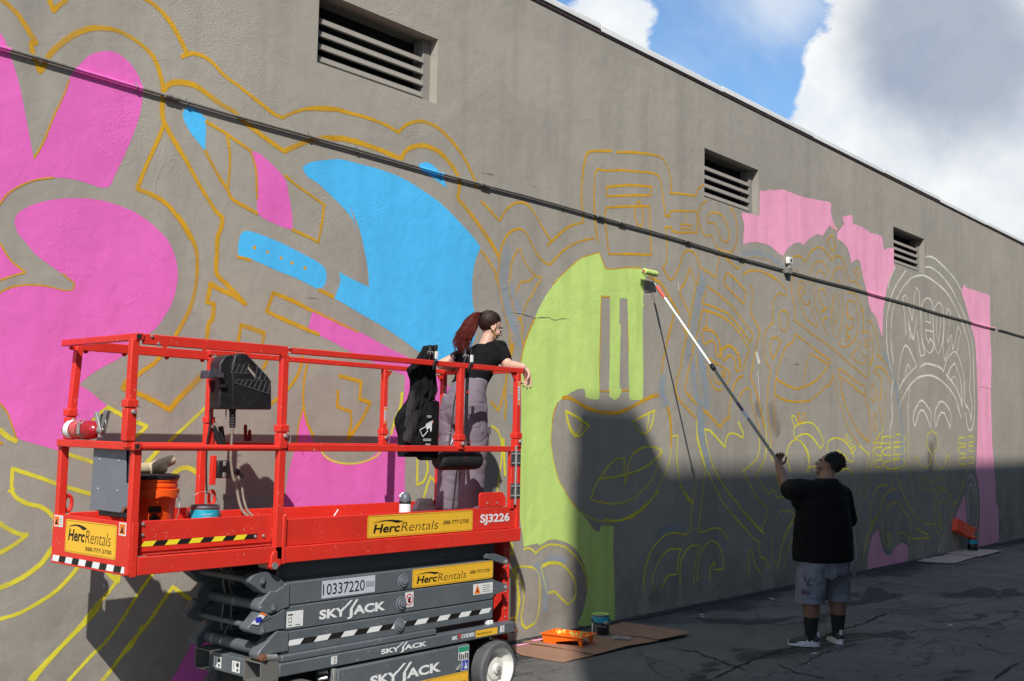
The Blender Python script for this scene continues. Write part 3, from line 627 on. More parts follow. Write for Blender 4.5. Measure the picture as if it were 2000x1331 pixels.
 ('orange', O*.9, 'P6 460,540 500,470 560,445 620,455 670,510 700,540 720,470 760,390 820,340 880,320 940,340 1000,400 1040,460 1070,510 1100,460 1160,445 1220,480 1260,560 1290,660 1310,740 1330,820 1400,815 1450,860 1490,950'), ('orange', O*.8, 'P6 1290,980 1360,970 1420,1010 1470,1110 1500,1250 P7 1520,0 1530,300 1510,380 1560,345 1610,370 1650,470 1665,620 1650,750 1600,870 1620,950 1570,1020 1480,940 1380,860 1260,760 1150,660 1040,570 900,470 770,380 640,270 540,200'),
 ('orange', O*.8, 'P6 580,660 530,700 495,800 490,950 510,1100 540,1230 P7 530,190'), ('orange', O*.8, 'P6 690,920 680,850 640,810 600,830 575,920 585,1040 620,1160 660,1270 P7 650,80 720,190 800,250 860,290 840,200 790,60 P6 770,1180 750,1080'), ('orange', O*.8, 'P6 750,1070 740,1130 690,1155 640,1090 610,1000 610,920 640,890 655,960 670,1000 690,960'),
 ('orange', O*.8, 'P6 760,840 750,720 780,610 840,540 900,520 960,550 1010,640 1040,740 1060,790'), ('orange', O*.8, 'P6 810,980 820,800 850,700 900,665 950,690 980,760'), ('orange', O*.8, 'P6 1000,1030 950,940 910,905 875,960 890,1060 930,1150 960,1200 1020,1195'), ('orange', O, 'P6 930,1280 920,1245 970,1230 960,1200'), ('orange', O*.8, 'P7 1010,410 930,230 860,50 P6 830,1150 810,980'), ('orange', O, 'P7 940,210 960,160 1000,150 985,170'), 
 ('orange', O*.8, 'P6 1070,790 1090,700 1130,630 1180,610 1220,640 1250,740 1260,870'), ('orange', O*.7, 'P6 1130,860 1160,790 1200,830'), ('orange', O*.7, 'P6 1150,1000 1110,1100 1090,1250 P7 1100,100 1120,260 1150,180 1170,0 P6 1180,1150 1150,1000'), ('orange', O*.7, 'P6 1090,1000 1070,1200 P7 1060,150 1080,300 1110,420 1150,440 1190,330 1220,100 P6 1220,950'),
 ('orange', O*.9, 'P6 1290,1331 1285,1200 1300,1110 1340,1085 1390,1110 1430,1190 1445,1331 P7 1450,250 1430,400 1370,510 1290,570 1220,570 1170,540 1200,470'), ('orange', O*.9, 'P7 1290,0 1290,80 1320,160 1380,170 1380,280 1310,320 1260,250'), ('orange', O, 'P7 1300,330 1270,410 1330,430 1280,490'),
 ('orange', O*.8, 'P7 1470,480 1430,600 1350,690 1400,760 1480,820 1540,810 1590,720 1610,600 1600,500 1560,470 1540,540 1560,580 1590,560'), ('orange', O*.7, 'P7 1480,510 1490,620 1530,710 1560,720'), ('orange', O*.8, 'P7 1580,180 1650,240 1700,360 1740,500 1740,680'), ('orange', O*1.1, 'P7 1720,695 1800,750 1860,840 1920,930'), ('orange', O, 'P7 1930,1090 1860,960 1790,880 1710,870 1680,920 1740,980 1780,1060 1780,1331'),
 ('orange', O, 'P6 1075,135 1030,190 1000,240 1040,310 1070,390 1130,300 1100,220 1080,140'), ('orange', O*.8, 'P6 1440,610 1390,680 1430,720 1440,780 1470,700 1445,620'), ('orange', O*.7, 'P6 1085,5 1130,100'), ('orange', O, 'P7 370,45 320,80 305,190 330,300 385,360 420,320 440,200 420,80 370,45'), ('orange', O, 'P7 340,500 280,440 210,450 175,550 190,680 230,745 265,660 300,580 335,500'),
 ('orange', O, 'P7 550,400 660,480 760,560 860,640 960,710 1050,770 1030,830 950,790 860,730 760,670'), ('orange', O*1.1, 'P7 540,400 500,510 410,570 360,690 310,830 280,950 265,1040 350,1090 440,1140 560,1180 680,1150 800,1090 880,1030 950,940 1020,850'), ('orange', O*.8, 'P7 740,690 700,850 670,1000 655,1130'), ('orange', O*1.1, 'P7 260,1060 250,1270 P8 260,90 360,150 480,180 620,185 740,170 830,110 920,30 970,-30 P7 1040,1130 1090,980'), ('orange', O*.8, 'P8 245,100 235,250 240,400 250,600'),
 ('orange', O*.7, 'P7 1090,980 1120,1150 1160,1331 P8 1200,250 1260,440 1330,600 1400,720 1460,800'), ('orange', O, 'P7 1250,1331 1200,1150 1170,880 1280,960 1400,1060 1550,1150 1555,1290 1430,1190 1300,1080 1190,1010'), ('orange', O*.9, 'P8 1210,60 1270,260 1350,420 1430,570 1520,690 1610,770 1620,560 1600,290 1560,180 1550,0'),
 ('orange', O*.8, 'P7 1665,1110 1625,1180 1615,1290 P8 1640,150 1670,185 1700,130 1715,30 P7 1710,1200 1665,1110'), ('orange', O*.8, 'P8 1690,340 1670,420 1680,610 1710,590 1720,450 1690,340'), ('orange', O*.8, 'P8 1770,0 1760,150 1745,240 1780,330 1790,500'), ('orange', O*.5, 'P8 1850,0 1840,300 1810,550'), ('orange', O*.8, 'P8 575,500 570,350 600,350 600,480 640,480 650,350 690,350 710,470'), ('orange', O*.8, 'P8 1680,760 1740,720 1760,680'),
 ('orange', O*1.1, 'P8 0,90 50,330 100,560'), ('orange', O*.8, 'Q2 0,100 40,300 40,500 0,620'), ('orange', O*.6, 'P8 0,450 40,650'), ('orange', O*.7, 'Q2 280,600 400,850 480,1080 540,1331'),
 # helmet face
 ('orange', O*1.5, 'Q7 700,225 760,215 830,245 920,300 1010,345 1100,375 1200,390 1330,390 1430,355 1540,300 1640,245 1740,200 1810,195 1850,240 1890,300 1930,420 1945,600 1945,780'), ('orange', O*.8, 'P2 1650,1110 1660,1000 1680,850 1720,650 1760,500 1790,340'), ('orange', O*.6, 'Q7 640,280 600,380 580,500'),
 ('orange', O*.6, 'G 0,1 10,3'), ('orange', O*1.2, 'E 1100,600 1140,720 1160,745 1140,800'),
 # blue grey mist
 ('mist', .16, 'P1 240,1010 215,1150 200,1331 P2 210,160 250,330 290,450 320,600'), ('mist', .12, 'P2 280,90 310,200 350,330'), ('mist', .14, 'P2 1690,950 1670,1080 1700,1180'), ('mist', .14, 'P3 600,1150 620,1331 P4 620,250 600,450 560,700 540,880'), ('mist', .13, 'P4 450,1080 460,1331 P5 540,200 560,500 620,760 740,860'), ('mist', .14, 'P4 640,1100 650,1331 P5 700,300 740,600 750,850'),
 ('mist', .13, 'P5 640,900 640,1200 680,1331'), ('mist', .14, 'P3 1080,1000 1160,930 1280,900 1420,930 1560,1010 1640,1060'), ('mist', .15, 'Q5 850,0 860,250 910,420 920,560'), ('mist', .16, 'Q2 230,450 330,700 420,950 450,1150 500,1331 Q3 590,200 610,500 590,850'), ('mist', .10, 'P5 20,450 30,650 120,820'), ('mist', .12, 'Q8 330,690 380,800 410,900 400,1080'), ('mist', .10, 'Q8 420,640 500,620 580,640'), ('mist', .2, 'Q4 500,180 560,200 640,190'), ('mist', .12, 'Q6 300,260 420,210 560,215'), ('mist', .12, 'P2 270,1150 280,1331'),
 ('stain', .3, 'P5 1800,930 1840,1100 1880,1230'), ('stain', .22, 'P5 1590,850 1600,950'), ('stain', .30, 'Q3 1080,560 1040,700 1010,900'), ('stain', .3, 'Q6 230,1000 300,980'), ('stain', .3, 'Q3 1020,620 1000,760'),
]
Y_ = .03
LN += [
 ('yellow', Y_, 'G 180,1331 260,1230 360,1120 460,1010 520,930 600,840 650,775 600,725'), ('yellow', Y_, 'G 165,1320 300,1180 420,1060 520,960 560,900'), ('yellow', Y_*.8, 'G 635,750 665,745 660,780'),
 ('yellow', Y_, 'G 70,145 160,175 250,205 330,235 420,262 505,287'), ('yellow', Y_, 'G 70,145 68,270 110,320 170,345 220,355 270,385 310,430 300,480'), ('yellow', Y_*.8, 'G 50,270 75,260'), ('yellow', Y_, 'G 0,450 50,485 110,510 150,515 80,570 0,615'), ('yellow', Y_*1.3, 'G 290,590 250,650 200,700 120,755 50,790 0,810'), ('yellow', Y_, 'G 440,685 390,750 310,830 220,890 110,950 0,985'),
 ('yellow', Y_, 'G 855,725 760,860 680,990 600,1100 490,1210 380,1331'), ('yellow', Y_, 'G 965,805 890,910 830,1000 720,1130 640,1240 570,1331'), ('yellow', Y_*.8, 'G 790,1020 740,1130 690,1180 600,1300'), ('yellow', Y_, 'G 965,805 1040,860 1170,925'), ('yellow', Y_*.9, 'G 380,65 520,110'), ('yellow', Y_, 'G 0,-70 40,-35 90,-8'), ('yellow', Y_, 'G 940,600 980,620'),
 ('yellow', Y_*1.2, 'G 960,185 1000,150 1050,140 1100,170 1115,190'), ('yellow', Y_*1.2, 'G 885,40 840,90 795,140'), ('yellow', Y_, 'G 1090,700 1180,750'), ('yellow', Y_, 'D 600,1130 700,1185 820,1238 780,1275 740,1300'), ('yellow', Y_*.8, 'D 600,1130 540,1180 500,1230'), ('yellow', Y_*.8, 'D 940,1325 1060,1215 1140,1140 1200,1080'),
 ('yellow', Y_*.6, 'H 80,50 110,85 170,110 240,118 310,108 380,80 410,50'), ('yellow', Y_, 'E 530,1050 520,1130 490,1200 470,1280'), ('yellow', Y_*.8, 'H 615,95 613,235 650,215 672,150 665,90'), ('yellow', Y_*.8, 'H 715,220 690,190 670,240 650,310'), ('yellow', Y_*1.1, 'E 1030,1235 1065,1265 1085,1331 H 1085,80 1070,200 1060,280'), ('yellow', Y_*1.5, 'H 1095,-20 1100,100 1105,180'),
 ('yellow', Y_*.6, 'Q7 580,500 563,700 580,860 610,1010 660,1180 740,1310 Q8 600,30 660,120 740,200 830,250 940,280 1050,280 1160,260 1250,210 1330,140 1400,70 1455,0 Q5 100,1110 230,980 320,850 400,680 460,520 490,330'), ('yellow', Y_*1.2, 'Q8 960,262 1080,272 1180,240 1280,175 1340,120'), ('yellow', Y_*1.1, 'Q5 0,1165 100,1100 200,1010'),
 ('yellow', Y_, 'Q7 735,370 870,445 1003,540 950,610 900,655 840,665 790,590 755,490 735,370'), ('yellow', Y_*.8, 'Q7 925,480 900,580 850,655'), ('yellow', Y_*.8, 'Q7 740,390 780,540 860,665'), ('yellow', Y_, 'Q7 1755,365 1640,420 1510,490 1540,560 1590,620 1640,635 1690,600 1730,500 1755,365'), ('yellow', Y_*.8, 'Q7 1690,410 1680,510 1665,590'),
 ('yellow', Y_*.9, 'Q7 1835,845 1740,950 1640,1020 1530,1070 1400,1105 1250,1135 1125,1150 1180,1060 1260,970 1340,920 1415,920 1405,1040 1420,1225 1435,1100 1460,980 1500,880 1580,810 1680,780 1780,795 1845,845'), ('yellow', Y_*.8, 'Q7 1835,840 1800,980 1740,1140 1650,1250 1560,1329 Q8 1240,60 1120,105 1020,118 900,95 825,80 850,0 Q7 1040,1300 1120,1150'), ('yellow', Y_*.7, 'Q7 1835,800 1845,870'),
 ('yellow', Y_*.9, 'Q8 205,540 240,528 280,540 318,575 350,540 400,510 450,495 520,500 590,520 650,570 700,620 750,700 785,800 790,900'), ('yellow', Y_*.8, 'Q8 100,720 170,700 240,700 300,715 340,760 355,850 355,950 345,1100 320,1200 280,1240 225,1270 190,1220 180,1150 195,1080 205,980 190,870 150,780 100,720'), ('yellow', Y_*1.1, 'Q8 185,1230 225,1272 300,1230'),
 ('yellow', Y_*.9, 'Q8 80,770 130,850 160,950 165,1040 140,1140 125,1220'), ('yellow', Y_*.9, 'Q8 95,730 140,820 150,900 150,1100 130,1190'), ('yellow', Y_, 'Q8 80,1180 140,1165'), ('yellow', Y_, 'Q8 360,715 420,670 490,662 560,680 630,750 675,830 690,920 670,1000 615,1050 560,1000 490,930 420,945 400,850 365,720'), ('yellow', Y_*1.4, 'Q8 370,700 430,670 500,665 555,678'), ('yellow', Y_, 'Q8 10,520 60,560 105,585 90,480'),
 ('yellow', Y_, 'P5 590,1090 595,1331 Q5 790,0 795,200 830,350 880,520 940,660 1010,800 1090,960 1180,1080 1290,1210 1390,1320 Q6 1290,180 1400,310 1490,375 1465,430 1480,520 1510,555 1530,530 1560,600 1585,660'), ('yellow', Y_*1.5, 'Q5 795,200 840,380 890,560'), ('yellow', Y_, 'Q5 885,110 900,220 930,370 985,550 1060,700 1160,850 1260,980 1380,1130 1500,1250 1570,1320 1570,1240 1610,1170 1610,1040 1530,960 1450,830 1380,700 1340,610 1420,540 1500,460 1530,350 1535,200'), ('yellow', Y_*1.3, 'Q6 1290,0 1380,110 1480,210 1525,255'), ('yellow', Y_*1.1, 'Q5 1060,700 1160,850 1260,980'),
 ('yellow', Y_*1.2, 'Q5 880,125 940,125 1040,230 1130,330 1140,230 1170,170 1240,165 1330,215 1345,180 1320,110 1280,30'), ('yellow', Y_, 'Q5 500,200 565,185 560,300 555,450 575,620 610,780 660,900 745,1000'), ('yellow', Y_, 'Q5 595,780 680,900 750,985'), ('yellow', Y_*.7, 'Q5 780,700 760,860 740,1020 725,1180 710,1320'), ('yellow', Y_*.8, 'Q5 885,600 870,800 845,1010 815,1320'),
 ('yellow', Y_*.9, 'Q5 1580,0 1610,130 1615,300 1590,480 1490,660 1560,760 1645,885 1690,835 1720,860 1735,925 1820,910 1760,760 1725,650'), ('yellow', Y_*.9, 'Q5 1655,260 1670,400 1690,500'), ('yellow', Y_*.7, 'Q5 1740,1180 1775,1075 1880,1080 1955,1130 1900,1230 1850,1320 Q6 1760,300 1690,650 1612,490 1640,280'), ('yellow', Y_*.7, 'Q6 1900,90 1820,200 1770,320 1720,520 1690,650'), ('yellow', Y_*.6, 'Q6 1870,290 1800,470 1770,630'),
 ('yellow', Y_, 'Q6 115,950 100,840 120,680 160,540 230,400 330,300 430,250 500,250 585,270 640,235 655,140 670,0'), ('yellow', Y_*.8, 'Q6 780,0 750,230 820,238 900,200 980,195 1050,240 1100,330'), ('yellow', Y_, 'Q6 235,920 205,800 230,700 290,570 370,470 440,440 545,440 510,560 495,740 400,745 350,820 325,900'), ('yellow', Y_*.9, 'Q6 535,860 535,650 570,520 640,420 700,400 770,405 730,520 700,700 700,860'), ('yellow', Y_*.9, 'Q6 740,820 750,600 790,460 860,370 920,350 980,380 1020,460 1040,560 1050,680 940,685 935,590 895,680 880,800'), ('yellow', Y_*.8, 'Q6 1345,745 1345,460 1385,480 1420,620 1495,740'),
 ('yellow', Y_, 'P8 590,510 530,400 490,390 500,460 535,540'), ('yellow', Y_, 'P8 540,720 520,640 530,560 600,510 700,485 790,500 850,560 910,650 945,750 940,820 910,860 870,810 820,740 760,680 700,650 620,665 540,720'), ('yellow', Y_, 'P8 480,1190 430,1050 420,930 450,820 510,750 590,740 660,800 720,900 745,1000 735,1110 690,1220'), ('yellow', Y_*.9, 'P8 600,745 680,850 720,960 735,1050'), ('yellow', Y_, 'P8 740,1230 745,1130 830,1125'),
 ('yellow', Y_, 'P8 1010,880 1005,800 1040,740 1130,710 1220,735 1290,800 1350,890 1380,970 1370,1050 1340,1055 1280,1000 1220,930 1150,880'), ('yellow', Y_*.8, 'P8 1250,740 1290,650 1300,700 1275,775'), ('yellow', Y_*.8, 'P8 1295,790 1350,730 1360,780 1320,850'), ('yellow', Y_*.8, 'P8 1340,870 1400,825 1415,860 1370,920'), ('yellow', Y_*.8, 'P8 1345,935 1380,905'), ('yellow', Y_, 'P8 1460,810 1540,890 1610,945 1595,1090 1540,1320'), ('yellow', Y_*.8, 'P8 1670,780 1660,960 1630,1150 1600,1320'),
 ('yellow', Y_, 'P8 1150,1280 1200,1180 1270,1150 1340,1180 1390,1270'), ('yellow', Y_*.7, 'Q4 95,255 200,0'), ('yellow', Y_*.8, 'Q4 80,440 150,310 210,150 250,0'), ('yellow', Y_*.5, 'Q4 65,0 65,160'),
 ('yellow', Y_*.9, 'Q3 190,550 220,550 250,480 290,410'), ('yellow', Y_*.9, 'Q3 190,560 440,570'), ('yellow', Y_*.8, 'Q3 325,320 310,560 315,800 340,1000 385,1190 320,1160 260,1190 200,1290'), ('yellow', Y_, 'Q3 310,560 320,480 380,465 470,480'), ('yellow', Y_, 'Q3 310,620 220,630 200,680 240,740 310,745'), ('yellow', Y_, 'Q3 450,630 370,635 320,680 340,730 450,742'), ('yellow', Y_, 'Q3 310,800 230,810 195,860 230,905 310,912'), ('yellow', Y_, 'Q3 440,815 350,830 340,880 400,930 500,930 600,905 660,850 620,790 560,785 470,805'), ('yellow', Y_, 'Q3 490,730 620,720 650,660 620,605 490,625'), ('yellow', Y_, 'Q3 515,440 590,440 650,500 620,550 490,550 495,800 520,1000 580,1190 640,1331'), ('yellow', Y_*.7, 'Q3 425,520 430,800'),
 ('yellow', Y_*.7, 'Q3 695,400 695,700 730,1000 770,1331'), ('yellow', Y_*.8, 'Q3 1040,390 980,430 955,530 970,620 1020,690 1025,780 990,890 930,920 870,870 850,790 815,750 795,830 840,1000 850,1100 880,1200 920,1245 960,1170 1010,1230 1070,1260 1130,1160 1150,1200 1200,1205 1230,1120 1250,980 1290,850 1280,740 1250,760 1220,880 1175,940 1120,900 1080,800 1070,690 1120,620 1130,520 1100,430 1040,390'),
 ('yellow', Y_*.7, 'Q3 1000,1060 1040,980 1090,965 1120,1020 1100,1110 1050,1140 1000,1100 995,1040'), ('yellow', Y_*.7, 'Q3 880,1050 940,1075 910,1150 880,1050'), ('yellow', Y_*.7, 'Q3 1145,1050 1205,1045 1180,1130 1145,1050'), ('yellow', Y_, 'Q3 1520,475 1420,490 1425,570 1530,570'), ('yellow', Y_, 'Q3 1520,610 1440,620 1415,670 1440,710 1530,720'), ('yellow', Y_, 'Q3 1520,770 1440,780 1415,830 1430,865 1525,868'), ('yellow', Y_*.6, 'Q3 1520,480 1530,900 1490,1150 1430,1331'), ('yellow', Y_*.9, 'Q3 1565,465 1630,465 1635,550 1575,550 1580,680 1640,680 1635,610 1575,600'), ('yellow', Y_*.9, 'Q3 1570,765 1630,765 1640,820 1620,858 1570,855'),
 ('yellow', Y_, 'Q4 630,0 680,130 740,260 800,370 870,450 960,540 1100,565'), ('yellow', Y_*.8, 'Q4 480,75 430,50 370,80 310,160 275,300 260,420 275,560'), ('yellow', Y_, 'Q4 560,0 545,100 600,105'), ('yellow', Y_, 'Q4 540,100 460,180 410,300 390,400 300,560 230,720 190,870 180,1000'), ('yellow', Y_*1.2, 'Q4 380,420 320,500 280,590'), ('yellow', Y_*.8, 'Q4 500,840 450,800 425,680 430,500 470,380 540,290 640,265 690,380 780,520 790,780'), ('yellow', Y_*.8, 'Q4 620,550 620,700 680,660 740,700 770,790'), ('yellow', Y_*.8, 'Q4 490,680 500,830 540,800 520,680 495,700'), ('yellow', Y_, 'Q4 840,600 920,650 1010,695'), ('yellow', Y_*1.2, 'Q4 820,750 1035,735'),
 ('yellow', Y_*1.2, 'Q4 1120,200 1170,125 1230,115 1290,170 1335,310 1400,250 1440,130 1475,0'), ('yellow', Y_*.8, 'Q4 1120,210 1095,350 1100,530 1130,650 1190,715'), ('yellow', Y_*.8, 'Q4 1140,420 1160,300 1210,250 1270,300 1310,430 1335,600 1335,880'), ('yellow', Y_*.8, 'Q4 1150,580 1140,500 1175,410 1160,580 1200,490 1180,630 1250,580'),
]
Wt = .026
LN += [
 ('white', Wt*1.2, 'Q1 900,100 960,95 1050,130 1130,200 1230,300 1340,420 1430,560 1470,640'), ('white', Wt*1.2, 'Q1 890,270 960,265 1040,310 1140,390 1240,510 1330,640 1400,780 1460,900 1530,1060 1590,1250 Q2 1590,20 1640,200 1670,450 1680,800 1690,1100 1695,1331 Q3 1640,250 1610,360 1580,380 1550,320 1520,120'),
 ('white', Wt*1.4, 'Q1 600,510 660,450 740,415 850,400 950,440 1050,510 1160,600 1260,710 1350,860 1440,1050 1520,1250 Q2 1530,60 1590,250 1615,500 1620,800 1610,1020 1650,1250 Q3 1600,230 1570,80 1520,0'), ('white', Wt, 'Q1 600,515 520,610 460,720 410,830 370,950 345,1100 335,1331 Q2 330,100 335,250 360,480 380,590'), ('white', Wt*1.2, 'Q1 575,320 510,420 430,540 370,660 325,790 290,950 265,1100 262,1331 Q2 262,150 280,400 320,620 375,835 350,980 345,1331 Q3 460,0 465,200 435,330 430,460'),
 ('white', Wt*.9, 'Q1 410,270 350,380 310,480 290,600'),
 ('white', Wt, 'Q1 575,1331 560,1100 540,900 525,750 570,715 610,850 650,1000 675,1150 695,1000 710,800 725,660'), ('white', Wt*1.3, 'Q1 725,600 785,660 800,850 820,1100 830,1331 Q2 840,200 880,420'), ('white', Wt, 'Q2 570,0 580,120'), ('white', Wt, 'Q1 620,1130 640,1331 Q2 700,205 730,0 Q1 745,1110'), ('white', Wt*1.2, 'Q1 760,1331 Q2 790,300 815,470 880,440'), ('white', Wt, 'Q2 640,0 640,190'), ('white', Wt, 'Q1 620,1130 650,1290 Q2 680,120 705,205'),
 ('white', Wt*1.2, 'Q1 830,1000 840,880 880,800 930,765 980,800 1015,900 1015,1100 1025,1300 Q2 1010,70 900,40 905,150 945,260 970,180 1025,260 1010,370 960,420 900,370 850,240 830,100 Q1 825,1200 830,1000'), ('white', Wt*.9, 'Q1 895,1140 905,1000 930,940 965,1000 970,1175 895,1145'), ('white', Wt, 'Q1 1035,1000 1060,900 1110,840 1160,880 1185,980 1190,1100 Q2 1180,150 1150,330 1105,435 1060,350 1030,180 1020,0'), ('white', Wt*.8, 'Q1 1080,1080 1075,1331 Q2 1105,240 1130,50 Q1 1135,1080'),
 ('white', Wt, 'Q1 1230,1050 1250,940 1305,1020 1290,1150 1265,1331 Q2 1255,250 1315,120 1335,370 1380,200 1420,0 Q1 1425,1230 1465,1331 Q2 1440,200 1405,420'), ('white', Wt, 'Q1 1210,1080 1195,1331 Q2 1180,300 1200,540 1240,440 1290,300'),
 ('white', Wt*1.2, 'Q2 440,1050 450,800 490,520 540,330 575,290 620,330 680,450 750,630 640,740 560,830 490,950 440,1060'), ('white', Wt, 'Q2 570,770 580,680 610,595 655,680'), ('white', Wt*1.5, 'Q2 815,635 900,590 1000,605 1130,650 1190,720'), ('white', Wt*1.3, 'Q2 1230,770 1310,860 1400,1000 1460,1150 1490,1290 1480,1000 1450,800 1370,580 1300,660 1260,770'), ('white', Wt, 'Q2 1190,710 1240,520 1310,430 1370,390 1410,430 1470,600 1520,850 1535,1240 1600,1320'), ('white', Wt*.9, 'Q2 1310,860 1340,810 1380,790 1410,880 1415,1010'),
 ('white', Wt*1.3, 'Q2 470,1290 540,1120 630,960 740,840 850,790 980,780 1100,830 1200,910 1300,1020 1390,1170 1440,1320 Q3 1400,0 1460,200'), ('white', Wt*.8, 'Q2 635,980 610,1331 Q3 690,0 695,400'), ('white', Wt*1.4, 'Q3 790,315 765,220 790,80 840,0 Q2 780,1220 830,1185 880,1220 950,1320 Q3 1020,100 1025,240 1015,345 970,200 920,95 880,85 840,140 810,260 790,315'), ('white', Wt*1.4, 'Q3 1090,320 1075,220 1090,80 1130,0 Q2 1100,1230 1160,1200 1220,1240 1270,1320 Q3 1310,150 1300,340 1260,240 1220,130 1175,115 1130,190 1100,310'),
 ('white', Wt, 'Q3 1550,1085 1590,1020 1640,1070 1670,1200 1680,1331 Q4 1640,200 1660,400 1640,580'), ('white', Wt, 'Q4 1550,500 1530,250 1535,100 1570,40 1600,80 1615,250 1610,560'), ('white', Wt*.8, 'Q4 1190,720 1180,820 1150,930'), ('white', Wt*.8, 'Q4 1250,580 1225,680 1215,930'), ('white', Wt*.5, 'Q4 0,570 50,680 75,800 85,1000'), ('white', Wt*.5, 'Q4 800,0 830,200 870,440'),
 ('white', Wt*.5, 'P5 1580,300 1600,600 1620,900'), ('white', Wt*2.5, 'P5 1560,0 1600,150'), ('white', Wt*.6, 'P7 1230,450 1235,560'), ('white', Wt*.5, 'P4 295,110 297,220'),
]
for l_ in LN:
    xm = sum(q[0] for q in parse(l_[2]))/len(parse(l_[2]))
    f_ = 1.0 if l_[0] in ('mist', 'stain') else (.82 if xm < 900 else (.95 if l_[0] == 'white' else .72))
    line(l_[0], l_[1]*f_, l_[2])
# hairline cracks and dust marks in the wall
M_HAIR = mat('wall_crack', (.10, .088, .075), .9)
def wcrack(txt, w_=.006):
    W = [at(q.x, q.y, Y=WALL_Y-.0024) for q in smooth_runs(parse(txt), False, 200, 5)[0]]; mb = MB(); v = []; rnd = random.Random(len(txt))
    F = []
    for a, b in zip(W, W[1:]):
        n = max(1, int((b-a).length/.02))
        F += [a.lerp(b, i/n) for i in range(n)]
    for i, p in enumerate(F):
        z = .010*noise.noise(p*22)+.004*noise.noise(p*70); w2 = w_*(.3+rnd.random())*(1 if 2 < i < len(F)-3 else .3)
        v += [p+Vector((0, 0, z+w2/2)), p+Vector((0, 0, z-w2/2))]
    mb.add(v, [(2*i, 2*i+1, 2*i+3, 2*i+2) for i in range(len(F)-1)])
    part('wall_crack', mb, M_HAIR, bld, normals=False)
wcrack('P2 270,330 330,345 390,350 440,370 500,385 560,380 640,390 700,408 740,395 800,400 850,435', .006)
wcrack('P1 0,275 80,285 180,312'); wcrack('P1 440,385 500,405 570,440', .004); wcrack('Q2 960,970 940,1000 1996,1010', .003) if False else None
wcrack('Q1 370,1331 380,1331') if False else None
wcrack('P7 500,830 560,830 620,800', .012); wcrack('P7 370,740 430,790', .010); wcrack('Q3 1020,610 1060,580', .006)
wcrack('Q2 1740,975 1860,970 1996,1020', .006); wcrack('D 1700,520 1800,525', .004); wcrack('D 840,890 900,860', .004)

# ------------------------------------------------------------------ conduit
M_CON = {None: mat('conduit_grey', (.20, .19, .165), .7, var=.15, vs=12, dirt=(.1, .09, .08), dirt_amt=.5)}
for k_ in ('pink', 'blue', 'rose', 'lime'): M_CON[k_] = mat('conduit_'+k_, PC[k_], .5)
ZC = 3.9645
def cx(px_, py_): return at(px_, py_, Y=WALL_Y-.03).x
con = root('conduit', 'thin electrical pipe running the length of the wall across the mural', 'pipe', (cx(2, 97), WALL_Y-.02, ZC))
segs = [(-6.0, cx(22, 104), 'pink'), (cx(22, 104), cx(148, 138), None), (cx(148, 138), cx(280, 174), 'pink'), (cx(280, 174), cx(820, 327), None), (cx(820, 327), cx(868, 341), 'blue'),
        (cx(868, 341), cx(1532, 527), None), (cx(1546, 531), cx(1695, 574), None), (cx(1695, 574), cx(1728, 584), 'rose'), (cx(1728, 584), cx(1900, 633), None), (cx(1900, 633), cx(1946, 647), 'rose'), (cx(1952, 649), 35.0, None)]
segs[0] = (WX0+.1, segs[0][1], 'pink')
def sag(x_): return ZC+.008*math.sin(x_*.9)+.004*math.sin(x_*2.7)
for a, b, c_ in segs:
    n = max(2, int((b-a)/.5)); r_ = .0115 if not (c_ == 'rose' and a > 20) else .009
    part('pipe', MB().tube([(a+(b-a)*i/n, WALL_Y-.020, sag(a+(b-a)*i/n)) for i in range(n+1)], r_, 12), M_CON[c_], con, smooth=40, label='painted '+{'pink': 'pink', 'blue': 'blue', 'rose': 'light pink'}[c_]+' length of pipe' if c_ else None)
for xx in [cx(322, 183), cx(940, 358), cx(1167, 421), cx(1445, 501), cx(1210, 432), cx(1340, 470)]:
    part('coupling', MB().lathe([(.014, 0), (.019, .004), (.019, .05), (.017, .055), (.017, .06), (.019, .065), (.019, .105), (.014, .11)], (xx, WALL_Y-.021, sag(xx)), (1, 0, 0), 14), M_CON[None], con, smooth=40)
for xx in [cx(368, 200), cx(268, 172), cx(606, 262), cx(860, 336), cx(700, 290), cx(1100, 400), cx(1660, 563), cx(1400, 488)]:
    s_ = MB(); s_.tube([(xx, WALL_Y-.002, sag(xx)+.03), (xx, WALL_Y-.022, sag(xx)+.018), (xx, WALL_Y-.036, sag(xx)), (xx, WALL_Y-.022, sag(xx)-.018), (xx, WALL_Y-.002, sag(xx)-.024)], .004, 6)
    part('strap', s_, M_CON[None], con, smooth=40)
M_BOXW = mat('light_plastic', (.78, .78, .74), .4)
bx = cx(1538, 520); p0 = at(1538, 520, Y=WALL_Y-.05)
jb = MB().box(bx-.05, bx+.08, WALL_Y-.060, WALL_Y-.005, sag(bx)-.045, sag(bx)+.035)
jo = part('junction_box', jb, M_CON[None], con, bevel=.006)
sb = root('light_sensor', 'small white square light sensor standing on the junction box of the wall pipe', 'sensor', (bx+.02, WALL_Y-.04, sag(bx)+.035))
part('stem', MB().cyl((bx+.02, WALL_Y-.04, sag(bx)+.034), (bx+.02, WALL_Y-.04, sag(bx)+.085), .010), M_BOXW, sb, smooth=40)
part('housing', MB().box(bx-.035, bx+.07, WALL_Y-.07, WALL_Y-.02, sag(bx)+.08, sag(bx)+.165), M_BOXW, sb, bevel=.008)
part('lens', MB().lathe([(.02, 0), (.02, .006)], (bx+.02, WALL_Y-.070, sag(bx)+.125), (0, -1, 0), 12), M_DARK, sb)

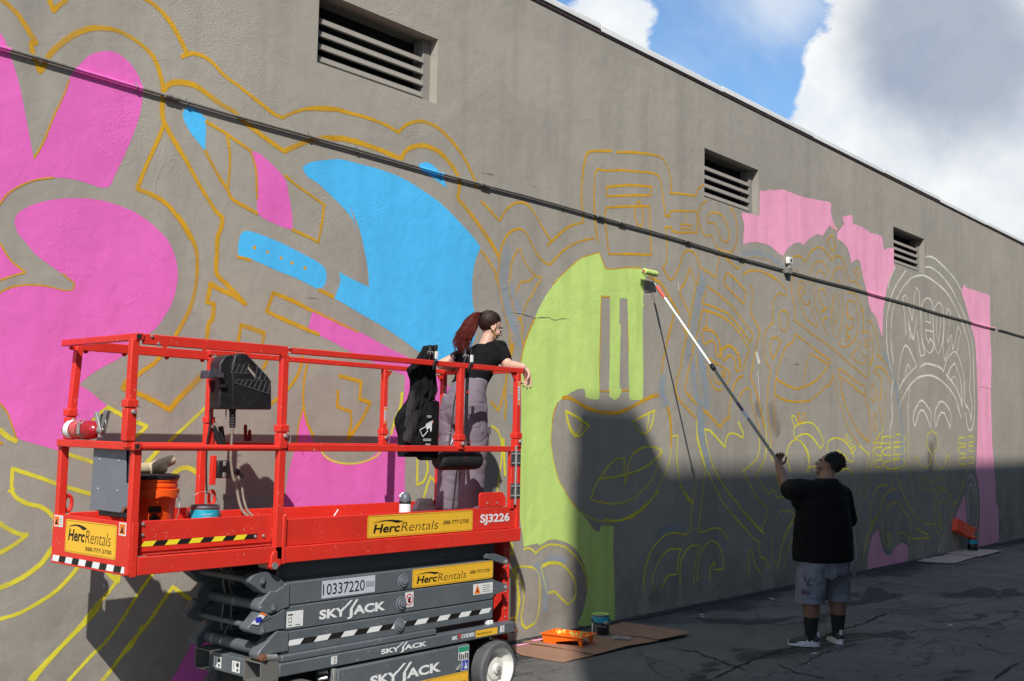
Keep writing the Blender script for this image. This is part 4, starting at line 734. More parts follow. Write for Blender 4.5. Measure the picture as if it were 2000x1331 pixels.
# ------------------------------------------------------------------ the block across the alley whose shadow lies on the wall
M_BRK = mat('render_cream', (.16, .145, .13), .85, var=.1, bump=.4)
M_GLS = mat('window_glass', (.03, .035, .04), .08, spec=.9)
slope = Vector((LDIR.x/LDIR.y, LDIR.z/LDIR.y))
OY = -3.6; dY = WALL_Y-OY
ox = 8.16-slope.x*dY; oz = 1.50-slope.y*dY
opp = root('building', 'plain cream block on the far side of the alley that shades the wall', 'building', (ox+15, OY-5, 0))
part('wall', MB().box(ox, ox+52, OY-11, OY, -.3, oz), M_BRK, opp)
hb = MB()
h0, h1 = 8.20-slope.x*dY, 9.62-slope.x*dY; hz = 2.13-slope.y*dY
hb.prism([(h0, OY-2.5, oz), (h1+.06, OY-2.5, oz), (h1-.02, OY-2.5, oz+.22), (h1-.38, OY-2.5, hz-.04), (h1-.5, OY-2.5, hz-.01), (h0+.02, OY-2.5, hz+.02)], (0, 2.5, 0))
part('stair_head', hb, M_BRK, opp)
for i in range(14):
    for j in range(4):
        wx_ = ox+2+i*3.5; wz_ = 1.2+j*3.6
        if wx_ > ox+50: continue
        fr_ = MB().box(wx_, wx_+1.4, OY+.001, OY+.05, wz_, wz_+1.6); wf_ = part('window', fr_, M_WHITE, opp)
        part('pane', MB().box(wx_+.08, wx_+1.32, OY+.02, OY+.055, wz_+.08, wz_+1.52), M_GLS, wf_)
# ------------------------------------------------------------------ scissor lift
FR.update(W1=(380, 1080, 5.304), W2=(640, 1160, 5.128), W3=(240, 960, 6.25), W4=(700, 960, 6.06), W5=(530, 640, 5.544), N4=(90, 640, 5.545), N5=(90, 860, 4.93))
M_RED = mat('lift_red', (.66, .033, .020), .38, var=.10, vs=3, dirt=(.50, .06, .04), dirt_amt=.35, spec=.45, chips=(.62, .45, .40), bump=.06, bs=25)
M_REDD = mat('lift_red_dusty', (.66, .05, .035), .6, var=.12, vs=5, dirt=(.55, .30, .26), dirt_amt=.35, chips=(.6, .5, .45))
M_GRY = mat('lift_grey', (.098, .112, .125), .45, var=.10, vs=4, dirt=(.16, .16, .155), dirt_amt=.4, spec=.45, bump=.06, bs=20, chips=(.5, .5, .48))
M_GRY2 = mat('lift_grey_panel', (.155, .165, .195), .35, var=.06, vs=3, dirt=(.3, .29, .3), dirt_amt=.2)
M_STEEL = mat('zinc_steel', (.40, .40, .385), .5, metal=.6, var=.15, vs=20)
M_RUST = mat('rusty_steel', (.16, .065, .035), .85, var=.35, vs=14, bump=.4)
M_BLK = mat('black_plastic', (.013, .013, .015), .42, var=.2, vs=8, dirt=(.07, .07, .075), dirt_amt=.35, bump=.15, bs=120)
M_BLKR = mat('black_rubber', (.012, .012, .013), .65)
M_TYRE = mat('grey_tyre', (.085, .088, .092), .75, var=.15, vs=9, dirt=(.16, .155, .15), dirt_amt=.5, bump=.25, bs=60)
M_RIM = mat('white_rim', (.72, .71, .67), .45, var=.05, dirt=(.42, .36, .28), dirt_amt=.45)
M_INK = mat('black_print', (.012, .011, .010), .5, var=0)
M_WPR = mat('white_print', (.74, .75, .75), .5, var=.03)
M_YSG = mat('yellow_sign', (.80, .46, .035), .4, var=.03)
M_YTP = mat('yellow_tape', (.86, .72, .03), .4, var=.03)
M_ORS = mat('orange_sticker', (.80, .20, .025), .45, var=.03)
M_PAPER = mat('sticker_white', (.70, .71, .70), .5, var=.06, vs=30)
M_LBL = mat('number_label', (.50, .54, .60), .35, var=.03)
M_GRN = mat('green_sticker', (.02, .28, .14), .45); M_BLU = mat('blue_sticker', (.03, .04, .38), .45); M_REDP = mat('red_print', (.6, .01, .03), .45)
M_CABLE = mat('dusty_cable', (.20, .165, .125), .7, var=.25, vs=12)

_tc = {}
def text2d(s, bold=0.0, shear=0.0, space=1.0):
    k = (s, bold, shear, space)
    if k in _tc: return _tc[k]
    cu = bpy.data.curves.new('lettering', 'FONT'); cu.body = s; cu.size = 1; cu.offset = bold; cu.shear = shear; cu.space_character = space; cu.resolution_u = 3
    o = bpy.data.objects.new('lettering', cu); C.objects.link(o)
    dg = bpy.context.evaluated_depsgraph_get(); dg.update()
    me = bpy.data.meshes.new_from_object(o.evaluated_get(dg))
    v = [tuple(p.co) for p in me.vertices]; f = [tuple(p.vertices) for p in me.polygons]
    bpy.data.objects.remove(o); bpy.data.curves.remove(cu); bpy.data.meshes.remove(me)
    x0 = min(p[0] for p in v); x1 = max(p[0] for p in v); y0 = min(p[1] for p in v); y1 = max(p[1] for p in v)
    _tc[k] = ([((p[0]-x0)/(x1-x0), (p[1]-y0)/(y1-y0)) for p in v], f); return _tc[k]
class Face:
    """a flat patch of the lift to put print on: origin, across, up"""
    def __init__(s, O, U, V):
        s.O = Vector(O); s.U = Vector(U).normalized(); s.V = Vector(V).normalized(); s.N = s.U.cross(s.V).normalized()
    def p(s, x, y, h=0): return s.O+s.U*x+s.V*y+s.N*h
    def text(s, mb, t, x, y, w_, h_, lift=.0016, **k):
        v, f = text2d(t, **k); return mb.add([s.p(x+a*w_, y+b*h_, lift) for a, b in v], f)
    def poly(s, mb, pts, lift=.0008):
        P = [s.p(x, y, lift) for x, y in pts]; return mb.add(P, [tuple(t) for t in tessellate_polygon([P])])
    def rect(s, mb, x0, y0, x1, y1, lift=.0008, r=0.0, skew=0.0):
        if not r: return s.poly(mb, [(x0, y0), (x1, y0), (x1+skew, y1), (x0+skew, y1)], lift)
        pts = []
        for cx_, cy_, a0 in ((x1-r, y0+r, -90), (x1-r, y1-r, 0), (x0+r, y1-r, 90), (x0+r, y0+r, 180)):
            for k in range(5): a = R(a0+k*22.5); pts.append((cx_+r*math.cos(a), cy_+r*math.sin(a)))
        return s.poly(mb, pts, lift)
def flip_out(me, N):
    for p in me.polygons:
        if p.normal.dot(N) < 0: p.flip()
def pr(name, mb, m, parent, face, label=None):
    me = mb.mesh(name, worg(parent)); me.update(); flip_out(me, face.N); return part(name, me, m, parent, normals=False, label=label)
def herc(face, x0, y0, x1, y1, parent, tall=False, label=None):
    w_, h_ = x1-x0, y1-y0; mb = MB(); face.rect(mb, x0, y0, x1, y1, .0008, r=.012)
    sg = pr('rental_sign', mb, M_YSG, parent, face, label)
    k = MB(); g = .006
    for a in ((x0+g, y0+g, x1-g, y0+g+.0016), (x0+g, y1-g-.0016, x1-g, y1-g), (x0+g, y0+g, x0+g+.0016, y1-g), (x1-g-.0016, y0+g, x1-g, y1-g)): face.rect(k, *a, lift=.0014)
    if tall: tx, ty, tw, th = x0+.06*w_, y0+.36*h_, .84*w_, .36*h_
    else: tx, ty, tw, th = x0+.05*w_, y0+.20*h_, .60*w_, .40*h_
    face.text(k, 'Herc', tx, ty, tw*.40, th, bold=.028, shear=.18); face.text(k, 'Rentals', tx+tw*.415, ty, tw*.585, th*1.04, bold=-.012, shear=.18)
    sw = [(0, .0), (.10, .12), (.22, .20), (.36, .21), (.50, .14), (.60, .04), (.52, -.05), (.46, -.06), (.38, .06), (.26, .12), (.12, .08)]
    face.poly(k, [(tx-.02*tw+a*tw*.78, ty+th*1.12+b*th*1.5) for a, b in sw], .0015)
    if tall: face.text(k, '888-777-2700', x0+.42*w_, y0+.13*h_, .50*w_, .12*h_, bold=.01)
    else: face.text(k, '888-777-2700', x0+.70*w_, y0+.38*h_, .26*w_, .19*h_, bold=.01, shear=.15)
    pr('lettering', k, M_INK, sg, face); return sg
def skyjack(face, x, y, w_, h_, parent, m=None):
    k = MB(); face.text(k, 'SKY', x, y, w_*.395, h_, bold=.04); face.text(k, 'ACK', x+w_*.50, y, w_*.50, h_, bold=.04)
    face.poly(k, [(x+w_*.335, y+h_*.80), (x+w_*.375, y+h_*.80), (x+w_*.490, y+h_*1.62), (x+w_*.450, y+h_*1.62)], .0017); face.poly(k, [(x+w_*.445, y+h_*.66), (x+w_*.490, y+h_*.72), (x+w_*.575, y+h_*1.62), (x+w_*.535, y+h_*1.62)], .0019)
    face.text(k, 'j' if False else 'J', x+w_*.405, y-h_*.36, w_*.085, h_*1.06, lift=.0021, bold=.03)
    return pr('lettering', k, m or M_WPR, parent, face)
def stripes(face, x0, x1, y0, y1, n, parent, ma, mb_, name='hazard_stripe', skew=.03, slope=0.0, first=1):
    st = (x1-x0)/n
    for i in range(n):
        xa = x0+i*st; za = y0+slope*(xa-x0); zb = y0+slope*(xa+st-x0); hh = y1-y0; q = MB()
        face.poly(q, [(xa, za), (xa+st, zb), (xa+st+skew, zb+hh), (xa+skew, za+hh)], .0009)
        pr(name, q, mb_ if (i+first) % 2 else ma, parent, face)

X0, X1 = 2.970, 6.012
lift = root('scissor_lift', 'red and grey scissor lift with its deck rolled out, parked against the mural wall', 'scissor lift', (4.6, 5.45, 0))
def rod(name, a, b, w_, h_, m=M_RED, parent=lift, bev=.004, **k): return part(name, MB().beam(a, b, w_, h_), m, parent, bevel=bev, **k)
# deck
DZ = 1.178
dk = MB().box(X0+.01, X1-.02, NEAR_Y+.045, FAR_Y-.045, DZ-.03, DZ)
deck = part('deck', dk, M_REDD, lift, bevel=.003)
tread = MB(); rnd = random.Random(3)
for i in range(64):
    for j in range(16):
        cx_ = X0+.05+i*.046; cy_ = NEAR_Y+.07+j*.046+(i % 2)*.023; s_ = .012 if (i+j) % 2 else -.012
        tread.beam((cx_-.011, cy_-s_, DZ+.001), (cx_+.011, cy_+s_, DZ+.001), .006, .004)
part('tread_pattern', tread, M_REDD, deck, kind='stuff')
# side members
for y, sgn, nm in ((NEAR_Y, 1, 'near'), (FAR_Y, -1, 'far')):
    def b_(name, x0, x1, d0, d1, z0, z1, m=M_RED): return part(name, MB().box(x0, x1, y+sgn*d0, y+sgn*d1, z0, z1), m, lift, bevel=.004)
    sp = b_('side_plate', 3.905, X1-.004, .010, .026, 1.143, 1.297)
    b_('side_band', 3.93, X1+.006, -.006, .034, 1.050, 1.141)
    b_('side_plate', 3.03, 3.86, .036, .050, 1.168, 1.326)
    b_('lower_rail', X0+.035, 3.925, -.002, .036, 1.056, 1.147)
    b_('deck_lip', 3.905, 3.93, -.008, .04, 1.045, 1.32)
    if sgn > 0: nsp = sp
ep = part('end_plate', MB().box(X0-.004, X0+.008, NEAR_Y+.01, FAR_Y+.004, 1.052, 1.322), M_RED, lift, bevel=.003)
part('edge_trim', MB().box(X0-.007, X0+.030, NEAR_Y-.004, NEAR_Y+.009, 1.050, 1.322), M_RED, lift, bevel=.003)
F_end = Face((X0-.0045, FAR_Y, 1.052), (0, -1, 0), (0, 0, 1))
herc(F_end, .145, .072, .675, .248, ep, tall=True)
stripes(F_end, .01, .80, .012, .045, 11, ep, M_INK, M_WPR, name='reflective_stripe', skew=.012)
def tri_sticker(face, x0, y0, w_, h_, parent, colm=M_ORS):
    a = MB(); face.rect(a, x0, y0, x0+w_, y0+h_, .0008); s_ = pr('warning_sticker', a, M_PAPER, parent, face)
    b = MB(); face.rect(b, x0+w_*.05, y0+h_*.1, x0+w_*.58, y0+h_*.9, .0013); pr('orange_field', b, colm, s_, face)
    c = MB(); face.poly(c, [(x0+w_*.12, y0+h_*.2), (x0+w_*.25, y0+h_*.5), (x0+w_*.20, y0+h_*.8), (x0+w_*.32, y0+h_*.55), (x0+w_*.45, y0+h_*.75), (x0+w_*.38, y0+h_*.4), (x0+w_*.5, y0+h_*.2)], .0017)
    for i in range(5): face.rect(c, x0+w_*.66, y0+h_*(.16+.15*i), x0+w_*(.92-.08*(i % 2)), y0+h_*(.20+.15*i), .0017)
    pr('print', c, M_INK, s_, face); return s_
tri_sticker(F_end, .010, .200, .10, .062, ep); tri_sticker(F_end, .695, .200, .105, .066, ep)
# side print
F_n = Face((0, NEAR_Y+.0095, 0), (1, 0, 0), (0, 0, 1))
herc(F_n, 4.560, 1.150, 5.520, 1.288, nsp)
k = MB(); F_n.text(k, 'SJ3226', 5.597, 1.178, .31, .076, bold=.03); pr('lettering', k, M_WPR, nsp, F_n)
F_x = Face((0, NEAR_Y+.0355, 0), (1, 0, 0), (0, 0, 1))
stripes(F_x, 3.035, 3.74, 1.196, 1.222, 10, lift, M_INK, M_YTP, skew=.022)
# bolts
bo = MB()
def bolt(x, y, z, r_=.009, ax=(0, -1, 0)): bo.lathe([(r_, 0), (r_, .004), (r_*.75, .008)], (x, y, z), ax, 8)
for x, z in ((3.745, 1.208), (3.80, 1.208), (3.045, 1.31), (3.045, 1.255)): bolt(x, NEAR_Y+.036, z)
for x, z in ((3.925, 1.315), (3.925, 1.235), (5.99, 1.235)): bolt(x, NEAR_Y+.010, z)
# red hanger bracket with its pin under the deck edge
hb_ = MB(); P = [at(x, y, Y=NEAR_Y-.012) for x, y in parse('W3 1845,735 1890,730 1890,820 1940,830 1930,900 1880,950 1820,960 1795,930 1810,850 1820,780')]
hb_.prism(P, (0, .035, 0)); part('hanger_bracket', hb_, M_RED, lift, bevel=.003)
c_ = at(*parse('W3 1852,910')[0], Y=NEAR_Y-.015)
part('pin_boss', MB().cyl(c_+Vector((0, .02, 0)), c_+Vector((0, .12, 0)), .024), mat('pale_boss', (.5, .32, .28), .5), lift, smooth=40)
part('pin_plate', MB().lathe([(.020, 0), (.020, .006)], c_, (0, -1, 0), 12), M_STEEL, lift)
# guard rails
RT, RM = 2.284, 1.722
def post(x, y, z0, z1, w_=.040, d_=.040, lean=0.0, name='rail_post'):
    return rod(name, (x, y, z0), (x+lean, y, z1), d_, w_, bev=.004) if False else part(name, MB().beam((x, y, z0), (x+lean, y, z1), w_, d_, up=(0, 1, 0)), M_RED, lift, bevel=.004)
NY, FY = NEAR_Y+.018, FAR_Y-.018
post(2.975, NY, 1.06, 1.70, .046); post(2.993, FY, 1.14, 1.70, .046)
post(2.930, NY, 1.70, 2.255, .042, lean=.004); post(3.018, FY, 1.70, 2.255, .040, lean=.03)
post(3.885, NY, 1.045, 1.70, .048); post(3.885, NY, 1.70, 2.24, .044, lean=.0)
post(3.885, FY, 1.14, 1.70, .046); post(3.925, FY, 1.70, 2.25, .040)
post(5.375, NY, 1.70, 2.255, .044); post(5.400, FY, 1.70, 2.265, .040)
post(5.975, NY, 1.72, 2.255, .044); post(6.02, FY, 1.70, 2.265, .040); post(5.99, FY, 1.14, 1.70, .050)
post(5.925, NY, 1.28, 1.70, .034); post(5.992, NY, 1.05, 1.72, .036)
# top rails
rod('top_rail', (2.975, NY-.012, 2.258), (3.895, NY-.012, 2.262), .018, .055); rod('top_rail', (3.0, FY+.010, 2.262), (3.93, FY+.010, 2.262), .018, .055)
rod('top_rail', (3.86, NY-.004, RT-.017), (X1+.012, NY-.004, RT-.014), .034, .036); rod('top_rail', (3.90, FY, RT-.003), (X1+.012, FY, RT-.003), .034, .034)
rod('end_rail', (2.952, NY-.03, 2.268), (2.968, FY+.006, 2.268), .040, .036); rod('end_rail', (X1-.006, NY+.018, RT-.014), (X1-.006, FY-.018, RT-.010), .034, .034)
part('opening_shade', MB().box(2.932, 2.958, NY-.0312, NY-.026, 2.256, 2.280), M_DARK, lift)  # black block stands for the shade inside the open rail end
# knee rails
rod('mid_rail', (2.955, NY-.018, 1.708), (2.972, FY+.0, 1.712), .045, .040)
part('opening_shade', MB().box(2.945, 2.970, NY-.0412, NY-.036, 1.696, 1.720), M_DARK, lift); rod('mid_rail', (2.958, NY-.040, 1.708), (2.958, NY-.017, 1.708), .045, .040)  # again a black block for the shade in the tube mouth
part('mid_rail', MB().cyl((3.0, NY-.01, 1.703), (3.88, NY-.01, 1.703), .017), M_RED, lift, smooth=40); part('mid_rail', MB().cyl((3.0, FY, 1.703), (3.9, FY, 1.703), .016), M_RED, lift, smooth=40)
rod('mid_rail', (3.87, NY, 1.704), (5.99, NY, 1.704), .030, .040); rod('mid_rail', (3.9, FY, 1.704), (6.0, FY, 1.704), .030, .040)
rod('mid_rail', (6.0, NY+.02, 1.704), (6.0, FY-.02, 1.704), .034, .034)
# sockets with pins where the upper frames fold
M_WIRE = mat('wire', (.45, .45, .42), .4, metal=.7)
def socket(x, y, z0, z1, w_=.054, sx=0, ring=True):
    part('rail_socket', MB().box(x-w_/2, x+w_/2, y-w_/2, y+w_/2, z0, z1-.045), M_RED, lift, bevel=.004)
    part('rail_socket', MB().box(x-w_/2-.004, x+w_/2+.004, y-w_/2-.003, y+w_/2+.003, z1-.040, z1), M_RED, lift, bevel=.004)
    part('pin', MB().lathe([(.012, 0), (.012, .010), (.009, .014)], (x+.004, y-w_/2-.001, z1-.062), (0, -1, 0), 10), M_STEEL, lift, smooth=40)
    if ring:
        pts = [(x+w_/2+.010+.022*math.sin(a*.7), y-.01+.004*math.sin(a*2), z1-.05+.045*math.cos(a*.7)-.02) for a in range(10)]
        part('lanyard', MB().tube(pts, .0016, 5), M_WIRE, lift)
socket(2.928, NY, 1.735, 1.945, .054); socket(3.0+.02, FY, 1.735, 1.90, .050); socket(3.885, NY, 1.700, 1.835, .056); socket(3.925, FY, 1.70, 1.88, .05)
socket(5.375, NY, 1.700, 1.80, .054); socket(5.40, FY, 1.70, 1.83, .05); socket(5.975, NY, 1.715, 1.82, .056); socket(6.02, FY, 1.70, 1.83, .05)
# gussets under the top rail, hinge ears
for x, y, sx in ((5.975, NY, -1), (6.02, FY, -1), (5.40, FY, 1)):
    g_ = MB().prism([(x-.02*sx, y-.006, 2.255), (x+.075*sx, y-.006, 2.255), (x+.02*sx, y-.006, 2.19), (x-.02*sx, y-.006, 2.19)], (0, .012, 0)); part('gusset', g_, M_RED, lift, bevel=.002)
for x in (3.10, 3.34, 3.62, 3.87):
    for y in (NY-.020, FY+.016): part('rail_ear', MB().lathe([(.016, 0), (.016, .006)], (x, y+.004, 2.235), (0, -1, 0), 10), M_RED, lift)
for x, z in ((3.02, 2.275), (3.06, 2.240), (3.905, 2.280), (3.905, 2.250)): bolt(x, NY-.022, z, .008)
for x, z in ((3.94, 2.268), (3.94, 2.243)): bolt(x, FY-.010, z, .008)
# gate hinges at the right end
for z in (1.585, 1.355):
    hp = MB().box(5.900, 5.942, NY-.024, NY-.017, z, z+.105); hp.box(5.958, 6.002, NY-.024, NY-.018, z, z+.105); part('gate_hinge', hp, mat('hinge_plate', (.10, .10, .105), .5, metal=.4), lift, bevel=.002)
    for x in (5.91, 5.93, 5.97, 5.992):
        for zz in (z+.018, z+.085): bolt(x, NY-.024, zz, .006)
part('hinge_rod', MB().cyl((5.950, NY-.024, 1.31), (5.950, NY-.024, 1.73), .009), M_STEEL, lift, smooth=40)
gp = MB().prism([(5.62, NY+.02, 1.30), (5.62, NY+.02, 1.385), (5.635, NY+.02, 1.40), (5.86, NY+.02, 1.40), (5.90, NY+.02, 1.36), (5.90, NY+.02, 1.30)], (0, .012, 0)); part('gate_plate', gp, M_RED, lift, bevel=.003)
for x in (5.70, 5.80): bolt(x, NY+.02, 1.325, .006)
part('bolt', bo, M_STEEL, lift, kind='stuff')
# lifting eyes
def eye(name, pts, m, tube_r=.011):
    part(name, MB().tube(pts, tube_r, 8, cap=False), m, lift, smooth=40)
for (cx_, y) in ((3.035, FY), (3.97, FY)):
    pts = [(cx_+.022*math.cos(a*math.pi/7), y, 1.375+.045*math.sin(a*math.pi/7)) for a in range(15)]; eye('tie_down_eye', pts, M_RED)
# grey back panel at the rolled out end
gp_ = MB(); P = [at(x, y, X=X0+.012) for x, y in parse('N5 485,35 740,48 770,60 765,410 800,430 825,470 810,640 740,650 715,700 420,665 460,60')]
gp_.prism(P, (.006, 0, 0)); panel = part('document_panel', gp_, M_GRY2, lift, bevel=.002, label='flat grey metal panel fixed to the end rail')
pb = MB(); mid_ = (P[0]+P[4])/2
pb.box(X0+.025, X0+.075, 5.16, 5.44, 1.335, 1.70); part('document_box', pb, M_BLK, lift, bevel=.006)
rv = MB()
for q in parse('N5 515,185 700,200 497,468 685,487 790,635 805,455 490,45 755,65'):
    rv.lathe([(.007, 0), (.005, .004)], at(*q, X=X0+.012), (-1, 0, 0), 8)
part('rivet', rv, M_STEEL, panel, kind='stuff')
part('rust_patch', MB().prism([at(x, y, X=X0+.0105) for x, y in parse('N5 735,650 770,640 790,600 812,600 812,645 760,665 735,700 722,695')], (.001, 0, 0)), M_RUST, panel)
# receptacle box on the far lower post, dark tube hooks on the rail, notched red bracket
rc = part('outlet_box', MB().box(3.955, 4.055, FY-.075, FY-.015, 1.50, 1.61), M_BLK, lift, bevel=.010)
part('latch', MB().box(3.99, 4.01, FY-.085, FY-.076, 1.505, 1.535).box(3.99, 4.01, FY-.085, FY-.076, 1.575, 1.605), M_STEEL, rc, bevel=.002)
part('bracket', MB().box(3.925, 3.955, FY-.06, FY-.03, 1.46, 1.64), M_RED, lift, bevel=.003)
cg = MB(); pts = [(4.055+.012*i, FY-.045-.01*math.sin(i*.3), 1.555-.0008*i*i) for i in range(9)]; cg.tube(pts, [.020-.003*(i % 2) for i in range(9)], 10); part('plug_gland', cg, M_BLKR, rc)
nb = MB(); P = [at(x, y, Y=FY+.02) for x, y in [(477, 862), (477, 832), (480, 829), (483, 832), (483, 850), (485, 850), (485, 842), (488, 839), (491, 842), (491, 862)]]; nb.prism(P, (0, .006, 0)); part('notched_bracket', nb, mat('dark_red', (.22, .01, .012), .5), lift)
gh = MB().cyl(at(415, 833, Y=FY-.02), at(431, 868, Y=FY-.03), .018); gh.cyl(at(431, 834, Y=FY-.04), at(436, 868, Y=FY-.03), .017); gh.cyl(at(420, 848, Y=FY-.02), at(432, 846, Y=FY-.03), .012)
part('rubber_grip', gh, M_BLKR, lift, smooth=40)
# stickers on the posts
for x, y, z0, z1, m in ((3.925, FY-.0215, 1.90, 2.04, M_PAPER), (3.925, FY-.0215, 2.10, 2.22, M_WPR), (5.400, FY-.0215, 1.87, 1.99, M_PAPER), (5.975, NY-.0205, 2.02, 2.19, M_PAPER), (6.02, FY-.0215, 2.0, 2.17, M_PAPER)):
    f_ = Face((x-.014, y, z0), (1, 0, 0), (0, 0, 1)); a = MB(); f_.rect(a, 0, 0, .024, z1-z0, .0008); s_ = pr('post_sticker', a, m, lift, f_)
    if m is M_PAPER:
        b = MB(); f_.rect(b, .002, (z1-z0)*.02, .022, (z1-z0)*.22, .0013); f_.rect(b, .002, (z1-z0)*.8, .022, (z1-z0)*.97, .0013); pr('orange_field', b, M_ORS, s_, f_)
        c = MB()
        for i in range(7): f_.rect(c, .004+.002*(i % 2), (z1-z0)*(.28+.07*i), .019, (z1-z0)*(.31+.07*i), .0013)
        pr('print', c, M_INK, s_, f_)

# ---- control box hung on the far rail
YB0, YB1 = 5.62, 5.675
FRB = (380, 670, 6.655); FR['X5'] = FRB
out = [at(x, y, Y=YB0) for x, y in parse('X5 505,260 530,165 600,135 690,150 770,235 860,330 960,440 1000,500 1003,860 985,870 500,866 495,480 490,300')]
hole = [at(x, y, Y=YB0) for x, y in parse('X5 700,300 720,280 745,290 845,405 850,450 830,475 805,468 705,345')]
mb = MB(); n1_, n2_ = len(out), len(hole); off = Vector((0, YB1-YB0, 0))
tri = tessellate_polygon([out, hole]); V_ = out+hole; V2 = [p+off for p in V_]; N_ = len(V_)
mb.add(V_+V2, [tuple(t) for t in tri]+[tuple(i+N_ for i in reversed(t)) for t in tri]+[(i, (i+1) % n1_, (i+1) % n1_+N_, i+N_) for i in range(n1_)]+[(n1_+i, n1_+i+N_, n1_+(i+1) % n2_+N_, n1_+(i+1) % n2_) for i in range(n2_)])
cbx = part('control_box', mb, M_BLK, lift, bevel=.012, label='black control box with a carrying handle hole')
# shoulder on its left with the key housing
sh = [at(x, y, Y=YB0+.01) for x, y in parse('X5 540,865 540,320 545,180 500,150 400,190 345,270 340,850 360,865')]
part('shoulder', MB().prism([p+Vector((.0, .01, 0)) for p in sh], (0, .11, 0)), M_BLK, cbx, bevel=.012)
rb = MB()
for i in range(7):
    a, b = parse('X5 %f,275 %f,395' % (545+i*62-20, 485+i*62-12)); 
    if i > 3: a, b = parse('X5 %f,%f %f,%f' % (760+(i-3)*62, 285+(i-4)*55, 700+(i-3)*62+20, 480))
    rb.beam(at(*a, Y=YB0-.002), at(*b, Y=YB0-.002), .003, .003)
for i in range(8):
    a, b = parse('X5 %f,%f %f,%f' % (575+i*60, 482+2*i, 530+i*60, 515+i*20)); rb.beam(at(*a, Y=YB0-.002), at(*b, Y=YB0-.002), .003, .003)
for l_ in ('X5 500,390 740,400', 'X5 520,480 1000,495', 'X5 515,520 1000,670'):
    a, b = parse(l_); rb.beam(at(*a, Y=YB0-.002), at(*b, Y=YB0-.002), .004, .003)
part('rib', rb, mat('worn_rib', (.10, .10, .105), .5), cbx, kind='stuff')
jh = [at(x, y, Y=YB0-.03) for x, y in parse('X5 175,440 195,355 305,350 385,395 385,460 300,455 180,462')]
part('switch_housing', MB().prism(jh, (0, .09, 0)), mat('dusty_black', (.05, .05, .06), .6, var=.3, vs=25), cbx, bevel=.004)
part('recess_shade', MB().box(jh[0].x+.11, jh[0].x+.15, YB0-.003, YB0+.01, 2.06, 2.10), M_DARK, cbx)  # solid black block, standing for the dark of a recess
part('bracket', MB().prism([at(x, y, Y=YB0+.10) for x, y in parse('X5 190,470 340,480 330,560 215,650')], (0, .012, 0)), mat('dark_red2', (.3, .012, .014), .5), cbx)
part('cable_gland', MB().tube([at(495, 798+i*3.1, Y=YB0+.06) if False else at(454, 800+i*2.6, Y=YB0+.06) for i in range(15)], [.023, .023]+[.018+.003*(i % 2) for i in range(12)]+[.011], 10), M_BLKR, cbx)
part('key_tab', MB().box(3.925, 3.932, YB0+.05, YB0+.056, 1.86, 1.94), M_STEEL, cbx)
cab = [(454, 836), (452, 870), (451, 900), (455, 930), (462, 950), (466, 975), (472, 995), (480, 1005), (492, 1012)]
cbp = [at(x, y, Y=5.66-.012*i*i/4) for i, (x, y) in enumerate(cab)]
P2 = smooth_runs([(i, 0) for i in range(3)], False)
def spline(P, k=6):
    out = []; n = len(P)
    for i in range(n-1):
        p0, p1, p2, p3 = P[max(i-1, 0)], P[i], P[i+1], P[min(i+2, n-1)]
        for j in range(k):
            t = j/k; out.append(.5*((2*p1)+(p2-p0)*t+(2*p0-5*p1+4*p2-p3)*t*t+(3*p1-p0-3*p2+p3)*t**3))
    return out+[P[-1]]
part('cable', MB().tube(spline(cbp), .009, 8), M_CABLE, lift, smooth=60, label='tan control cable')
part('cable', MB().tube(spline([p+Vector((.03, -.01, 0)) for p in cbp[3:]]+[]), .008, 8), M_CABLE, lift, smooth=60)
pc_ = [at(x, y, Y=5.80) for x, y in [(411, 746), (411, 790), (410, 830), (405, 860), (403, 900), (403, 940), (404, 965)]]
part('cable', MB().tube(spline(pc_), .006, 7), M_BLKR, lift, smooth=60)
for a, b in (((408, 703), (425, 697)), ((410, 704), (420, 710)), ((556, 702), (562, 712))):
    part('zip_tie', MB().tube([at(*a, Y=FY-.03), at((a[0]+b[0])/2, (a[1]+b[1])/2-1, Y=FY-.05), at(*b, Y=FY-.06)], .002, 5), M_BLKR, lift)

part('slide_frame', MB().box(3.42, 3.93, NEAR_Y+.05, FAR_Y-.05, 1.075, 1.140), M_BLKR, lift)
# ---- scissor arms
AY0, AY1 = 5.080, 5.125
def pxp(txt, Y): return [at(x, y, Y=Y) for x, y in parse(txt)]
ZB = dict(B=(.800, .930), C=(.658, .796), D=(.525, .654))
def arm(z0, z1, x0=3.955, x1=5.782, right=None, m=M_GRY, label=None):
    o = None
    for ys in ((AY0, AY1), (5.68, 5.725)):
        P = [(x0, ys[0], z0+.012), (x0+.01, ys[0], z0), (x1-.02, ys[0], z0), (x1, ys[0], z0+.01)]
        if right: P += [(x1+.02, ys[0], z0+.03), (right, ys[0], (z0+z1)/2-.022), (right+.012, ys[0], (z0+z1)/2), (right, ys[0], (z0+z1)/2+.022), (x1+.02, ys[0], z1-.012)]
        P += [(x1, ys[0], z1), (x0+.01, ys[0], z1), (x0, ys[0], z1-.012)]
        a_ = part('scissor_arm', MB().prism(P, (0, ys[1]-ys[0], 0)), m, lift, bevel=.006, label=label)
        o = o or a_
    return o
AY0, AY1 = 5.150, 5.19
armA = arm(.937, 1.040, 3.98, 5.86, None); AY0, AY1 = 5.080, 5.125; armA.location.y += 0; armB = arm(*ZB['B']); armC = arm(*ZB['C'], right=5.92); armD = arm(*ZB['D'])
for z in (.925,):  # small lug of the dark top pair
    for ys in (AY0-.002, 5.68): part('arm_lug', MB().prism([(5.70, ys, .945), (5.90, ys, .885), (5.93, ys, .90), (5.925, ys, .93), (5.80, ys, .97), (5.70, ys, .975)], (0, .04, 0)), M_GRY, lift, bevel=.004)
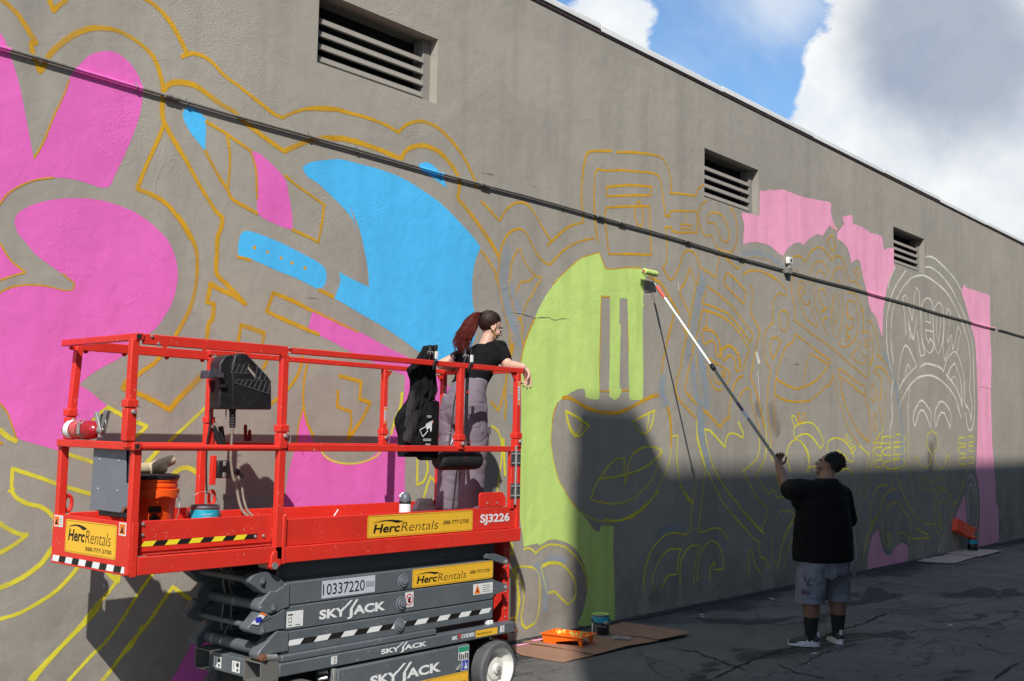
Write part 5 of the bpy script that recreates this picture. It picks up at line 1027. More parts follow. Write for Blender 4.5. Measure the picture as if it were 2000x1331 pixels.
for z in (.905, .727): part('pivot_pin', MB().lathe([(.017, 0), (.017, .010), (.009, .014)], (5.905, AY0-.004, z), (0, -1, 0), 12), M_STEEL, lift, smooth=40)
# inner arms seen between (darker, set back)
for z0, z1 in ((.86, .95), (.73, .82), (.59, .68)):
    part('inner_arm', MB().box(4.0, 5.75, 5.15, 5.19, z0, z1), M_GRY, lift, bevel=.004); part('inner_arm', MB().box(4.0, 5.75, 5.62, 5.66, z0, z1), M_GRY, lift, bevel=.004)
# left end brackets and cross tubes
BR = {'B': 'W1 990,322 985,560 870,612 800,637 700,622 668,600 665,560 690,512 790,395 850,400 885,368 950,325', 'C': 'W1 945,588 940,795 860,800 750,832 700,860 600,838 556,812 552,775 585,745 680,625 745,622 800,660 850,640 915,590',
      'D': 'W1 978,815 975,1025 900,1035 800,1050 760,1070 700,1130 660,1110 650,1060 680,1012 725,960 855,812'}
for k_, t_ in BR.items():
    P = pxp(t_, AY0-.010)
    for oy in (0, .605):
        part('arm_bracket', MB().prism([p+Vector((0, oy, 0)) for p in P], (0, .085, 0)), M_GRY, lift, bevel=.006)
P = pxp('W1 860,240 930,300 870,420 700,420 600,340 565,310 570,270 610,235 720,190 800,215', AY0+.0)
for oy in (0, .59): part('arm_bracket', MB().prism([p+Vector((0, oy, 0)) for p in P], (0, .08, 0)), M_GRY, lift, bevel=.006)
for q in ('W1 812,578', 'W1 700,812', 'W1 700,300'):
    c_ = pxp(q, AY0-.012)[0]; pt = []
    for i in range(12):
        a = i*math.pi/6; rr_ = .017+.009*max(0, math.sin(a)); pt.append(c_+Vector((rr_*math.cos(a)*.85+.005*math.sin(a), 0, rr_*math.sin(a))))
    part('pin_plate', MB().prism(pt, (0, -.006, 0)), M_GRY, lift, bevel=.002)
    part('pivot_pin', MB().lathe([(.009, 0), (.009, .006)], c_+Vector((0, -.006, 0)), (0, -1, 0), 10), M_GRY2, lift)
def crosstube(q, r_, m=M_GRY, y1=5.70):
    c_ = pxp(q, AY0+.04)[0]; part('cross_tube', MB().cyl(c_, Vector((c_.x+.02, y1, c_.z)), r_, 18), m, lift, smooth=40); return c_
c1 = crosstube('W1 735,560', .030); c2 = crosstube('W1 700,1010', .034); c3 = crosstube('W1 620,770', .016); c4 = crosstube('W1 620,290', .020)
for c_, dy in ((c1, .28), (c2, .46)):
    part('weld_ring', MB().cyl((c_.x+.01, 5.12+dy, c_.z), (c_.x+.01, 5.135+dy, c_.z), .0352 if c_ is c2 else .0312, 18), mat('weld', (.22, .235, .25), .4), lift, smooth=40)
for q in ('W1 690,1085',):
    c_ = pxp(q, AY0-.01)[0]; part('roller_end', MB().lathe([(.022, -.03), (.022, .022), (.014, .026), (.014, .034)], c_, (0, -1, 0), 16), M_RUST, lift, smooth=40)
    part('roller_end', MB().cyl(c_+Vector((.03, -.005, -.005)), c_+Vector((.10, -.005, -.012)), .018), M_STEEL, lift, smooth=40)
# concentric centre pins; the black rings stand for shade in their gaps
for x, z in ((4.903, .858), (4.891, .718), (4.882, .583), (4.915, .985)):
    if z > .95: continue
    for q, (r_, h_, m_) in enumerate(((.046, .004, M_GRY2), (.0365, .006, M_BLKR), (.0335, .013, M_GRY2), (.0215, .0145, M_BLKR), (.0185, .019, M_GRY2))):
        part('centre_pin' if q == 0 else 'pin_ring', MB().lathe([(r_, 0), (r_, h_-.001), (r_-.001, h_), (.0005, h_)], (x, AY0-.001, z), (0, -1, 0), 28), m_, lift, smooth=35)
    if 0: part('centre_pin', MB().lathe([(.046, 0), (.046, .004), (.034, .0045), (.034, .008), (.027, .0085), (.027, .012), (.012, .0125), (.012, .017), (.001, .017)], (x, AY0-.001, z), (0, -1, 0), 24), M_GRY2 if z < .95 else M_GRY, lift, smooth=35)
# hoses
for pts in (['W1 380,120', 'W1 378,220', 'W1 360,300', 'W1 375,380', 'W1 400,460', 'W1 385,560', 'W1 375,700', 'W1 340,770', 'W1 320,830', 'W1 360,870', 'W1 400,905'], ['W1 330,140', 'W1 300,300', 'W1 320,420', 'W1 300,560', 'W1 280,700', 'W1 290,800']):
    P = [pxp(p_, 5.55)[0] for p_ in pts]; part('hose', MB().tube(spline(P), .007, 8), mat('hose_grey', (.12, .12, .125), .5), lift, smooth=60)
part('hose_clamp', MB().cyl(pxp('W1 340,705', 5.55)[0], pxp('W1 395,710', 5.55)[0], .012), M_STEEL, lift, smooth=40)
# lift cylinder, and an added dark panel for the shade between the arms, batteries under the tray
part('lift_cylinder', MB().cyl((4.15, 5.45, .62), (5.4, 5.45, .86), .055, 18), M_BLKR, lift, smooth=40)
part('shade_panel', MB().box(4.05, 5.72, 5.22, 5.24, .53, 1.03), mat('stack_shade', (.015, .016, .018), .6), lift)  # dark panel added to blacken the inside of the stack
part('underdeck', MB().box(3.93, X1-.03, NEAR_Y+.05, FAR_Y-.05, 1.055, 1.14), M_GRY, lift)
# chassis tray
tr = part('chassis_rail', MB().box(3.925, 5.985, NEAR_Y+.004, NEAR_Y+.09, .410, .485), M_GRY, lift, bevel=.007, label=None)
part('chassis_rail', MB().box(3.925, 5.985, 5.66, 5.745, .410, .485), M_GRY, lift, bevel=.007)
part('roller_track', MB().box(3.945, 5.20, NEAR_Y+.012, NEAR_Y+.10, .487, .527), M_GRY, lift, bevel=.008); part('roller_track', MB().box(3.945, 5.20, 5.65, 5.735, .487, .527), M_GRY, lift, bevel=.008)
part('chassis_plate', MB().box(3.95, 5.97, NEAR_Y+.09, 5.66, .40, .46), M_GRY, lift)
# front cross member with its square tube mouths
ex0 = 3.80
fm = MB(); P = [(ex0, 5.10, .400), (ex0, 5.10, .505), (ex0+.12, 5.10, .505), (ex0+.12, 5.10, .400)]
fm.box(ex0+.006, ex0+.13, 5.215, 5.54, .402, .505); part('cross_member', fm, M_GRY, lift, bevel=.006)
for y0_, y1_ in ((5.055, 5.215), (5.54, 5.70)):
    tb = MB(); t_ = .008; z0_, z1_ = .388, .508
    tb.box(ex0, ex0+.125, y0_, y1_, z1_-t_, z1_); tb.box(ex0, ex0+.125, y0_, y1_, z0_, z0_+t_); tb.box(ex0, ex0+.125, y0_, y0_+t_, z0_+t_, z1_-t_); tb.box(ex0, ex0+.125, y1_-t_, y1_, z0_+t_, z1_-t_)
    part('fork_pocket', tb, mat('dull_pocket', (.13, .13, .12), .7, dirt=(.2, .1, .05), dirt_amt=.6), lift, bevel=.002); part('pocket_back', MB().box(ex0+.11, ex0+.12, y0_+t_, y1_-t_, z0_+t_, z1_-t_), M_GRY, lift)
part('tow_lug', MB().tube([(ex0-.005+.055*math.cos(a*.45)-.02, 5.10+.075*math.sin(a*.45), .372) for a in range(15)], .016, 8), M_RUST, lift, smooth=50)
# swing-out side module
mod = part('side_module', MB().box(4.345, 5.50, NEAR_Y-.012, NEAR_Y+.20, .10, .395), M_GRY, lift, bevel=.008); part('side_module', MB().box(4.345, 5.50, 5.60, 5.76, .10, .395), M_GRY, lift, bevel=.008)
part('module_edge', MB().box(4.315, 4.340, NEAR_Y-.006, NEAR_Y+.02, .10, .40), M_STEEL, lift, bevel=.003)
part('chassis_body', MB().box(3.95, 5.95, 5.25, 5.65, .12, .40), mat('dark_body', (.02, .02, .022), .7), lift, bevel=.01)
F_m = Face((0, NEAR_Y-.0125, 0), (1, 0, 0), (0, 0, 1))
skyjack(F_m, 4.60, .255, .62, .062, mod); herc(F_m, 4.90, .085, 5.488, .222, mod)
s_ = MB(); F_m.rect(s_, 5.385, .30, 5.485, .388, .0008); q_ = pr('green_sticker', s_, M_PAPER, mod, F_m); s_ = MB(); F_m.rect(s_, 5.387, .352, 5.483, .386, .0013); pr('green_field', s_, M_GRN, q_, F_m)
s_ = MB(); [F_m.rect(s_, 5.392+.019*i, .305, 5.404+.019*i, .345-.006*(i % 3), .0014) for i in range(5)]; pr('print', s_, M_INK, q_, F_m)
s_ = MB(); F_m.rect(s_, 5.415, .228, 5.488, .296, .0008); q_ = pr('blue_sticker', s_, M_PAPER, mod, F_m); s_ = MB(); F_m.rect(s_, 5.419, .231, 5.485, .293, .0012); pr('blue_field', s_, M_BLU, q_, F_m)
s_ = MB(); F_m.rect(s_, 5.428, .245, 5.432, .283, .0016); F_m.rect(s_, 5.445, .240, 5.476, .252, .0016); F_m.rect(s_, 5.452, .252, 5.458, .284, .0016); F_m.rect(s_, 5.465, .252, 5.472, .274, .0016); pr('print', s_, M_WPR, q_, F_m)
part('latch', MB().prism([(5.36, NEAR_Y-.014, .245), (5.40, NEAR_Y-.014, .275), (5.41, NEAR_Y-.014, .265), (5.385, NEAR_Y-.014, .235)], (0, -.008, 0)), M_STEEL, mod, bevel=.002)
mb_ = MB()
for i in range(8): mb_.cyl((4.26+.012*math.sin(i), NEAR_Y+.03+.006*i, .13+i*.035), (4.30, NEAR_Y+.03, .14+i*.035), .010, 8)
part('hydraulic_fitting', mb_, M_STEEL, lift, smooth=40)
# print on the arms and the tray
F_a = Face((0, AY0-.0005, 0), (1, 0, 0), (0, 0, 1))
herc(F_a, 4.985, .806, 5.770, .926, armB)
s_ = MB(); F_a.rect(s_, 4.238, .815, 4.662, .918, .0008); q_ = pr('number_plate', s_, M_LBL, armB, F_a); s_ = MB(); F_a.text(s_, '10337220', 4.246, .832, .33, .066, bold=.004)
for i in range(14): F_a.rect(s_, 4.588+i*.0048, .850, 4.588+i*.0048+(.0014 if i % 3 else .0026), .884, .0014)
pr('lettering', s_, M_INK, q_, F_a)
skyjack(F_a, 4.225, .693, .53, .056, armC)
s_ = MB(); F_a.rect(s_, 3.985, .675, 4.105, .765, .0008); q_ = pr('instruction_sticker', s_, M_PAPER, armC, F_a); s_ = MB()
F_a.rect(s_, 4.000, .702, 4.003, .73, .0014); F_a.rect(s_, 4.020, .702, 4.023, .73, .0014); F_a.rect(s_, 4.003, .727, 4.020, .730, .0014); F_a.rect(s_, 4.003, .702, 4.020, .705, .0014); F_a.rect(s_, 3.993, .742, 4.03, .750, .0014); F_a.rect(s_, 3.998, .685, 4.025, .689, .0014); F_a.rect(s_, 4.05, .683, 4.088, .687, .0014)
pr('print', s_, M_INK, q_, F_a)
s_ = MB(); F_a.rect(s_, 4.925, .690, 5.000, .785, .0008); q_ = pr('no_hand_sticker', s_, M_PAPER, armC, F_a)
s_ = MB(); cc = (4.9625, .737); ro, ri = .033, .027; o_ = [F_a.p(cc[0]+ro*math.cos(a*.2618), cc[1]+ro*1.15*math.sin(a*.2618), .0013) for a in range(24)]; i_ = [F_a.p(cc[0]+ri*math.cos(a*.2618), cc[1]+ri*1.15*math.sin(a*.2618), .0013) for a in range(24)]
s_.add(o_+i_, [(a, (a+1) % 24, (a+1) % 24+24, a+24) for a in range(24)]); F_a.poly(s_, [(cc[0]-.022, cc[1]+.022), (cc[0]-.018, cc[1]+.026), (cc[0]+.022, cc[1]-.022), (cc[0]+.018, cc[1]-.026)], .0015); pr('red_ring', s_, M_REDP, q_, F_a)
s_ = MB(); F_a.poly(s_, [(cc[0]-.008, cc[1]-.02), (cc[0]+.010, cc[1]-.022), (cc[0]+.014, cc[1]+.004), (cc[0]+.008, cc[1]+.02), (cc[0]-.002, cc[1]+.018), (cc[0]-.006, cc[1]+.002), (cc[0]-.015, cc[1]+.008)], .0012); pr('print', s_, M_INK, q_, F_a)
s_ = MB(); F_a.rect(s_, 5.570, .705, 5.772, .778, .0008); q_ = pr('warning_sticker', s_, M_PAPER, armC, F_a); s_ = MB(); F_a.poly(s_, [(5.578, .710), (5.648, .710), (5.613, .774)], .0012); pr('orange_field', s_, M_ORS, q_, F_a)
s_ = MB(); F_a.poly(s_, [(5.603, .724), (5.623, .724), (5.613, .752)], .0016)
for i in range(4): F_a.rect(s_, 5.665, .718+.014*i, 5.76-.02*(i % 2), .721+.014*i, .0013)
pr('print', s_, M_INK, q_, F_a)
stripes(F_a, 3.985, 5.735, .570, .602, 17, armD, M_INK, M_WPR, name='reflective_stripe', skew=.03, first=1)
F_t = Face((0, NEAR_Y+.0035, 0), (1, 0, 0), (0, 0, 1))
skyjack(F_t, 4.70, .432, .40, .031, tr)
s_ = MB(); F_t.text(s_, 'SK', 5.335, .437, .058, .024, bold=.04); F_t.text(s_, 'CODED', 5.425, .437, .135, .026, bold=.04); pr('lettering', s_, M_WPR, tr, F_t); s_ = MB(); F_t.text(s_, 'Y', 5.393, .430, .034, .042, bold=.04); pr('red_letter', s_, M_REDP, tr, F_t)
s_ = MB(); F_t.rect(s_, 5.570, .424, 5.795, .470, .0008); q_ = pr('web_sticker', s_, M_YSG, tr, F_t); s_ = MB(); F_t.text(s_, 'HercRentals.com', 5.582, .438, .155, .018, bold=.004); pr('lettering', s_, M_INK, q_, F_t)
for x_ in (5.822, 4.30):
    s_ = MB(); F_t.rect(s_, x_, .428, x_+.046, .474, .0008); q_ = pr('weight_sticker', s_, M_PAPER, tr, F_t); s_ = MB(); [F_t.rect(s_, x_+.02, .434+.008*i, x_+.036, .437+.008*i, .0013) for i in range(5)]; pr('print', s_, M_INK, q_, F_t)
F_f = Face((ex0+.0055, 5.54, .402), (0, -1, 0), (0, 0, 1))
for y_ in (.03, .21):
    s_ = MB(); F_f.rect(s_, y_, .018, y_+.075, .080, .0008); q_ = pr('weight_sticker', s_, M_PAPER, lift, F_f); s_ = MB(); F_f.rect(s_, y_+.015, .03, y_+.02, .075, .0013); F_f.rect(s_, y_+.040, .05, y_+.065, .072, .0013); F_f.rect(s_, y_+.045, .025, y_+.06, .04, .0013); pr('print', s_, M_INK, q_, F_f)
# blue badge sticker on the C bracket slope
P = pxp('W1 690,620 745,640 660,750 585,735', AY0-.0165); s_ = MB().add(P, [(0, 1, 2, 3)]); q_ = part('badge_sticker', s_, M_WPR, lift, normals=False)
P = pxp('W1 625,690 650,665 690,665 705,690 680,725 640,728', AY0-.0172); part('blue_field', MB().add(P, [tuple(range(6))]), M_BLU, q_, normals=False)
P = pxp('W1 690,614 747,637 735,657 676,634', AY0-.0172); part('orange_field', MB().add(P, [(0, 1, 2, 3)]), M_ORS, q_, normals=False)
# red end ladder
ld = MB().box(6.03, 6.045, 5.16, 5.62, .33, 1.05); part('end_ladder', ld, M_RED, lift, bevel=.003)
ld = MB(); [ld.box(5.99, 6.03, 5.165, 5.185, .36, 1.05) for _ in (0,)]; part('ladder_side', ld, M_RED, lift, bevel=.003)
lb = MB(); [lb.lathe([(.007, 0), (.005, .004)], (6.01, 5.164, .5+.06*i), (0, -1, 0), 8) for i in range(9)]; part('rivet', lb, M_STEEL, lift, kind='stuff')
part('tie_lug', MB().box(5.99, 6.04, NEAR_Y+.02, NEAR_Y+.06, .40, .42), M_RUST, lift, bevel=.003)
part('rest_block', MB().box(5.73, 5.78, NEAR_Y+.03, NEAR_Y+.07, .486, .515), M_WPR, lift, bevel=.003)
# wheels
WR = .187
def wheel(x, y, sgn, first):
    w_ = .115; mb = MB(); prof = [(WR-.045, -.0), (WR-.012, .004), (WR-.003, .014)]
    for i in range(4): prof += [(WR, .018+i*.022), (WR, .034+i*.022), (WR-.006, .035+i*.022), (WR-.006, .0385+i*.022)]
    prof += [(WR-.003, w_-.012), (WR-.012, w_-.003), (WR-.045, w_)]
    if not first:
        o = bpy.data.objects.new('wheel', wheel.e[0].data); C.objects.link(o); o.parent = lift; o.location = Vector((x, y, WR))-Vector(lift.location); o.rotation_euler = (0, 0, 0 if sgn < 0 else math.pi)
        for ch in wheel.e[1:]:
            d = ch.copy(); C.objects.link(d); d.parent = o
        return o
    # built round its own centre: outer face looks towards -Y
    me = MB().lathe(prof, (0, 0, 0), (0, 1, 0), 48, cap=False)
    e = part('wheel', me, M_TYRE, None, smooth=30); e.parent = lift; e.location = Vector((x, y, WR))-Vector(lift.location)
    rim = MB().lathe([(WR-.040, .0), (WR-.046, .004), (WR-.050, .03), (WR-.085, .060), (.078, .056), (.074, .040), (.050, .036), (.034, .036), (.032, .020), (.018, .016), (.001, .016)], (0, 0, 0), (0, 1, 0), 40, cap=False)
    r_ = part('rim', rim, M_RIM, None, smooth=35); r_.parent = e
    hub = MB().lathe([(.020, .016), (.020, .004), (.012, .0), (.001, -.002)], (0, 0, 0), (0, 1, 0), 8, cap=False); hub.lathe([(.006, .002), (.006, -.010), (.001, -.011)], (0, 0, 0), (0, 1, 0), 6)
    h_ = part('hub_nut', hub, M_STEEL, None, smooth=35); h_.parent = e
    wheel.e = [e, r_, h_]; return e
wheel(5.795, NEAR_Y-.028, -1, True); wheel(4.075, NEAR_Y-.028, -1, False); wheel(5.795, 5.79, 1, False); wheel(4.075, 5.79, 1, False)
# what lies on the deck that belongs to the lift
part('scrape', MB().beam((4.30, NEAR_Y+.02, 1.298), (4.34, NEAR_Y+.03, 1.335), .006, .004), M_WPR, lift)
# ------------------------------------------------------------------ people
def frame(c, right, fwd):
    r = Vector((*right, 0)).normalized(); f = Vector((*fwd, 0)).normalized()
    return Matrix(((r.x, f.x, 0, c[0]), (r.y, f.y, 0, c[1]), (0, 0, 1, c[2]), (0, 0, 0, 1)))
def capsule(mb, a, b, ra, rb, n=14):
    a = Vector(a); b = Vector(b); d = b-a; L_ = d.length; pf = []
    for k in range(1, 5): t = math.pi/2*k/4; pf.append((ra*math.sin(t), -ra*math.cos(t)))
    for k in range(0, 4): t = math.pi/2*k/4; pf.append((rb*math.cos(t), L_+rb*math.sin(t)))
    mb.lathe(pf, a, d, n)
def chain(mb, pts, rs, n=14):
    for i in range(len(pts)-1): capsule(mb, pts[i], pts[i+1], rs[i], rs[i+1], n)
def loft(mb, secs, n=28, p=2.2):
    """secs: (centre, x-axis half vector, y-axis half vector); superellipse rings"""
    rg = []
    for c, hx, hy in secs:
        c = Vector(c); hx = Vector(hx); hy = Vector(hy); r = []
        for k in range(n):
            t = 2*math.pi*k/n; ct, st = math.cos(t), math.sin(t)
            r.append(c+hx*(abs(ct)**(2/p))*(1 if ct >= 0 else -1)+hy*(abs(st)**(2/p))*(1 if st >= 0 else -1))
        rg.append(r)
    mb.rings(rg, True)
def organic(name, mb, m, parent, voxel=.006, smooth=4, disp=None, label=None, factor=.5):
    o = part(name, mb, m, parent, normals=True, label=label)
    r = o.modifiers.new('r', 'REMESH'); r.mode = 'VOXEL'; r.voxel_size = voxel; r.use_smooth_shade = True
    s = o.modifiers.new('s', 'SMOOTH'); s.factor = factor; s.iterations = smooth
    bake(o)
    if disp:
        me = o.data; ori = worg(parent)
        for v, nrm_ in zip(me.vertices, [v.normal.copy() for v in me.vertices]): v.co += nrm_*disp(v.co+ori)
    for p in o.data.polygons: p.use_smooth = True
    return o
def hand(mb, wrist, d, n, curl=.5, thumb=1, sc=1.0, spread=.06, bends=None):
    """wrist point, finger direction d, palm normal n (the side fingers close towards); thumb=+1 on the d x n side"""
    w_ = Vector(wrist); d = Vector(d).normalized(); n = Vector(n); n = (n-d*n.dot(d)).normalized(); s = d.cross(n)*thumb
    L_ = .088*sc; tips = []
    for o_ in (-.026, -.009, .009, .026): chain(mb, [w_+s*o_*.5*sc, w_+d*L_*.6+s*o_*sc*1.0, w_+d*L_+s*o_*sc*1.15], [.015*sc, .013*sc, .0105*sc], 10)
    for i, (o_, ln) in enumerate(((.031, .072), (.0105, .080), (-.0105, .075), (-.031, .058))):
        p = w_+d*L_+s*o_*sc; dd = (d+s*spread*(1.5-i)).normalized(); r_ = .0092*sc; cu = curl if bends is None else bends[i]
        for j, fr_ in enumerate((.45, .32, .26)):
            a = cu*(.75+.25*j); dd = (dd*math.cos(a)+n*math.sin(a)).normalized() if j == 0 else (dd*math.cos(a)+(n-dd*n.dot(dd)).normalized()*math.sin(a)).normalized()
            q = p+dd*ln*fr_*sc; capsule(mb, p, q, r_, r_*.92, 9); p = q; r_ *= .92
        tips.append((q.copy(), dd.copy()))
    t0 = w_+s*.024*sc+d*.02*sc; t1 = t0+(s*.7+d*.6+n*.35).normalized()*.042*sc; t2 = t1+(s*.15+d*.8+n*.6).normalized()*.032*sc; t3 = t2+(d*.6+n*.7-s*.2).normalized()*.024*sc
    chain(mb, [t0, t1, t2, t3], [.015*sc, .012*sc, .0105*sc, .0085*sc], 10)
    return tips
def wrinkle(a=.004, s=9, fold=.0, seed=0):
    def f(p):
        q = Vector((p.x, p.y, p.z*1.6))*s+Vector((seed, 0, 0))
        n_ = noise.noise(q)+.5*noise.noise(q*2.1)
        return a*n_-fold*max(0, 1-abs(noise.noise(Vector((p.x*4, p.y*4, p.z*7+seed))))*7)
    return f
SK_M = mat('skin_brown', (.215, .105, .068), .5, var=.10, vs=14, bump=.08, bs=200)
SK_W = mat('skin_fair', (.60, .36, .26), .5, var=.06, vs=14, bump=.06, bs=200)
CL_BLK = mat('black_cotton', (.0065, .0065, .007), .9, var=.2, vs=8, bump=.2, bs=420, spec=.15)
CL_DEN = mat('pale_denim', (.155, .16, .195), .85, var=.35, vs=11, bump=.3, bs=300, dirt=(.24, .18, .17), dirt_amt=.5)
CL_CAR = mat('mauve_grey_twill', (.165, .138, .168), .85, var=.06, vs=6, bump=.25, bs=300)
HR_BLK = mat('black_hair', (.008, .007, .006), .55, var=.3, vs=60, bump=.5, bs=220)
HR_RED = mat('auburn_hair', (.078, .014, .010), .6, var=.5, vs=45, bump=.0, bs=200, spec=.12)
HR_BRN = mat('dark_root_hair', (.024, .008, .006), .62, var=.3, vs=40, spec=.3)
M_SOCK = mat('black_sock', (.010, .010, .011), .9, bump=.3, bs=200)
M_GOLD = mat('gold', (.65, .42, .12), .25, metal=.9)
M_NAIL = mat('black_nail', (.01, .01, .012), .2)

def face_bits(T, m, parent, hair=None, sc=1.0, brow=True):
    for sx in (-1, 1):
        e = MB().ell(T @ Vector((sx*.031*sc, .083*sc, .008*sc)), .011*sc, .010*sc, .007*sc, T.to_3x3()); ey = part('eye', e, mat('eye_white', (.55, .52, .5), .3), parent, smooth=60)
        part('iris', MB().ell(T @ Vector((sx*.031*sc, .092*sc, .008*sc)), .005*sc, .003*sc, .005*sc, T.to_3x3()), M_DARK, ey, smooth=60)
        part('eyebrow', MB().tube([T @ Vector((sx*.016*sc, .094*sc, .026*sc)), T @ Vector((sx*.032*sc, .093*sc, .032*sc)), T @ Vector((sx*.048*sc, .082*sc, .026*sc))], .0035*sc, 6), HR_BLK, parent)
    part('lips', MB().tube([T @ Vector((-.022*sc, .085*sc, -.056*sc)), T @ Vector((0, .096*sc, -.054*sc)), T @ Vector((.022*sc, .085*sc, -.056*sc))], [.003*sc, .006*sc, .003*sc], 7), mat('lips', tuple(c*f for c, f in zip(m, (.75, .5, .55))), .45), parent, smooth=60)
def head_shape(mb, T, sc=1.0, heavy=0.0):
    """skull, jaw, nose and ears in the frame T (x right, y face, z up), centre of the head at the origin"""
    M3 = T.to_3x3(); P = lambda x, y, z: T @ Vector((x*sc, y*sc, z*sc))
    mb.ell(P(0, -.012, .030), .076*sc, .096*sc, .088*sc, M3, 20, 12); mb.ell(P(0, .018, -.022), .064*sc+heavy*.4, .074*sc, .078*sc, M3, 18, 10)
    mb.ell(P(0, .040, -.072), .044*sc+heavy*.6, .046*sc, .036*sc, M3, 16, 8); mb.ell(P(0, .070, -.092), .020*sc, .018*sc, .016*sc, M3)
    for sx in (-1, 1): mb.ell(P(sx*.040, .052, -.030), .024*sc+heavy*.5, .030*sc, .028*sc, M3)
    mb.ell(P(0, .074, .032), .052*sc, .020*sc, .014*sc, M3)
    chain(mb, [P(0, .088, .022), P(0, .103, -.008), P(0, .110, -.024)], [.007*sc, .009*sc, .012*sc], 8)
    for sx in (-1, 1):
        mb.ell(P(sx*.010, .100, -.028), .008*sc, .009*sc, .007*sc, M3)
        ring = [P(sx*(.079+.006*math.sin(a*.7)), -.014+.016*math.sin(a*.63), -.004+.030*math.cos(a*.63)) for a in range(11)]
        chain(mb, ring, [.0050*sc]*11, 7); mb.ell(P(sx*.077, -.008, -.004), .006*sc, .014*sc, .024*sc, M3)
        mb.ell(P(sx*.080, .002, -.034), .006*sc, .007*sc, .009*sc, M3)
def rot_frame(c, face, up=(0, 0, 1)):
    f = Vector(face).normalized(); r = f.cross(Vector(up)).normalized(); u = r.cross(f)
    return Matrix(((r.x, f.x, u.x, c[0]), (r.y, f.y, u.y, c[1]), (r.z, f.z, u.z, c[2]), (0, 0, 0, 1)))

# ---------------- the man with the long pole
MC = (9.30, 4.25, 0.0)
MF = frame(MC, (.95, -.31), (.31, .95))
def mp_(x, y, z): return MF @ Vector((x, y, z))
man = root('person', 'person in black T-shirt and pale denim shorts reaching up with a long pole', 'person', MC)
H1 = at(1516, 897, Y=4.80)
body = MB()
HT = rot_frame(at(1618, 911, Y=4.26), MF.to_3x3() @ Vector((-.52, .80, .38)))
hc = HT.translation
head_shape(body, HT, 1.02, .012)
capsule(body, hc+Vector((0, 0, -.05)), mp_(.045, -.015, 1.43), .070, .086)
# torso, arms, legs under the clothes
loft(body, [(mp_(.02, 0, z), (MF.to_3x3() @ Vector((rx, 0, 0))), (MF.to_3x3() @ Vector((0, ry, 0)))) for z, rx, ry in ((1.43, .10, .07), (1.36, .20, .10), (1.15, .23, .15), (.95, .25, .17), (.78, .22, .16))])
SL, EL = mp_(-.235, .04, 1.375), at(1538, 957, Y=4.62)
fd = (H1-EL).normalized(); WR_ = H1-fd*.07
chain(body, [SL, EL, EL.lerp(WR_, .35), WR_], [.062, .052, .055, .032])
SR_, ER_ = mp_(.25, .0, 1.35), mp_(.372, .03, 1.10); H2 = mp_(.085, .27, 1.16)
fd2 = (H2-ER_).normalized(); WR2 = H2-fd2*.07
chain(body, [SR_, ER_, WR2], [.062, .052, .034])
PR0 = at(1283, 560, Y=WALL_Y-.11); pd = (H1-PR0).normalized()      # line of the pole
def grip(mb, c, along, frm, sc, palm_from):
    """a hand closed round a rod through c running 'along', coming from the wrist side frm"""
    a = Vector(along).normalized(); d = (Vector(c)-Vector(frm)); d = (d-a*d.dot(a)*.55).normalized(); n = Vector(palm_from)
    hand(mb, Vector(frm)+d*.0, d, n, sc=sc, bends=(1.25, 1.25, 1.3, 1.3), spread=.0, thumb=1)
pn = pd.cross(CF).normalized()
grip(body, H1, pd, WR_, 1.05, -CF*.9+pn*.1)
grip(body, H2, pd, WR2, 1.05, MF.to_3x3() @ Vector((0, -1, .1)))
LGs = []
for sx, gx, tilt in ((-1, -.165, -.0), (1, .175, .0)):
    hip = mp_(sx*.115, 0, .82); kn = mp_(gx*.98, .012, .46); cf_ = mp_(gx, -.018, .33); an = mp_(gx, -.01, .09)
    chain(body, [hip, kn, cf_, an], [.115, .078, .074, .044]); LGs.append((kn, cf_, an))
# feet stay inside the shoes
toe = [MF.to_3x3() @ Vector((-.68, .73, 0)), MF.to_3x3() @ Vector((.34, .94, 0))]
for (kn, cf_, an), td in zip(LGs, toe): chain(body, [an, Vector((an.x, an.y, .045))-td*.03, Vector((an.x, an.y, .035))+td*.14], [.038, .036, .026])
bdy = organic('body', body, SK_M, man, .0055, 3)
face_bits(HT, (.215, .105, .068), man, sc=1.02)
# tattoo marks on the calf
tt = MB()
for (dx, z_, r_) in ((.058, .34, .017), (.050, .40, .012)): tt.ell(LGs[0][1]+Vector((-.0, -.0, z_-.33))+CR*(-.02)-CF*(.058 if z_ < .38 else .062), r_, .004, r_*1.2, rot_frame((0, 0, 0), -CF).to_3x3())
part('tattoo', tt, mat('tattoo_ink', (.03, .028, .03), .6), man)
# hair: close sides, loose curls on top and down the back
hm = MB(); hm.ell(HT @ Vector((0, -.022, .042)), .083, .101, .092, HT.to_3x3(), 22, 14)
hr = part('hair', hm, HR_BLK, man, smooth=60)
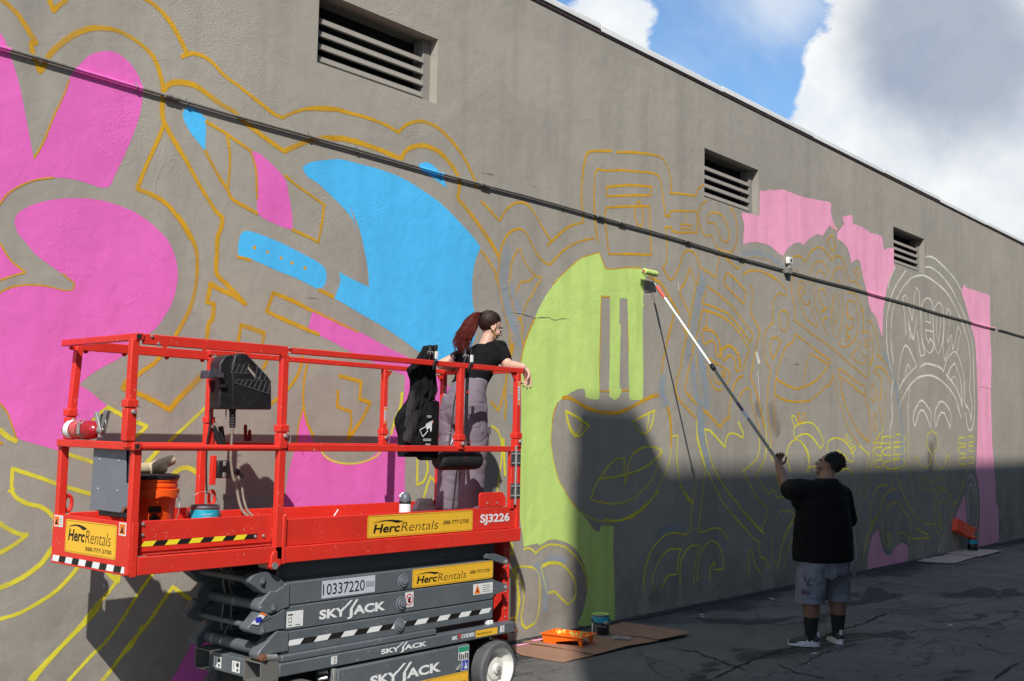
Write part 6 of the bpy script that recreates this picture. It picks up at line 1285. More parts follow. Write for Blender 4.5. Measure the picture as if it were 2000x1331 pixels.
# clear the face: cut the hair shell in front of the hairline
bmx = bmesh.new(); bmx.from_mesh(hr.data); inv = HT.inverted(); og = worg(man)
kill = [v for v in bmx.verts if (lambda q: q.y > .056-.2*max(0, .06-q.z) and q.z < .098 or q.z < -.035 or (abs(q.x) > .05 and q.y > .02 and q.z < .05))(inv @ (v.co+og))]
bmesh.ops.delete(bmx, geom=kill, context='VERTS'); bmx.to_mesh(hr.data); bmx.free()
cu_ = MB(); rnd = random.Random(11)
for i in range(420):
    a = rnd.uniform(-.2*math.pi, 1.2*math.pi); el = rnd.uniform(.15, 1.5); q = Vector((math.cos(a)*math.cos(el)*.080, -math.sin(a)*math.cos(el)*.100-.02, math.sin(el)*.098+.028))
    if q.y > .045: continue
    p = HT @ q; out_ = (p-HT @ Vector((0, -.02, 0))).normalized(); L_ = rnd.uniform(.010, .028)*(1.4 if q.y < -.05 else 1.0); t1 = out_.orthogonal().normalized(); t2 = out_.cross(t1); ph = rnd.random()*6
    cu_.tube([p+out_*(L_*k/6)+(t1*math.cos(ph+k*1.5)+t2*math.sin(ph+k*1.5))*.007 for k in range(7)], [.0055, .0055, .005, .005, .0045, .004, .003], 5)
part('curls', cu_, HR_BLK, man, smooth=60)
# T-shirt
sh_ = MB(); R3 = MF.to_3x3()
S_ = [(1.475, .045, -.02, .088, .082), (1.455, .03, -.018, .125, .095), (1.425, .02, -.012, .190, .115), (1.375, .01, -.005, .250, .138), (1.28, .01, 0, .272, .165), (1.15, .015, .005, .280, .190), (1.0, .02, .01, .292, .212), (.88, .02, .012, .298, .220), (.77, .015, .010, .300, .218), (.735, .015, .01, .298, .214)]
loft(sh_, [(mp_(cx_, cy_, z), R3 @ Vector((rx, 0, 0)), R3 @ Vector((0, ry, 0))) for z, cx_, cy_, rx, ry in S_], 36)
chain(sh_, [mp_(-.16, .0, 1.34), SL+Vector((0, 0, -.015)), EL.lerp(SL, .26)+Vector((0, 0, .0))], [.120, .108, .098]); chain(sh_, [mp_(.17, 0, 1.33), SR_+Vector((0, 0, -.03)), ER_.lerp(SR_, -.02)], [.118, .098, .082])
# loose cloth between the raised sleeve and the side
sh_.ell(mp_(-.215, .05, 1.275), .085, .11, .10, R3)
organic('t_shirt', sh_, CL_BLK, man, .010, 14, wrinkle(.006, 3.5, .003, 3))
# shorts
so = MB()
loft(so, [(mp_(.01, 0, z), R3 @ Vector((rx, 0, 0)), R3 @ Vector((0, ry, 0))) for z, rx, ry in ((.84, .255, .185), (.74, .265, .19), (.66, .262, .185), (.615, .25, .175))], 32)
for sx, gx in ((-1, -.165), (1, .175)):
    loft(so, [(mp_(sx*.115+(gx-sx*.115)*k, .0, z), R3 @ Vector((rx, 0, 0)), R3 @ Vector((0, ry, 0))) for k, z, rx, ry in ((.0, .72, .135, .165), (.4, .60, .130, .145), (.8, .48, .124, .130), (1.0, .385, .122, .126))], 26)
organic('shorts', so, CL_DEN, man, .009, 4, wrinkle(.005, 8, .007, 9))
hem = MB()
for gx in (-.165, .175):
    hem.rings([[mp_(gx+math.cos(k*math.pi/14)*r_*1.0, math.sin(k*math.pi/14)*r_*1.02, z) for k in range(28)] for r_, z in ((.124, .405), (.128, .404), (.128, .380), (.122, .379))], False)
part('hem', hem, CL_DEN, man, smooth=40)
pk = MB(); pk2 = MB(); pk2.prism([mp_(.16, -.198, .70), mp_(.26, -.150, .70), mp_(.262, -.150, .62), mp_(.21, -.185, .595), mp_(.16, -.200, .62)], R3 @ Vector((.0, .006, 0))); part('pocket', pk2, CL_DEN, man, bevel=.002); pk.prism([mp_(-.05, -.205, .70), mp_(-.17, -.19, .70), mp_(-.172, -.19, .62), mp_(-.11, -.205, .595), mp_(-.05, -.21, .62)], R3 @ Vector((0, .006, 0)))
part('pocket', pk, CL_DEN, man, bevel=.002)
sp_ = MB(); rnd = random.Random(5)
for i in range(9):
    a = rnd.uniform(-2.9, -2.3); z_ = rnd.uniform(.45, .6); sp_.ell(mp_(-.165+math.cos(a)*.128, math.sin(a)*.13, z_), .008+rnd.random()*.008, .004, .008+rnd.random()*.02, R3, 8, 5)
part('paint_stain', sp_, mat('pink_stain', (.17, .09, .11), .7), man)
# socks and trainers
for i, ((kn, cf_, an), td) in enumerate(zip(LGs, toe)):
    sk = MB(); c2_ = an.lerp(cf_, .70); sk.tube([c2_, an.lerp(cf_, .45), an.lerp(cf_, .2), an, Vector((an.x, an.y, .06))], [.066, .062, .054, .050, .050], 18); part('sock', sk, M_SOCK, man, smooth=50)
    side = td.cross(Vector((0, 0, 1))); c0 = Vector((an.x, an.y, 0))-td*.055
    def sl(y, z, w_, h_): y *= .90; return (c0+td*y+Vector((0, 0, z)), side*w_, Vector((0, 0, h_)))
    up_ = MB(); loft(up_, [sl(-.015, .052, .018, .02), sl(.0, .062, .036, .045), sl(.05, .068, .042, .056), (c0+td*.09+Vector((0, 0, .062)), side*.044, Vector((0, 0, .050))), sl(.15, .052, .047, .036), sl(.20, .043, .048, .027), sl(.245, .037, .042, .020), sl(.272, .032, .024, .013)], 20, 2.4)
    u = organic('shoe', up_, mat('shoe_grey', (.035, .032, .036), .6, var=.3, vs=30), man, .006, 2)
    so_ = MB(); pts = []
    for k in range(28):
        t = k/28*2*math.pi; y_ = .114+.137*math.cos(t); x_ = (.047-.006*math.cos(t))*math.sin(t); pts.append((x_, y_))
    for z0, z1, g in ((.0, .014, 1.0), (.014, .046, 1.06)):
        so_.prism([c0+td*b_+side*(a_*g)+Vector((0, 0, z0)) for a_, b_ in pts], (0, 0, z1-z0))
    part('sole', so_, mat('shoe_white', (.62, .60, .62), .6, var=.1, vs=40), u, bevel=.003)
    M_SB = mat('shoe_pale', (.55, .55, .56), .55)
    for s2 in (-1, 1):
        for k, y_ in enumerate((.035, .078, .118, .158)):
            q0 = c0+td*y_+side*s2*.0465; part('shoe_band', MB().beam(q0+Vector((0, 0, .034)), q0+td*.022-side*s2*.016+Vector((0, 0, .090-.013*k)), .013, .012, up=side), M_SB, u, bevel=.002)
    part('heel_tab', MB().tube([c0-td*.004+Vector((0, 0, .085)), c0-td*.010+Vector((0, 0, .125))], .016, 8), M_SB, u, smooth=60)

# ---------------- the pole and roller
pole = root('paint_roller', 'green loaded paint roller on a long white and grey extension pole held against the wall', 'paint roller', tuple(PR0))
def on(x, y):      # point of the pole seen at x, y
    best = None
    for i in range(0, 3200):
        q = PR0+pd*(i*.001); v = q-CO; sx = 1000+FPX*v.dot(CR)/v.dot(CF)
        e = abs(sx-x)
        if best is None or e < best[0]: best = (e, q, i*.001)
    return best[1], best[2]
g0 = PR0; _, t1_ = on(1298, 580); _, t2_ = on(1388, 712); _, t3_ = on(1396, 724); _, t4_ = on(1440, 792); _, t5_ = on(1461, 823)
M_ALU = mat('white_tube', (.78, .80, .80), .35, metal=.15); M_GP = mat('dull_grey_tube', (.22, .22, .20), .45, metal=.3)
part('grip', MB().cyl(g0, g0+pd*t1_, .017), mat('red_handle', (.75, .08, .05), .5), pole, smooth=40)
part('inner_tube', MB().cyl(g0+pd*t1_, g0+pd*t2_, .0115), M_ALU, pole, smooth=40)
part('collar', MB().lathe([(.014, 0), (.022, .01), (.024, .05), (.019, .075), (.014, .08)], g0+pd*t2_, pd, 14), M_BLK, pole, smooth=40)
end_t = (H1-g0).length+.66
part('outer_tube', MB().cyl(g0+pd*t3_, g0+pd*end_t, .0145), M_GP, pole, smooth=40)
part('label_band', MB().cyl(g0+pd*t4_, g0+pd*(t4_+.10), .0152), mat('purple_label', (.05, .04, .12), .4), pole, smooth=40); part('label_band', MB().cyl(g0+pd*(t4_+.10), g0+pd*t5_, .0151), M_LBL, pole, smooth=40)
RY = WALL_Y-.085
ra, rb_ = at(1257, 530, Y=RY), at(1282, 525.5, Y=RY); rb_ = Vector((ra.x+.235, RY, ra.z+.0))
sl_ = MB().lathe([(.020, 0), (.031, .006)]+[(.032, .02+i*.02) for i in range(11)]+[(.030, .236), (.018, .240)], ra, rb_-ra, 26)
M_NAP = mat('wet_lime_nap', (.58, .76, .20), .6, var=.2, vs=40, bump=.8, bs=160)
part('roller_sleeve', sl_, M_NAP, pole, smooth=50)
part('end_cap', MB().cyl(ra-Vector((.006, 0, 0)), ra+Vector((.002, 0, 0)), .019), mat('red_cap', (.5, .12, .08), .5), pole, smooth=40)
wf_ = at(1262, 541, Y=RY-.01); wg_ = at(1273, 542, Y=RY-.012)
part('wire_frame', MB().tube(spline([ra+Vector((.02, 0, 0)), ra-Vector((.022, 0, 0)), ra-Vector((.026, .005, .02)), wf_, wg_, g0-pd*.06, g0+pd*.01], 5), .0042, 8), M_WIRE, pole, smooth=60)

# ---------------- the woman on the deck
WC = tuple(Vector((at(905, 880, Y=5.46).x, 5.46, DZ)))
wom = root('person', 'person with auburn ponytail, black T-shirt and grey cargo trousers leaning on lift rail', 'person', WC)
def J(x, y, Y): return at(x, y, Y=Y)
face_w = Vector((.86, -.30, -.30)); WT = rot_frame(J(958, 640, 5.44), face_w)
b = MB(); head_shape(b, WT, .93)
nb_ = J(946, 679, 5.46); capsule(b, WT.translation+Vector((-.01, 0, -.05)), nb_, .046, .052)
sr, er, wr = J(976, 680, 5.32), J(992, 714, 5.22), at(1022, 722, X=6.03)
slf, elf = J(900, 696, 5.62), J(862, 712, 5.72); wl = J(905, 722, 5.79)
wr.z = max(wr.z, 2.30); er.z = max(er.z, 2.315)
chain(b, [J(962, 680, 5.37), sr, er, er.lerp(wr, .4), wr], [.050, .050, .038, .038, .024])
chain(b, [J(915, 694, 5.56), slf, elf, elf.lerp(wl, .4), wl], [.050, .048, .037, .036, .024])
tips = hand(b, wr+Vector((.015, 0, -.005)), Vector((.35, -.12, -1)), Vector((-1, .2, -.2)), curl=.30, thumb=-1, sc=.92, spread=.05, bends=(.25, .35, .5, .65))
hand(b, wl, Vector((.9, .2, -.3)), Vector((0, 0, -1)), curl=.5, thumb=1, sc=.9)
hipc = J(907, 775, 5.46); waist = J(920, 742, 5.46); chest = J(938, 700, 5.45)
loft(b, [(nb_, (.05, 0, 0), (0, .05, 0)), (chest, (.09, 0, 0), (0, .15, 0)), (waist, (.09, 0, .02), (0, .12, 0)), (hipc, (.10, 0, 0), (0, .14, 0))])
ft = {}
for nm, hp, kn, an in (('r', J(926, 800, 5.38), J(926, 890, 5.37), J(918, 985, 5.37)), ('l', J(886, 800, 5.56), J(880, 890, 5.57), J(874, 985, 5.57))):
    an.z = DZ+.09; chain(b, [hp, kn, an], [.085, .055, .040]); chain(b, [an, an+Vector((-.02, 0, -.05)), an+Vector((.13, -.01, -.055))], [.038, .034, .024]); ft[nm] = (hp, kn, an)
organic('body', b, SK_W, wom, .005, 3)
face_bits(WT, (.60, .36, .26), wom, sc=.93)
ns = MB()
for q, dd in tips: ns.ell(q+dd*.006+Vector((.003, 0, 0)), .005, .005, .009)
part('fingernail', ns, M_NAIL, wom, smooth=60, kind='stuff')
# shirt
t = MB()
up1 = (chest-hipc).normalized()
ts = [(J(947, 676, 5.455), .055, .075, .0), (J(945, 684, 5.455), .075, .135, .0), (J(940, 695, 5.455), .100, .170, 0), (J(933, 712, 5.455), .108, .165, 0), (J(927, 728, 5.455), .105, .145, 0), (J(921, 742, 5.46), .102, .130, 0), (J(916, 752, 5.46), .104, .134, 0)]
loft(t, [(c_, Vector((rx, .0, -.25*rx)), Vector((.10*ry, -ry, 0))) for c_, rx, ry, _ in ts], 30)
chain(t, [J(958, 683, 5.38), sr, sr.lerp(er, .62)], [.060, .062, .054]); chain(t, [J(915, 697, 5.55), slf, slf.lerp(elf, .30)], [.060, .060, .052])
organic('t_shirt', t, CL_BLK, wom, .007, 5, wrinkle(.0035, 11, .004, 21))
# trousers
t = MB()
loft(t, [(waist+Vector((0, 0, .01)), (.108, 0, 0), (0, .135, 0)), (J(912, 765, 5.46), (.118, 0, 0), (0, .150, 0)), (J(906, 790, 5.46), (.128, 0, 0), (0, .165, 0)), (J(905, 812, 5.46), (.122, 0, 0), (0, .165, 0)), (J(904, 832, 5.46), (.10, 0, 0), (0, .15, 0))], 30)
for nm in 'rl':
    hp, kn, an = ft[nm]; ax = [hp+Vector((0, 0, .10)), hp, hp.lerp(kn, .33), hp.lerp(kn, .66), kn, kn.lerp(an, .4), kn.lerp(an, .8), an+Vector((0, 0, -.02))]
    loft(t, [(c_, (rx, 0, 0), (0, ry, 0)) for c_, rx, ry in zip(ax, (.105, .115, .112, .105, .098, .096, .094, .090), (.070, .088, .092, .090, .086, .085, .084, .082))], 26)
organic('trousers', t, CL_CAR, wom, .008, 22, lambda p: .0045*noise.noise(Vector((p.x*5+p.y*5, p.y*6, p.z*13)))+.003*noise.noise(p*19)-.004*max(0, 1-abs(noise.noise(Vector((p.x*3+p.z*4, p.y*4, p.z*9+7))))*8))
hp, kn, an = ft['r']
pc = MB(); q = hp.lerp(kn, .62)+Vector((.06, -.080, 0)); pc.prism([q+Vector((-.07, -.0, .075)), q+Vector((.055, .035, .075)), q+Vector((.060, .035, -.09)), q+Vector((-.072, 0, -.09))], (.004, .03, 0)); po = part('cargo_pocket', pc, CL_CAR, wom, bevel=.008)
pc = MB().prism([q+Vector((-.075, -.012, .085)), q+Vector((.062, .026, .085)), q+Vector((.066, .024, .030)), q+Vector((-.078, -.018, .038))], (.002, .03, 0)); part('flap', pc, CL_CAR, po, bevel=.004)
for nm in 'rl':
    an = ft[nm][2]; s_ = MB(); loft(s_, [(an+Vector((-.06, 0, -.055)), (0, .03, 0), (0, 0, .03)), (an+Vector((-.02, 0, -.045)), (0, .042, 0), (0, 0, .05)), (an+Vector((.08, -.005, -.055)), (0, .046, 0), (0, 0, .036)), (an+Vector((.17, -.01, -.066)), (0, .036, 0), (0, 0, .022))], 18)
    part('shoe', s_, M_BLK, wom, smooth=60)
# hair: scalp and wavy ponytail
hm = MB(); hm.ell(WT @ Vector((0, -.022, .036)), .078, .096, .086, WT.to_3x3(), 26, 16); hr = part('hair', hm, HR_BRN, wom, smooth=60)
bmx = bmesh.new(); bmx.from_mesh(hr.data); inv = WT.inverted(); og = worg(wom)
kill = [v for v in bmx.verts if (lambda q: (q.y > .060 and q.z < .085) or q.z < -.045 or (abs(q.x) > .045 and q.y > -.002+.5*max(0, q.z) and q.z < .06))(inv @ (v.co+og))]
bmesh.ops.delete(bmx, geom=kill, context='VERTS'); bmx.to_mesh(hr.data); bmx.free()
sc_m = MB(); rnd = random.Random(6); tq = inv @ J(937, 612, 5.47); tn = Vector(((tq.x)/.081, (tq.y+.022)/.099, (tq.z-.036)/.089)).normalized()
for i in range(260):
    a = rnd.uniform(0, 6.283); base = Vector((math.cos(a), 0, math.sin(a)))
    hl_ = Vector((math.cos(a)*.93, .60 if math.sin(a) > .3 else .10+.45*max(0, math.sin(a)+.2), math.sin(a)*.95+(.0 if math.sin(a) > -.2 else .35))).normalized()
    if math.sin(a) < -.75: continue
    pts = []
    for k in range(8):
        u = k/7; d_ = hl_.lerp(tn, u).normalized(); pts.append(WT @ Vector((d_.x*.0795, d_.y*.0975-.022, d_.z*.0875+.036)))
    sc_m.tube(pts, [.0015]+[.0024]*6+[.003], 4)
part('scalp_strands', sc_m, HR_BRN, wom, smooth=60, normals=False, kind='stuff')
tie = J(935, 612, 5.47); pa = [tie, J(925, 620, 5.47), J(915, 640, 5.47), J(908, 660, 5.47), J(901, 683, 5.46)]
cm = MB(); cp_ = spline(pa, 5); n_c = len(cp_); cm.tube(cp_, [.014+.026*math.sin(min(1, k/(n_c-1)*1.1)*math.pi*.80)*(1-.5*max(0, k/(n_c-1)-.7)) for k in range(n_c)], 16)
organic('ponytail_core', cm, HR_RED, wom, .006, 3, wrinkle(.006, 22, .0, 2))
st = MB(); rnd = random.Random(4)
for i in range(260):
    a = rnd.uniform(0, 6.28); rr = math.sqrt(rnd.random()); pts = []; ph = rnd.uniform(0, 6.28); ends = rnd.uniform(.75, 1.08); dx = rnd.uniform(-.03, .01)
    for k in range(11):
        u = k/10*ends; f = u*4; j = min(3, int(f)); p = pa[j].lerp(pa[j+1], f-j) if f < 4 else pa[4]+(pa[4]-pa[3])*(f-4)
        rad = (.013+.054*math.sin(min(1, u)*math.pi*.74))*rr
        wv = .013*u*math.sin(u*13+ph*.28)
        pts.append(p+CR*(math.cos(a)*rad+wv+dx*u*u)+Vector((0, 0, 1))*(math.sin(a)*rad*.45)+CF*(math.sin(a)*rad+.5*wv))
    st.tube(pts, [.0032]*8+[.0028, .002, .001], 4)
part('ponytail', st, HR_RED, wom, smooth=60, normals=False)
part('hair_tie', MB().tube([tie+CR*.0+Vector((0, 0, 0))+(CR*math.cos(a)+CF*math.sin(a))*.020 for a in [k*.5236 for k in range(13)]], .007, 8), HR_BRN, wom, smooth=60)
ea = WT @ Vector((.081, .002, -.042)); er_ = MB()
for k in range(3): er_.tube([ea+Vector((0, 0, -.016*k))+(WT.to_3x3() @ Vector((.003, .007*math.cos(a), .009*math.sin(a)))) for a in [q*.6283 for q in range(11)]], .0019, 6)
part('earring', er_, M_GOLD, wom, smooth=60, label='gold chain link earring')
tt = MB()
for i in range(5):
    c_ = slf.lerp(elf, .36+.07*(i % 3))-CF*.049+Vector((0, 0, .012*(i-2))); tt.tube([c_+CR*(.014*math.cos(a))+Vector((0, 0, .011*math.sin(a))) for a in [q*.785 for q in range(9)]], .0022, 5)
part('tattoo', tt, mat('tattoo_colour', (.30, .16, .15), .6), wom)
# ------------------------------------------------------------------ things on and around the lift
FR.update(J=(740, 670, 5.12), T8=(1000, 1180, 5.0), T9=(1830, 980, 9.506))
M_ORG = mat('orange_bucket', (.95, .115, .012), .38, var=.03)
M_TEAL = mat('teal_label', (.02, .36, .50), .3, var=.03)
M_CANM = mat('can_metal', (.30, .31, .32), .35, metal=.8)
M_CREAM = mat('cream_nap', (.72, .60, .36), .9, var=.08, vs=30, bump=.9, bs=260)
M_LIME = mat('wet_lime_paint', PC['lime'], .25)
M_CARD = mat('brown_cardboard', (.30, .165, .105), .85, var=.10, vs=5, dirt=(.20, .11, .08), dirt_amt=.35, bump=.15, bs=40)
M_CARD2 = mat('pale_cardboard', (.46, .36, .32), .85, var=.10, vs=4, dirt=(.25, .19, .16), dirt_amt=.3)
M_TRAY = mat('orange_tray', (.95, .16, .008), .35, var=.04)
# bucket
bc = Vector((at(291, 960, Y=5.42).x, 5.42, DZ))
bk = root('bucket', 'orange five gallon bucket with black lid and safety warning, standing on lift deck', 'bucket', bc)
part('shell', MB().lathe([(.130, .0), (.134, .006), (.146, .27), (.152, .272), (.152, .285), (.147, .287), (.148, .305), (.153, .307), (.153, .318), (.148, .320), (.149, .335), (.154, .337), (.154, .350), (.150, .352)], bc, n=48), M_ORG, bk, smooth=40)
part('lid', MB().lathe([(.150, .345), (.159, .350), (.160, .366), (.152, .372), (.146, .366), (.01, .366)], bc, n=48), M_BLK, bk, smooth=40)
part('bracket', MB().lathe([(.150, .245), (.160, .248), (.160, .292), (.150, .295)], bc, n=48), M_ORG, bk, smooth=40)
side = CR*1.0; side.z = 0; side.normalize(); fw = Vector((CF.x, CF.y, 0)).normalized()
hl = [bc+side*.157+Vector((0, 0, .27)), bc+side*.185-fw*.05+Vector((0, 0, .235)), bc+side*.195-fw*.09+Vector((0, 0, .17)), bc+side*.18-fw*.12+Vector((0, 0, .11))]
part('handle', MB().tube(spline(hl), .0025, 6), M_WIRE, bk, smooth=60)
def curved(c, r_, a0, a1, z0, z1, m, parent, name, k=8, lift=.001):
    mb = MB(); v = []
    for i in range(k+1):
        a = a0+(a1-a0)*i/k; v += [c+Vector((math.cos(a)*(r_+lift), math.sin(a)*(r_+lift), z0)), c+Vector((math.cos(a)*(r_+lift), math.sin(a)*(r_+lift), z1))]
    mb.add(v, [(2*i, 2*i+2, 2*i+3, 2*i+1) for i in range(k)]); return part(name, mb, m, parent, normals=False)
va = math.atan2(-CF.y, -CF.x)
def wrap_text(s, c, r_, a0, a1, z0, z1, m, parent, lift=.002, **k):
    v, f = text2d(s, **k); mb = MB().add([c+Vector((math.cos(a0+(a1-a0)*x)*(r_+lift), math.sin(a0+(a1-a0)*x)*(r_+lift), z0+(z1-z0)*y)) for x, y in v], f)
    return part('lettering', mb, m, parent, normals=False)
w1 = curved(bc, .141, va+.33, va+.80, .17, .205, M_INK, bk, 'warning_band', lift=.004)
for (a0, a1, z0, z1) in ((.36, .76, .095, .15), (.45, .65, .135, .165), (.40, .50, .07, .10), (.60, .74, .068, .10)): curved(bc, .139, va+a0, va+a1, z0, z1, M_INK, bk, 'warning_print', lift=.004)
for (a0, a1, z0, z1) in ((-.55, -.18, .205, .208), (-.18, -.165, .04, .208), (-.42, -.25, .13, .16)): curved(bc, .139, va+a0, va+a1, z0, z1, M_WPR, bk, 'label_print', lift=.004)
for q0, q1, lab in (((258, 922), (307, 917), 'cream roller cover lying in front on the black bucket lid'), ((291, 913), (324, 911), 'cream roller cover lying behind on the black bucket lid')):
    a = at(*q0, Y=bc.y-.03); b_ = at(*q1, Y=bc.y+.0 if q0[0] < 270 else bc.y+.04)
    a.z = DZ+.372+.031; b_.z = a.z if q0[0] < 270 else a.z+.032
    d = (b_-a).normalized(); b_ = a+d*.225
    r_ = root('roller_cover', lab, 'roller cover', a, 'roller covers on the bucket lid')
    part('nap', MB().lathe([(.019, 0), (.029, .004), (.031, .012)]+[(.031, .03+.02*i) for i in range(9)]+[(.029, .221), (.019, .225)], a, d, 22), M_CREAM, r_, smooth=50)
    part('core', MB().lathe([(.0185, -.001), (.0185, .226)], a, d, 16), M_PAPER, r_, smooth=50)
# paint cans
def can(c, lab, rot, label_split, lid_m, open_=False, group='teal and black paint cans', handle_up=True):
    c = Vector(c); r_ = .0825; h_ = .195; o = root('paint_can', lab, 'paint can', c, group)
    part('tin', MB().lathe([(r_-.004, 0), (r_, .003), (r_, .012), (r_-.002, .014), (r_-.002, h_-.016), (r_, h_-.014), (r_+.001, h_-.004), (r_-.002, h_)]+([(r_-.012, h_-.002), (r_-.013, h_-.02)] if open_ else []), c, n=44, cap=not open_), M_CANM, o, smooth=40)
    part('label_paper', MB().lathe([(r_-.0015, label_split), (r_-.0012, label_split+.001), (r_-.0012, h_-.020), (r_-.0015, h_-.018)], c, n=44, cap=False), M_TEAL, o, smooth=40)
    if label_split > .02: part('label_black', MB().lathe([(r_-.0015, .016), (r_-.001, .017), (r_-.001, label_split), (r_-.0015, label_split+.001)], c, n=44, cap=False), M_BLK, o, smooth=40)
    if open_:
        part('paint', MB().lathe([(r_-.013, h_-.03), (.001, h_-.03)], c, n=44, cap=False), M_LIME, o, smooth=40)
        part('rim_paint', MB().lathe([(r_-.001, h_+.0005), (r_-.006, h_+.002), (r_-.013, h_-.001), (r_-.0125, h_-.03)], c, n=44, cap=False), M_LIME, o, smooth=40)
    else:
        part('lid', MB().lathe([(r_-.003, h_-.002), (r_-.004, h_+.004), (r_-.010, h_+.005), (r_-.014, h_+.001), (.001, h_+.001)], c, n=44), lid_m, o, smooth=40)
    for s2 in (-1, 1):
        e = c+side*s2*(r_-.001)*.9*(1)-fw*.03+Vector((0, 0, h_-.055)) if s2 < 0 else c+side*s2*r_+Vector((0, 0, h_-.055))
        part('ear', MB().lathe([(.016, -.002), (.016, .004), (.008, .008)], e, (e-c-Vector((0, 0, h_-.055))), 14), M_BLK, o, smooth=40)
    top = [c-side*(r_+.006)-fw*.03+Vector((0, 0, h_-.055)), c-side*(r_+.004)-fw*.04+Vector((0, 0, h_+.0)), c-side*.045-fw*.03+Vector((0, 0, h_+.065)), c+side*.0+Vector((0, 0, h_+.078)), c+side*.05+Vector((0, 0, h_+.055)), c+side*(r_+.004)+Vector((0, 0, h_-.005)), c+side*(r_+.005)+Vector((0, 0, h_-.055))]
    if not handle_up: top = [top[0], c-side*.07-fw*.07+Vector((0, 0, h_-.08)), c-fw*.098+Vector((0, 0, h_-.10)), c+side*.07-fw*.06+Vector((0, 0, h_-.08)), top[-1]]
    part('handle', MB().tube(spline(top), .0018, 6), M_WIRE, o, smooth=60)
    return o, c, r_
cc = Vector((at(400, 1000, Y=5.30).x, 5.30, DZ))
o, c, r_ = can(cc, 'teal paint can with black lid and raised wire handle on the lift deck', 0, .012, M_BLK)
wrap_text('BEHR', c, r_, va+.10, va+.62, .085, .115, M_WPR, o, bold=.05); curved(c, r_, va+.02, va+.70, .078, .122, M_INK, o, 'brand_panel', lift=.0008)
wrap_text('EXTERIOR SEMI-GLOSS', c, r_, va+.05, va+.80, .150, .156, M_WPR, o); wrap_text('WHITE BASE', c, r_, va+.25, va+.62, .138, .143, M_WPR, o)
kk = MB(); kk.add([c+side*(-.04+.1*x)+fw*.02*y+Vector((0, 0, .1975)) for x, y in ((0, -1), (1, -1), (1, 0), (0, 0))], [(0, 1, 2, 3)])
c2 = at(1174, 1245, Z=0.008); c2.y += .04; c2.x += .04; c2.z = .012
o, c, r_ = can(c2, 'open paint can of lime green paint standing on the cardboard', 0, .125, None, True, handle_up=False)
wrap_text('BEHR', c, r_, va+.30, va+.85, .118, .142, M_WPR, o, bold=.04)
for i in range(6): curved(c, r_, va-.75, va-.35-.05*(i % 3), .095-.012*i, .098-.012*i, M_LBL, o, 'label_print', lift=.0006)
curved(c, r_, va-1.25, va-.95, .02, .12, M_PAPER, o, 'white_label', lift=.0006); curved(c, r_, va+.25, va+.7, .085, .09, M_LBL, o, 'label_print', lift=.0006)
part('stir_wire', MB().tube([c+Vector((0, 0, .19)), c+side*.03+Vector((0, 0, .235))], .0015, 5), M_WIRE, o)
c3 = at(1900, 1077, Z=.01); c3.z = .014
o, c, r_ = can(c3, 'far paint can with black and teal label under the leaning orange tray', 0, .125, M_BLK, handle_up=False)
# the can lid, plastic and cardboard
lc = at(1190, 1239, Z=.02); ld_ = root('can_lid', 'round paint can lid smeared with lime green paint, beside the open can', 'can lid', lc)
part('disc', MB().lathe([(.078, -.004), (.082, .0), (.082, .006), (.074, .007), (.070, .003), (.001, .003)], lc, n=36), mat('lid_green', (.11, .17, .07), .5), ld_, smooth=40)
def sheet(name, txt, z, m, lab, th=.005, group=None, curl=0.0, cat='cardboard'):
    P = [at(x, y, Z=z) for x, y in parse(txt)]; c_ = sum(P, Vector())/len(P); o = root(name, lab, cat, (c_.x, c_.y, 0), group)
    F = []
    for a, b in zip(P, P[1:]+P[:1]):
        n = max(1, int((b-a).length/.12)); F += [a.lerp(b, i/n) for i in range(n)]
    for i, p in enumerate(F): p.z = z+.006*noise.noise(p*3)+curl*max(0, (p-c_).length-.35)**1.5
    part('sheet', MB().prism(F, (0, 0, th)), m, o); return o, P
g_ = 'cardboard sheets laid along the foot of the wall'
sheet('cardboard_sheet', 'T8 0,404 140,386 640,455 800,503 495,573 85,500 20,470', .004, M_CARD, 'cardboard sheet nearest the lift wheel, lit by the sun at one corner', curl=.01, group=g_)
sheet('cardboard_sheet', 'T8 105,370 330,333 700,318 1010,310 1262,322 1430,362 1150,410 800,496 620,460 200,390', .014, M_CARD, 'cardboard sheet under the orange roller tray and the open can', curl=.015, group=g_)
sheet('cardboard_sheet', 'T8 760,258 960,212 1090,178 1550,245 1750,285 1430,352 1250,318 1000,303', .026, M_CARD, 'cardboard sheet in shade behind the open can, touching the wall', curl=.006, group=g_)
sheet('cardboard_sheet', 'Q4 850,1038 1350,902 1640,985 1360,1070 1150,1062', .006, M_CARD2, 'pale cardboard sheet at the near end of the far pair', curl=.004, group=g_)
sheet('cardboard_sheet', 'Q4 1230,938 1380,897 1640,885 1990,905 1690,982 1530,962', .016, M_CARD2, 'pale cardboard sheet with the far paint can standing on it', curl=.004, group=g_)
for txt, z_ in (('T8 22,402 140,386 175,388 60,412', .0115), ('T8 180,352 305,338 325,345 215,366', .0225)):
    P = [at(x, y, Z=z_) for x, y in parse(txt)]; 
    sp2 = root('paint_streak', 'light pink paint streak along the wall edge of the '+('lower' if z_ < .02 else 'upper')+' cardboard', 'paint streak', tuple(P[0])); part('paint', MB().prism(P, (0, 0, .001)), MP['rose'], sp2)
def flat_thing(name, lab, cat, polys, z, m, th=.002, stuff=False):
    P0 = at(*polys[0][0], Z=z); mb = MB()
    for pl in polys:
        P = [at(x, y, Z=z) for x, y in pl]; mb.prism(P, (0, 0, th))
    o = part(name, mb, m, None); o['label'] = lab; o['category'] = cat
    if stuff: o['kind'] = 'stuff'
    return o
M_PLAS = mat('clear_plastic', (.55, .56, .58), .15, alpha=.35)
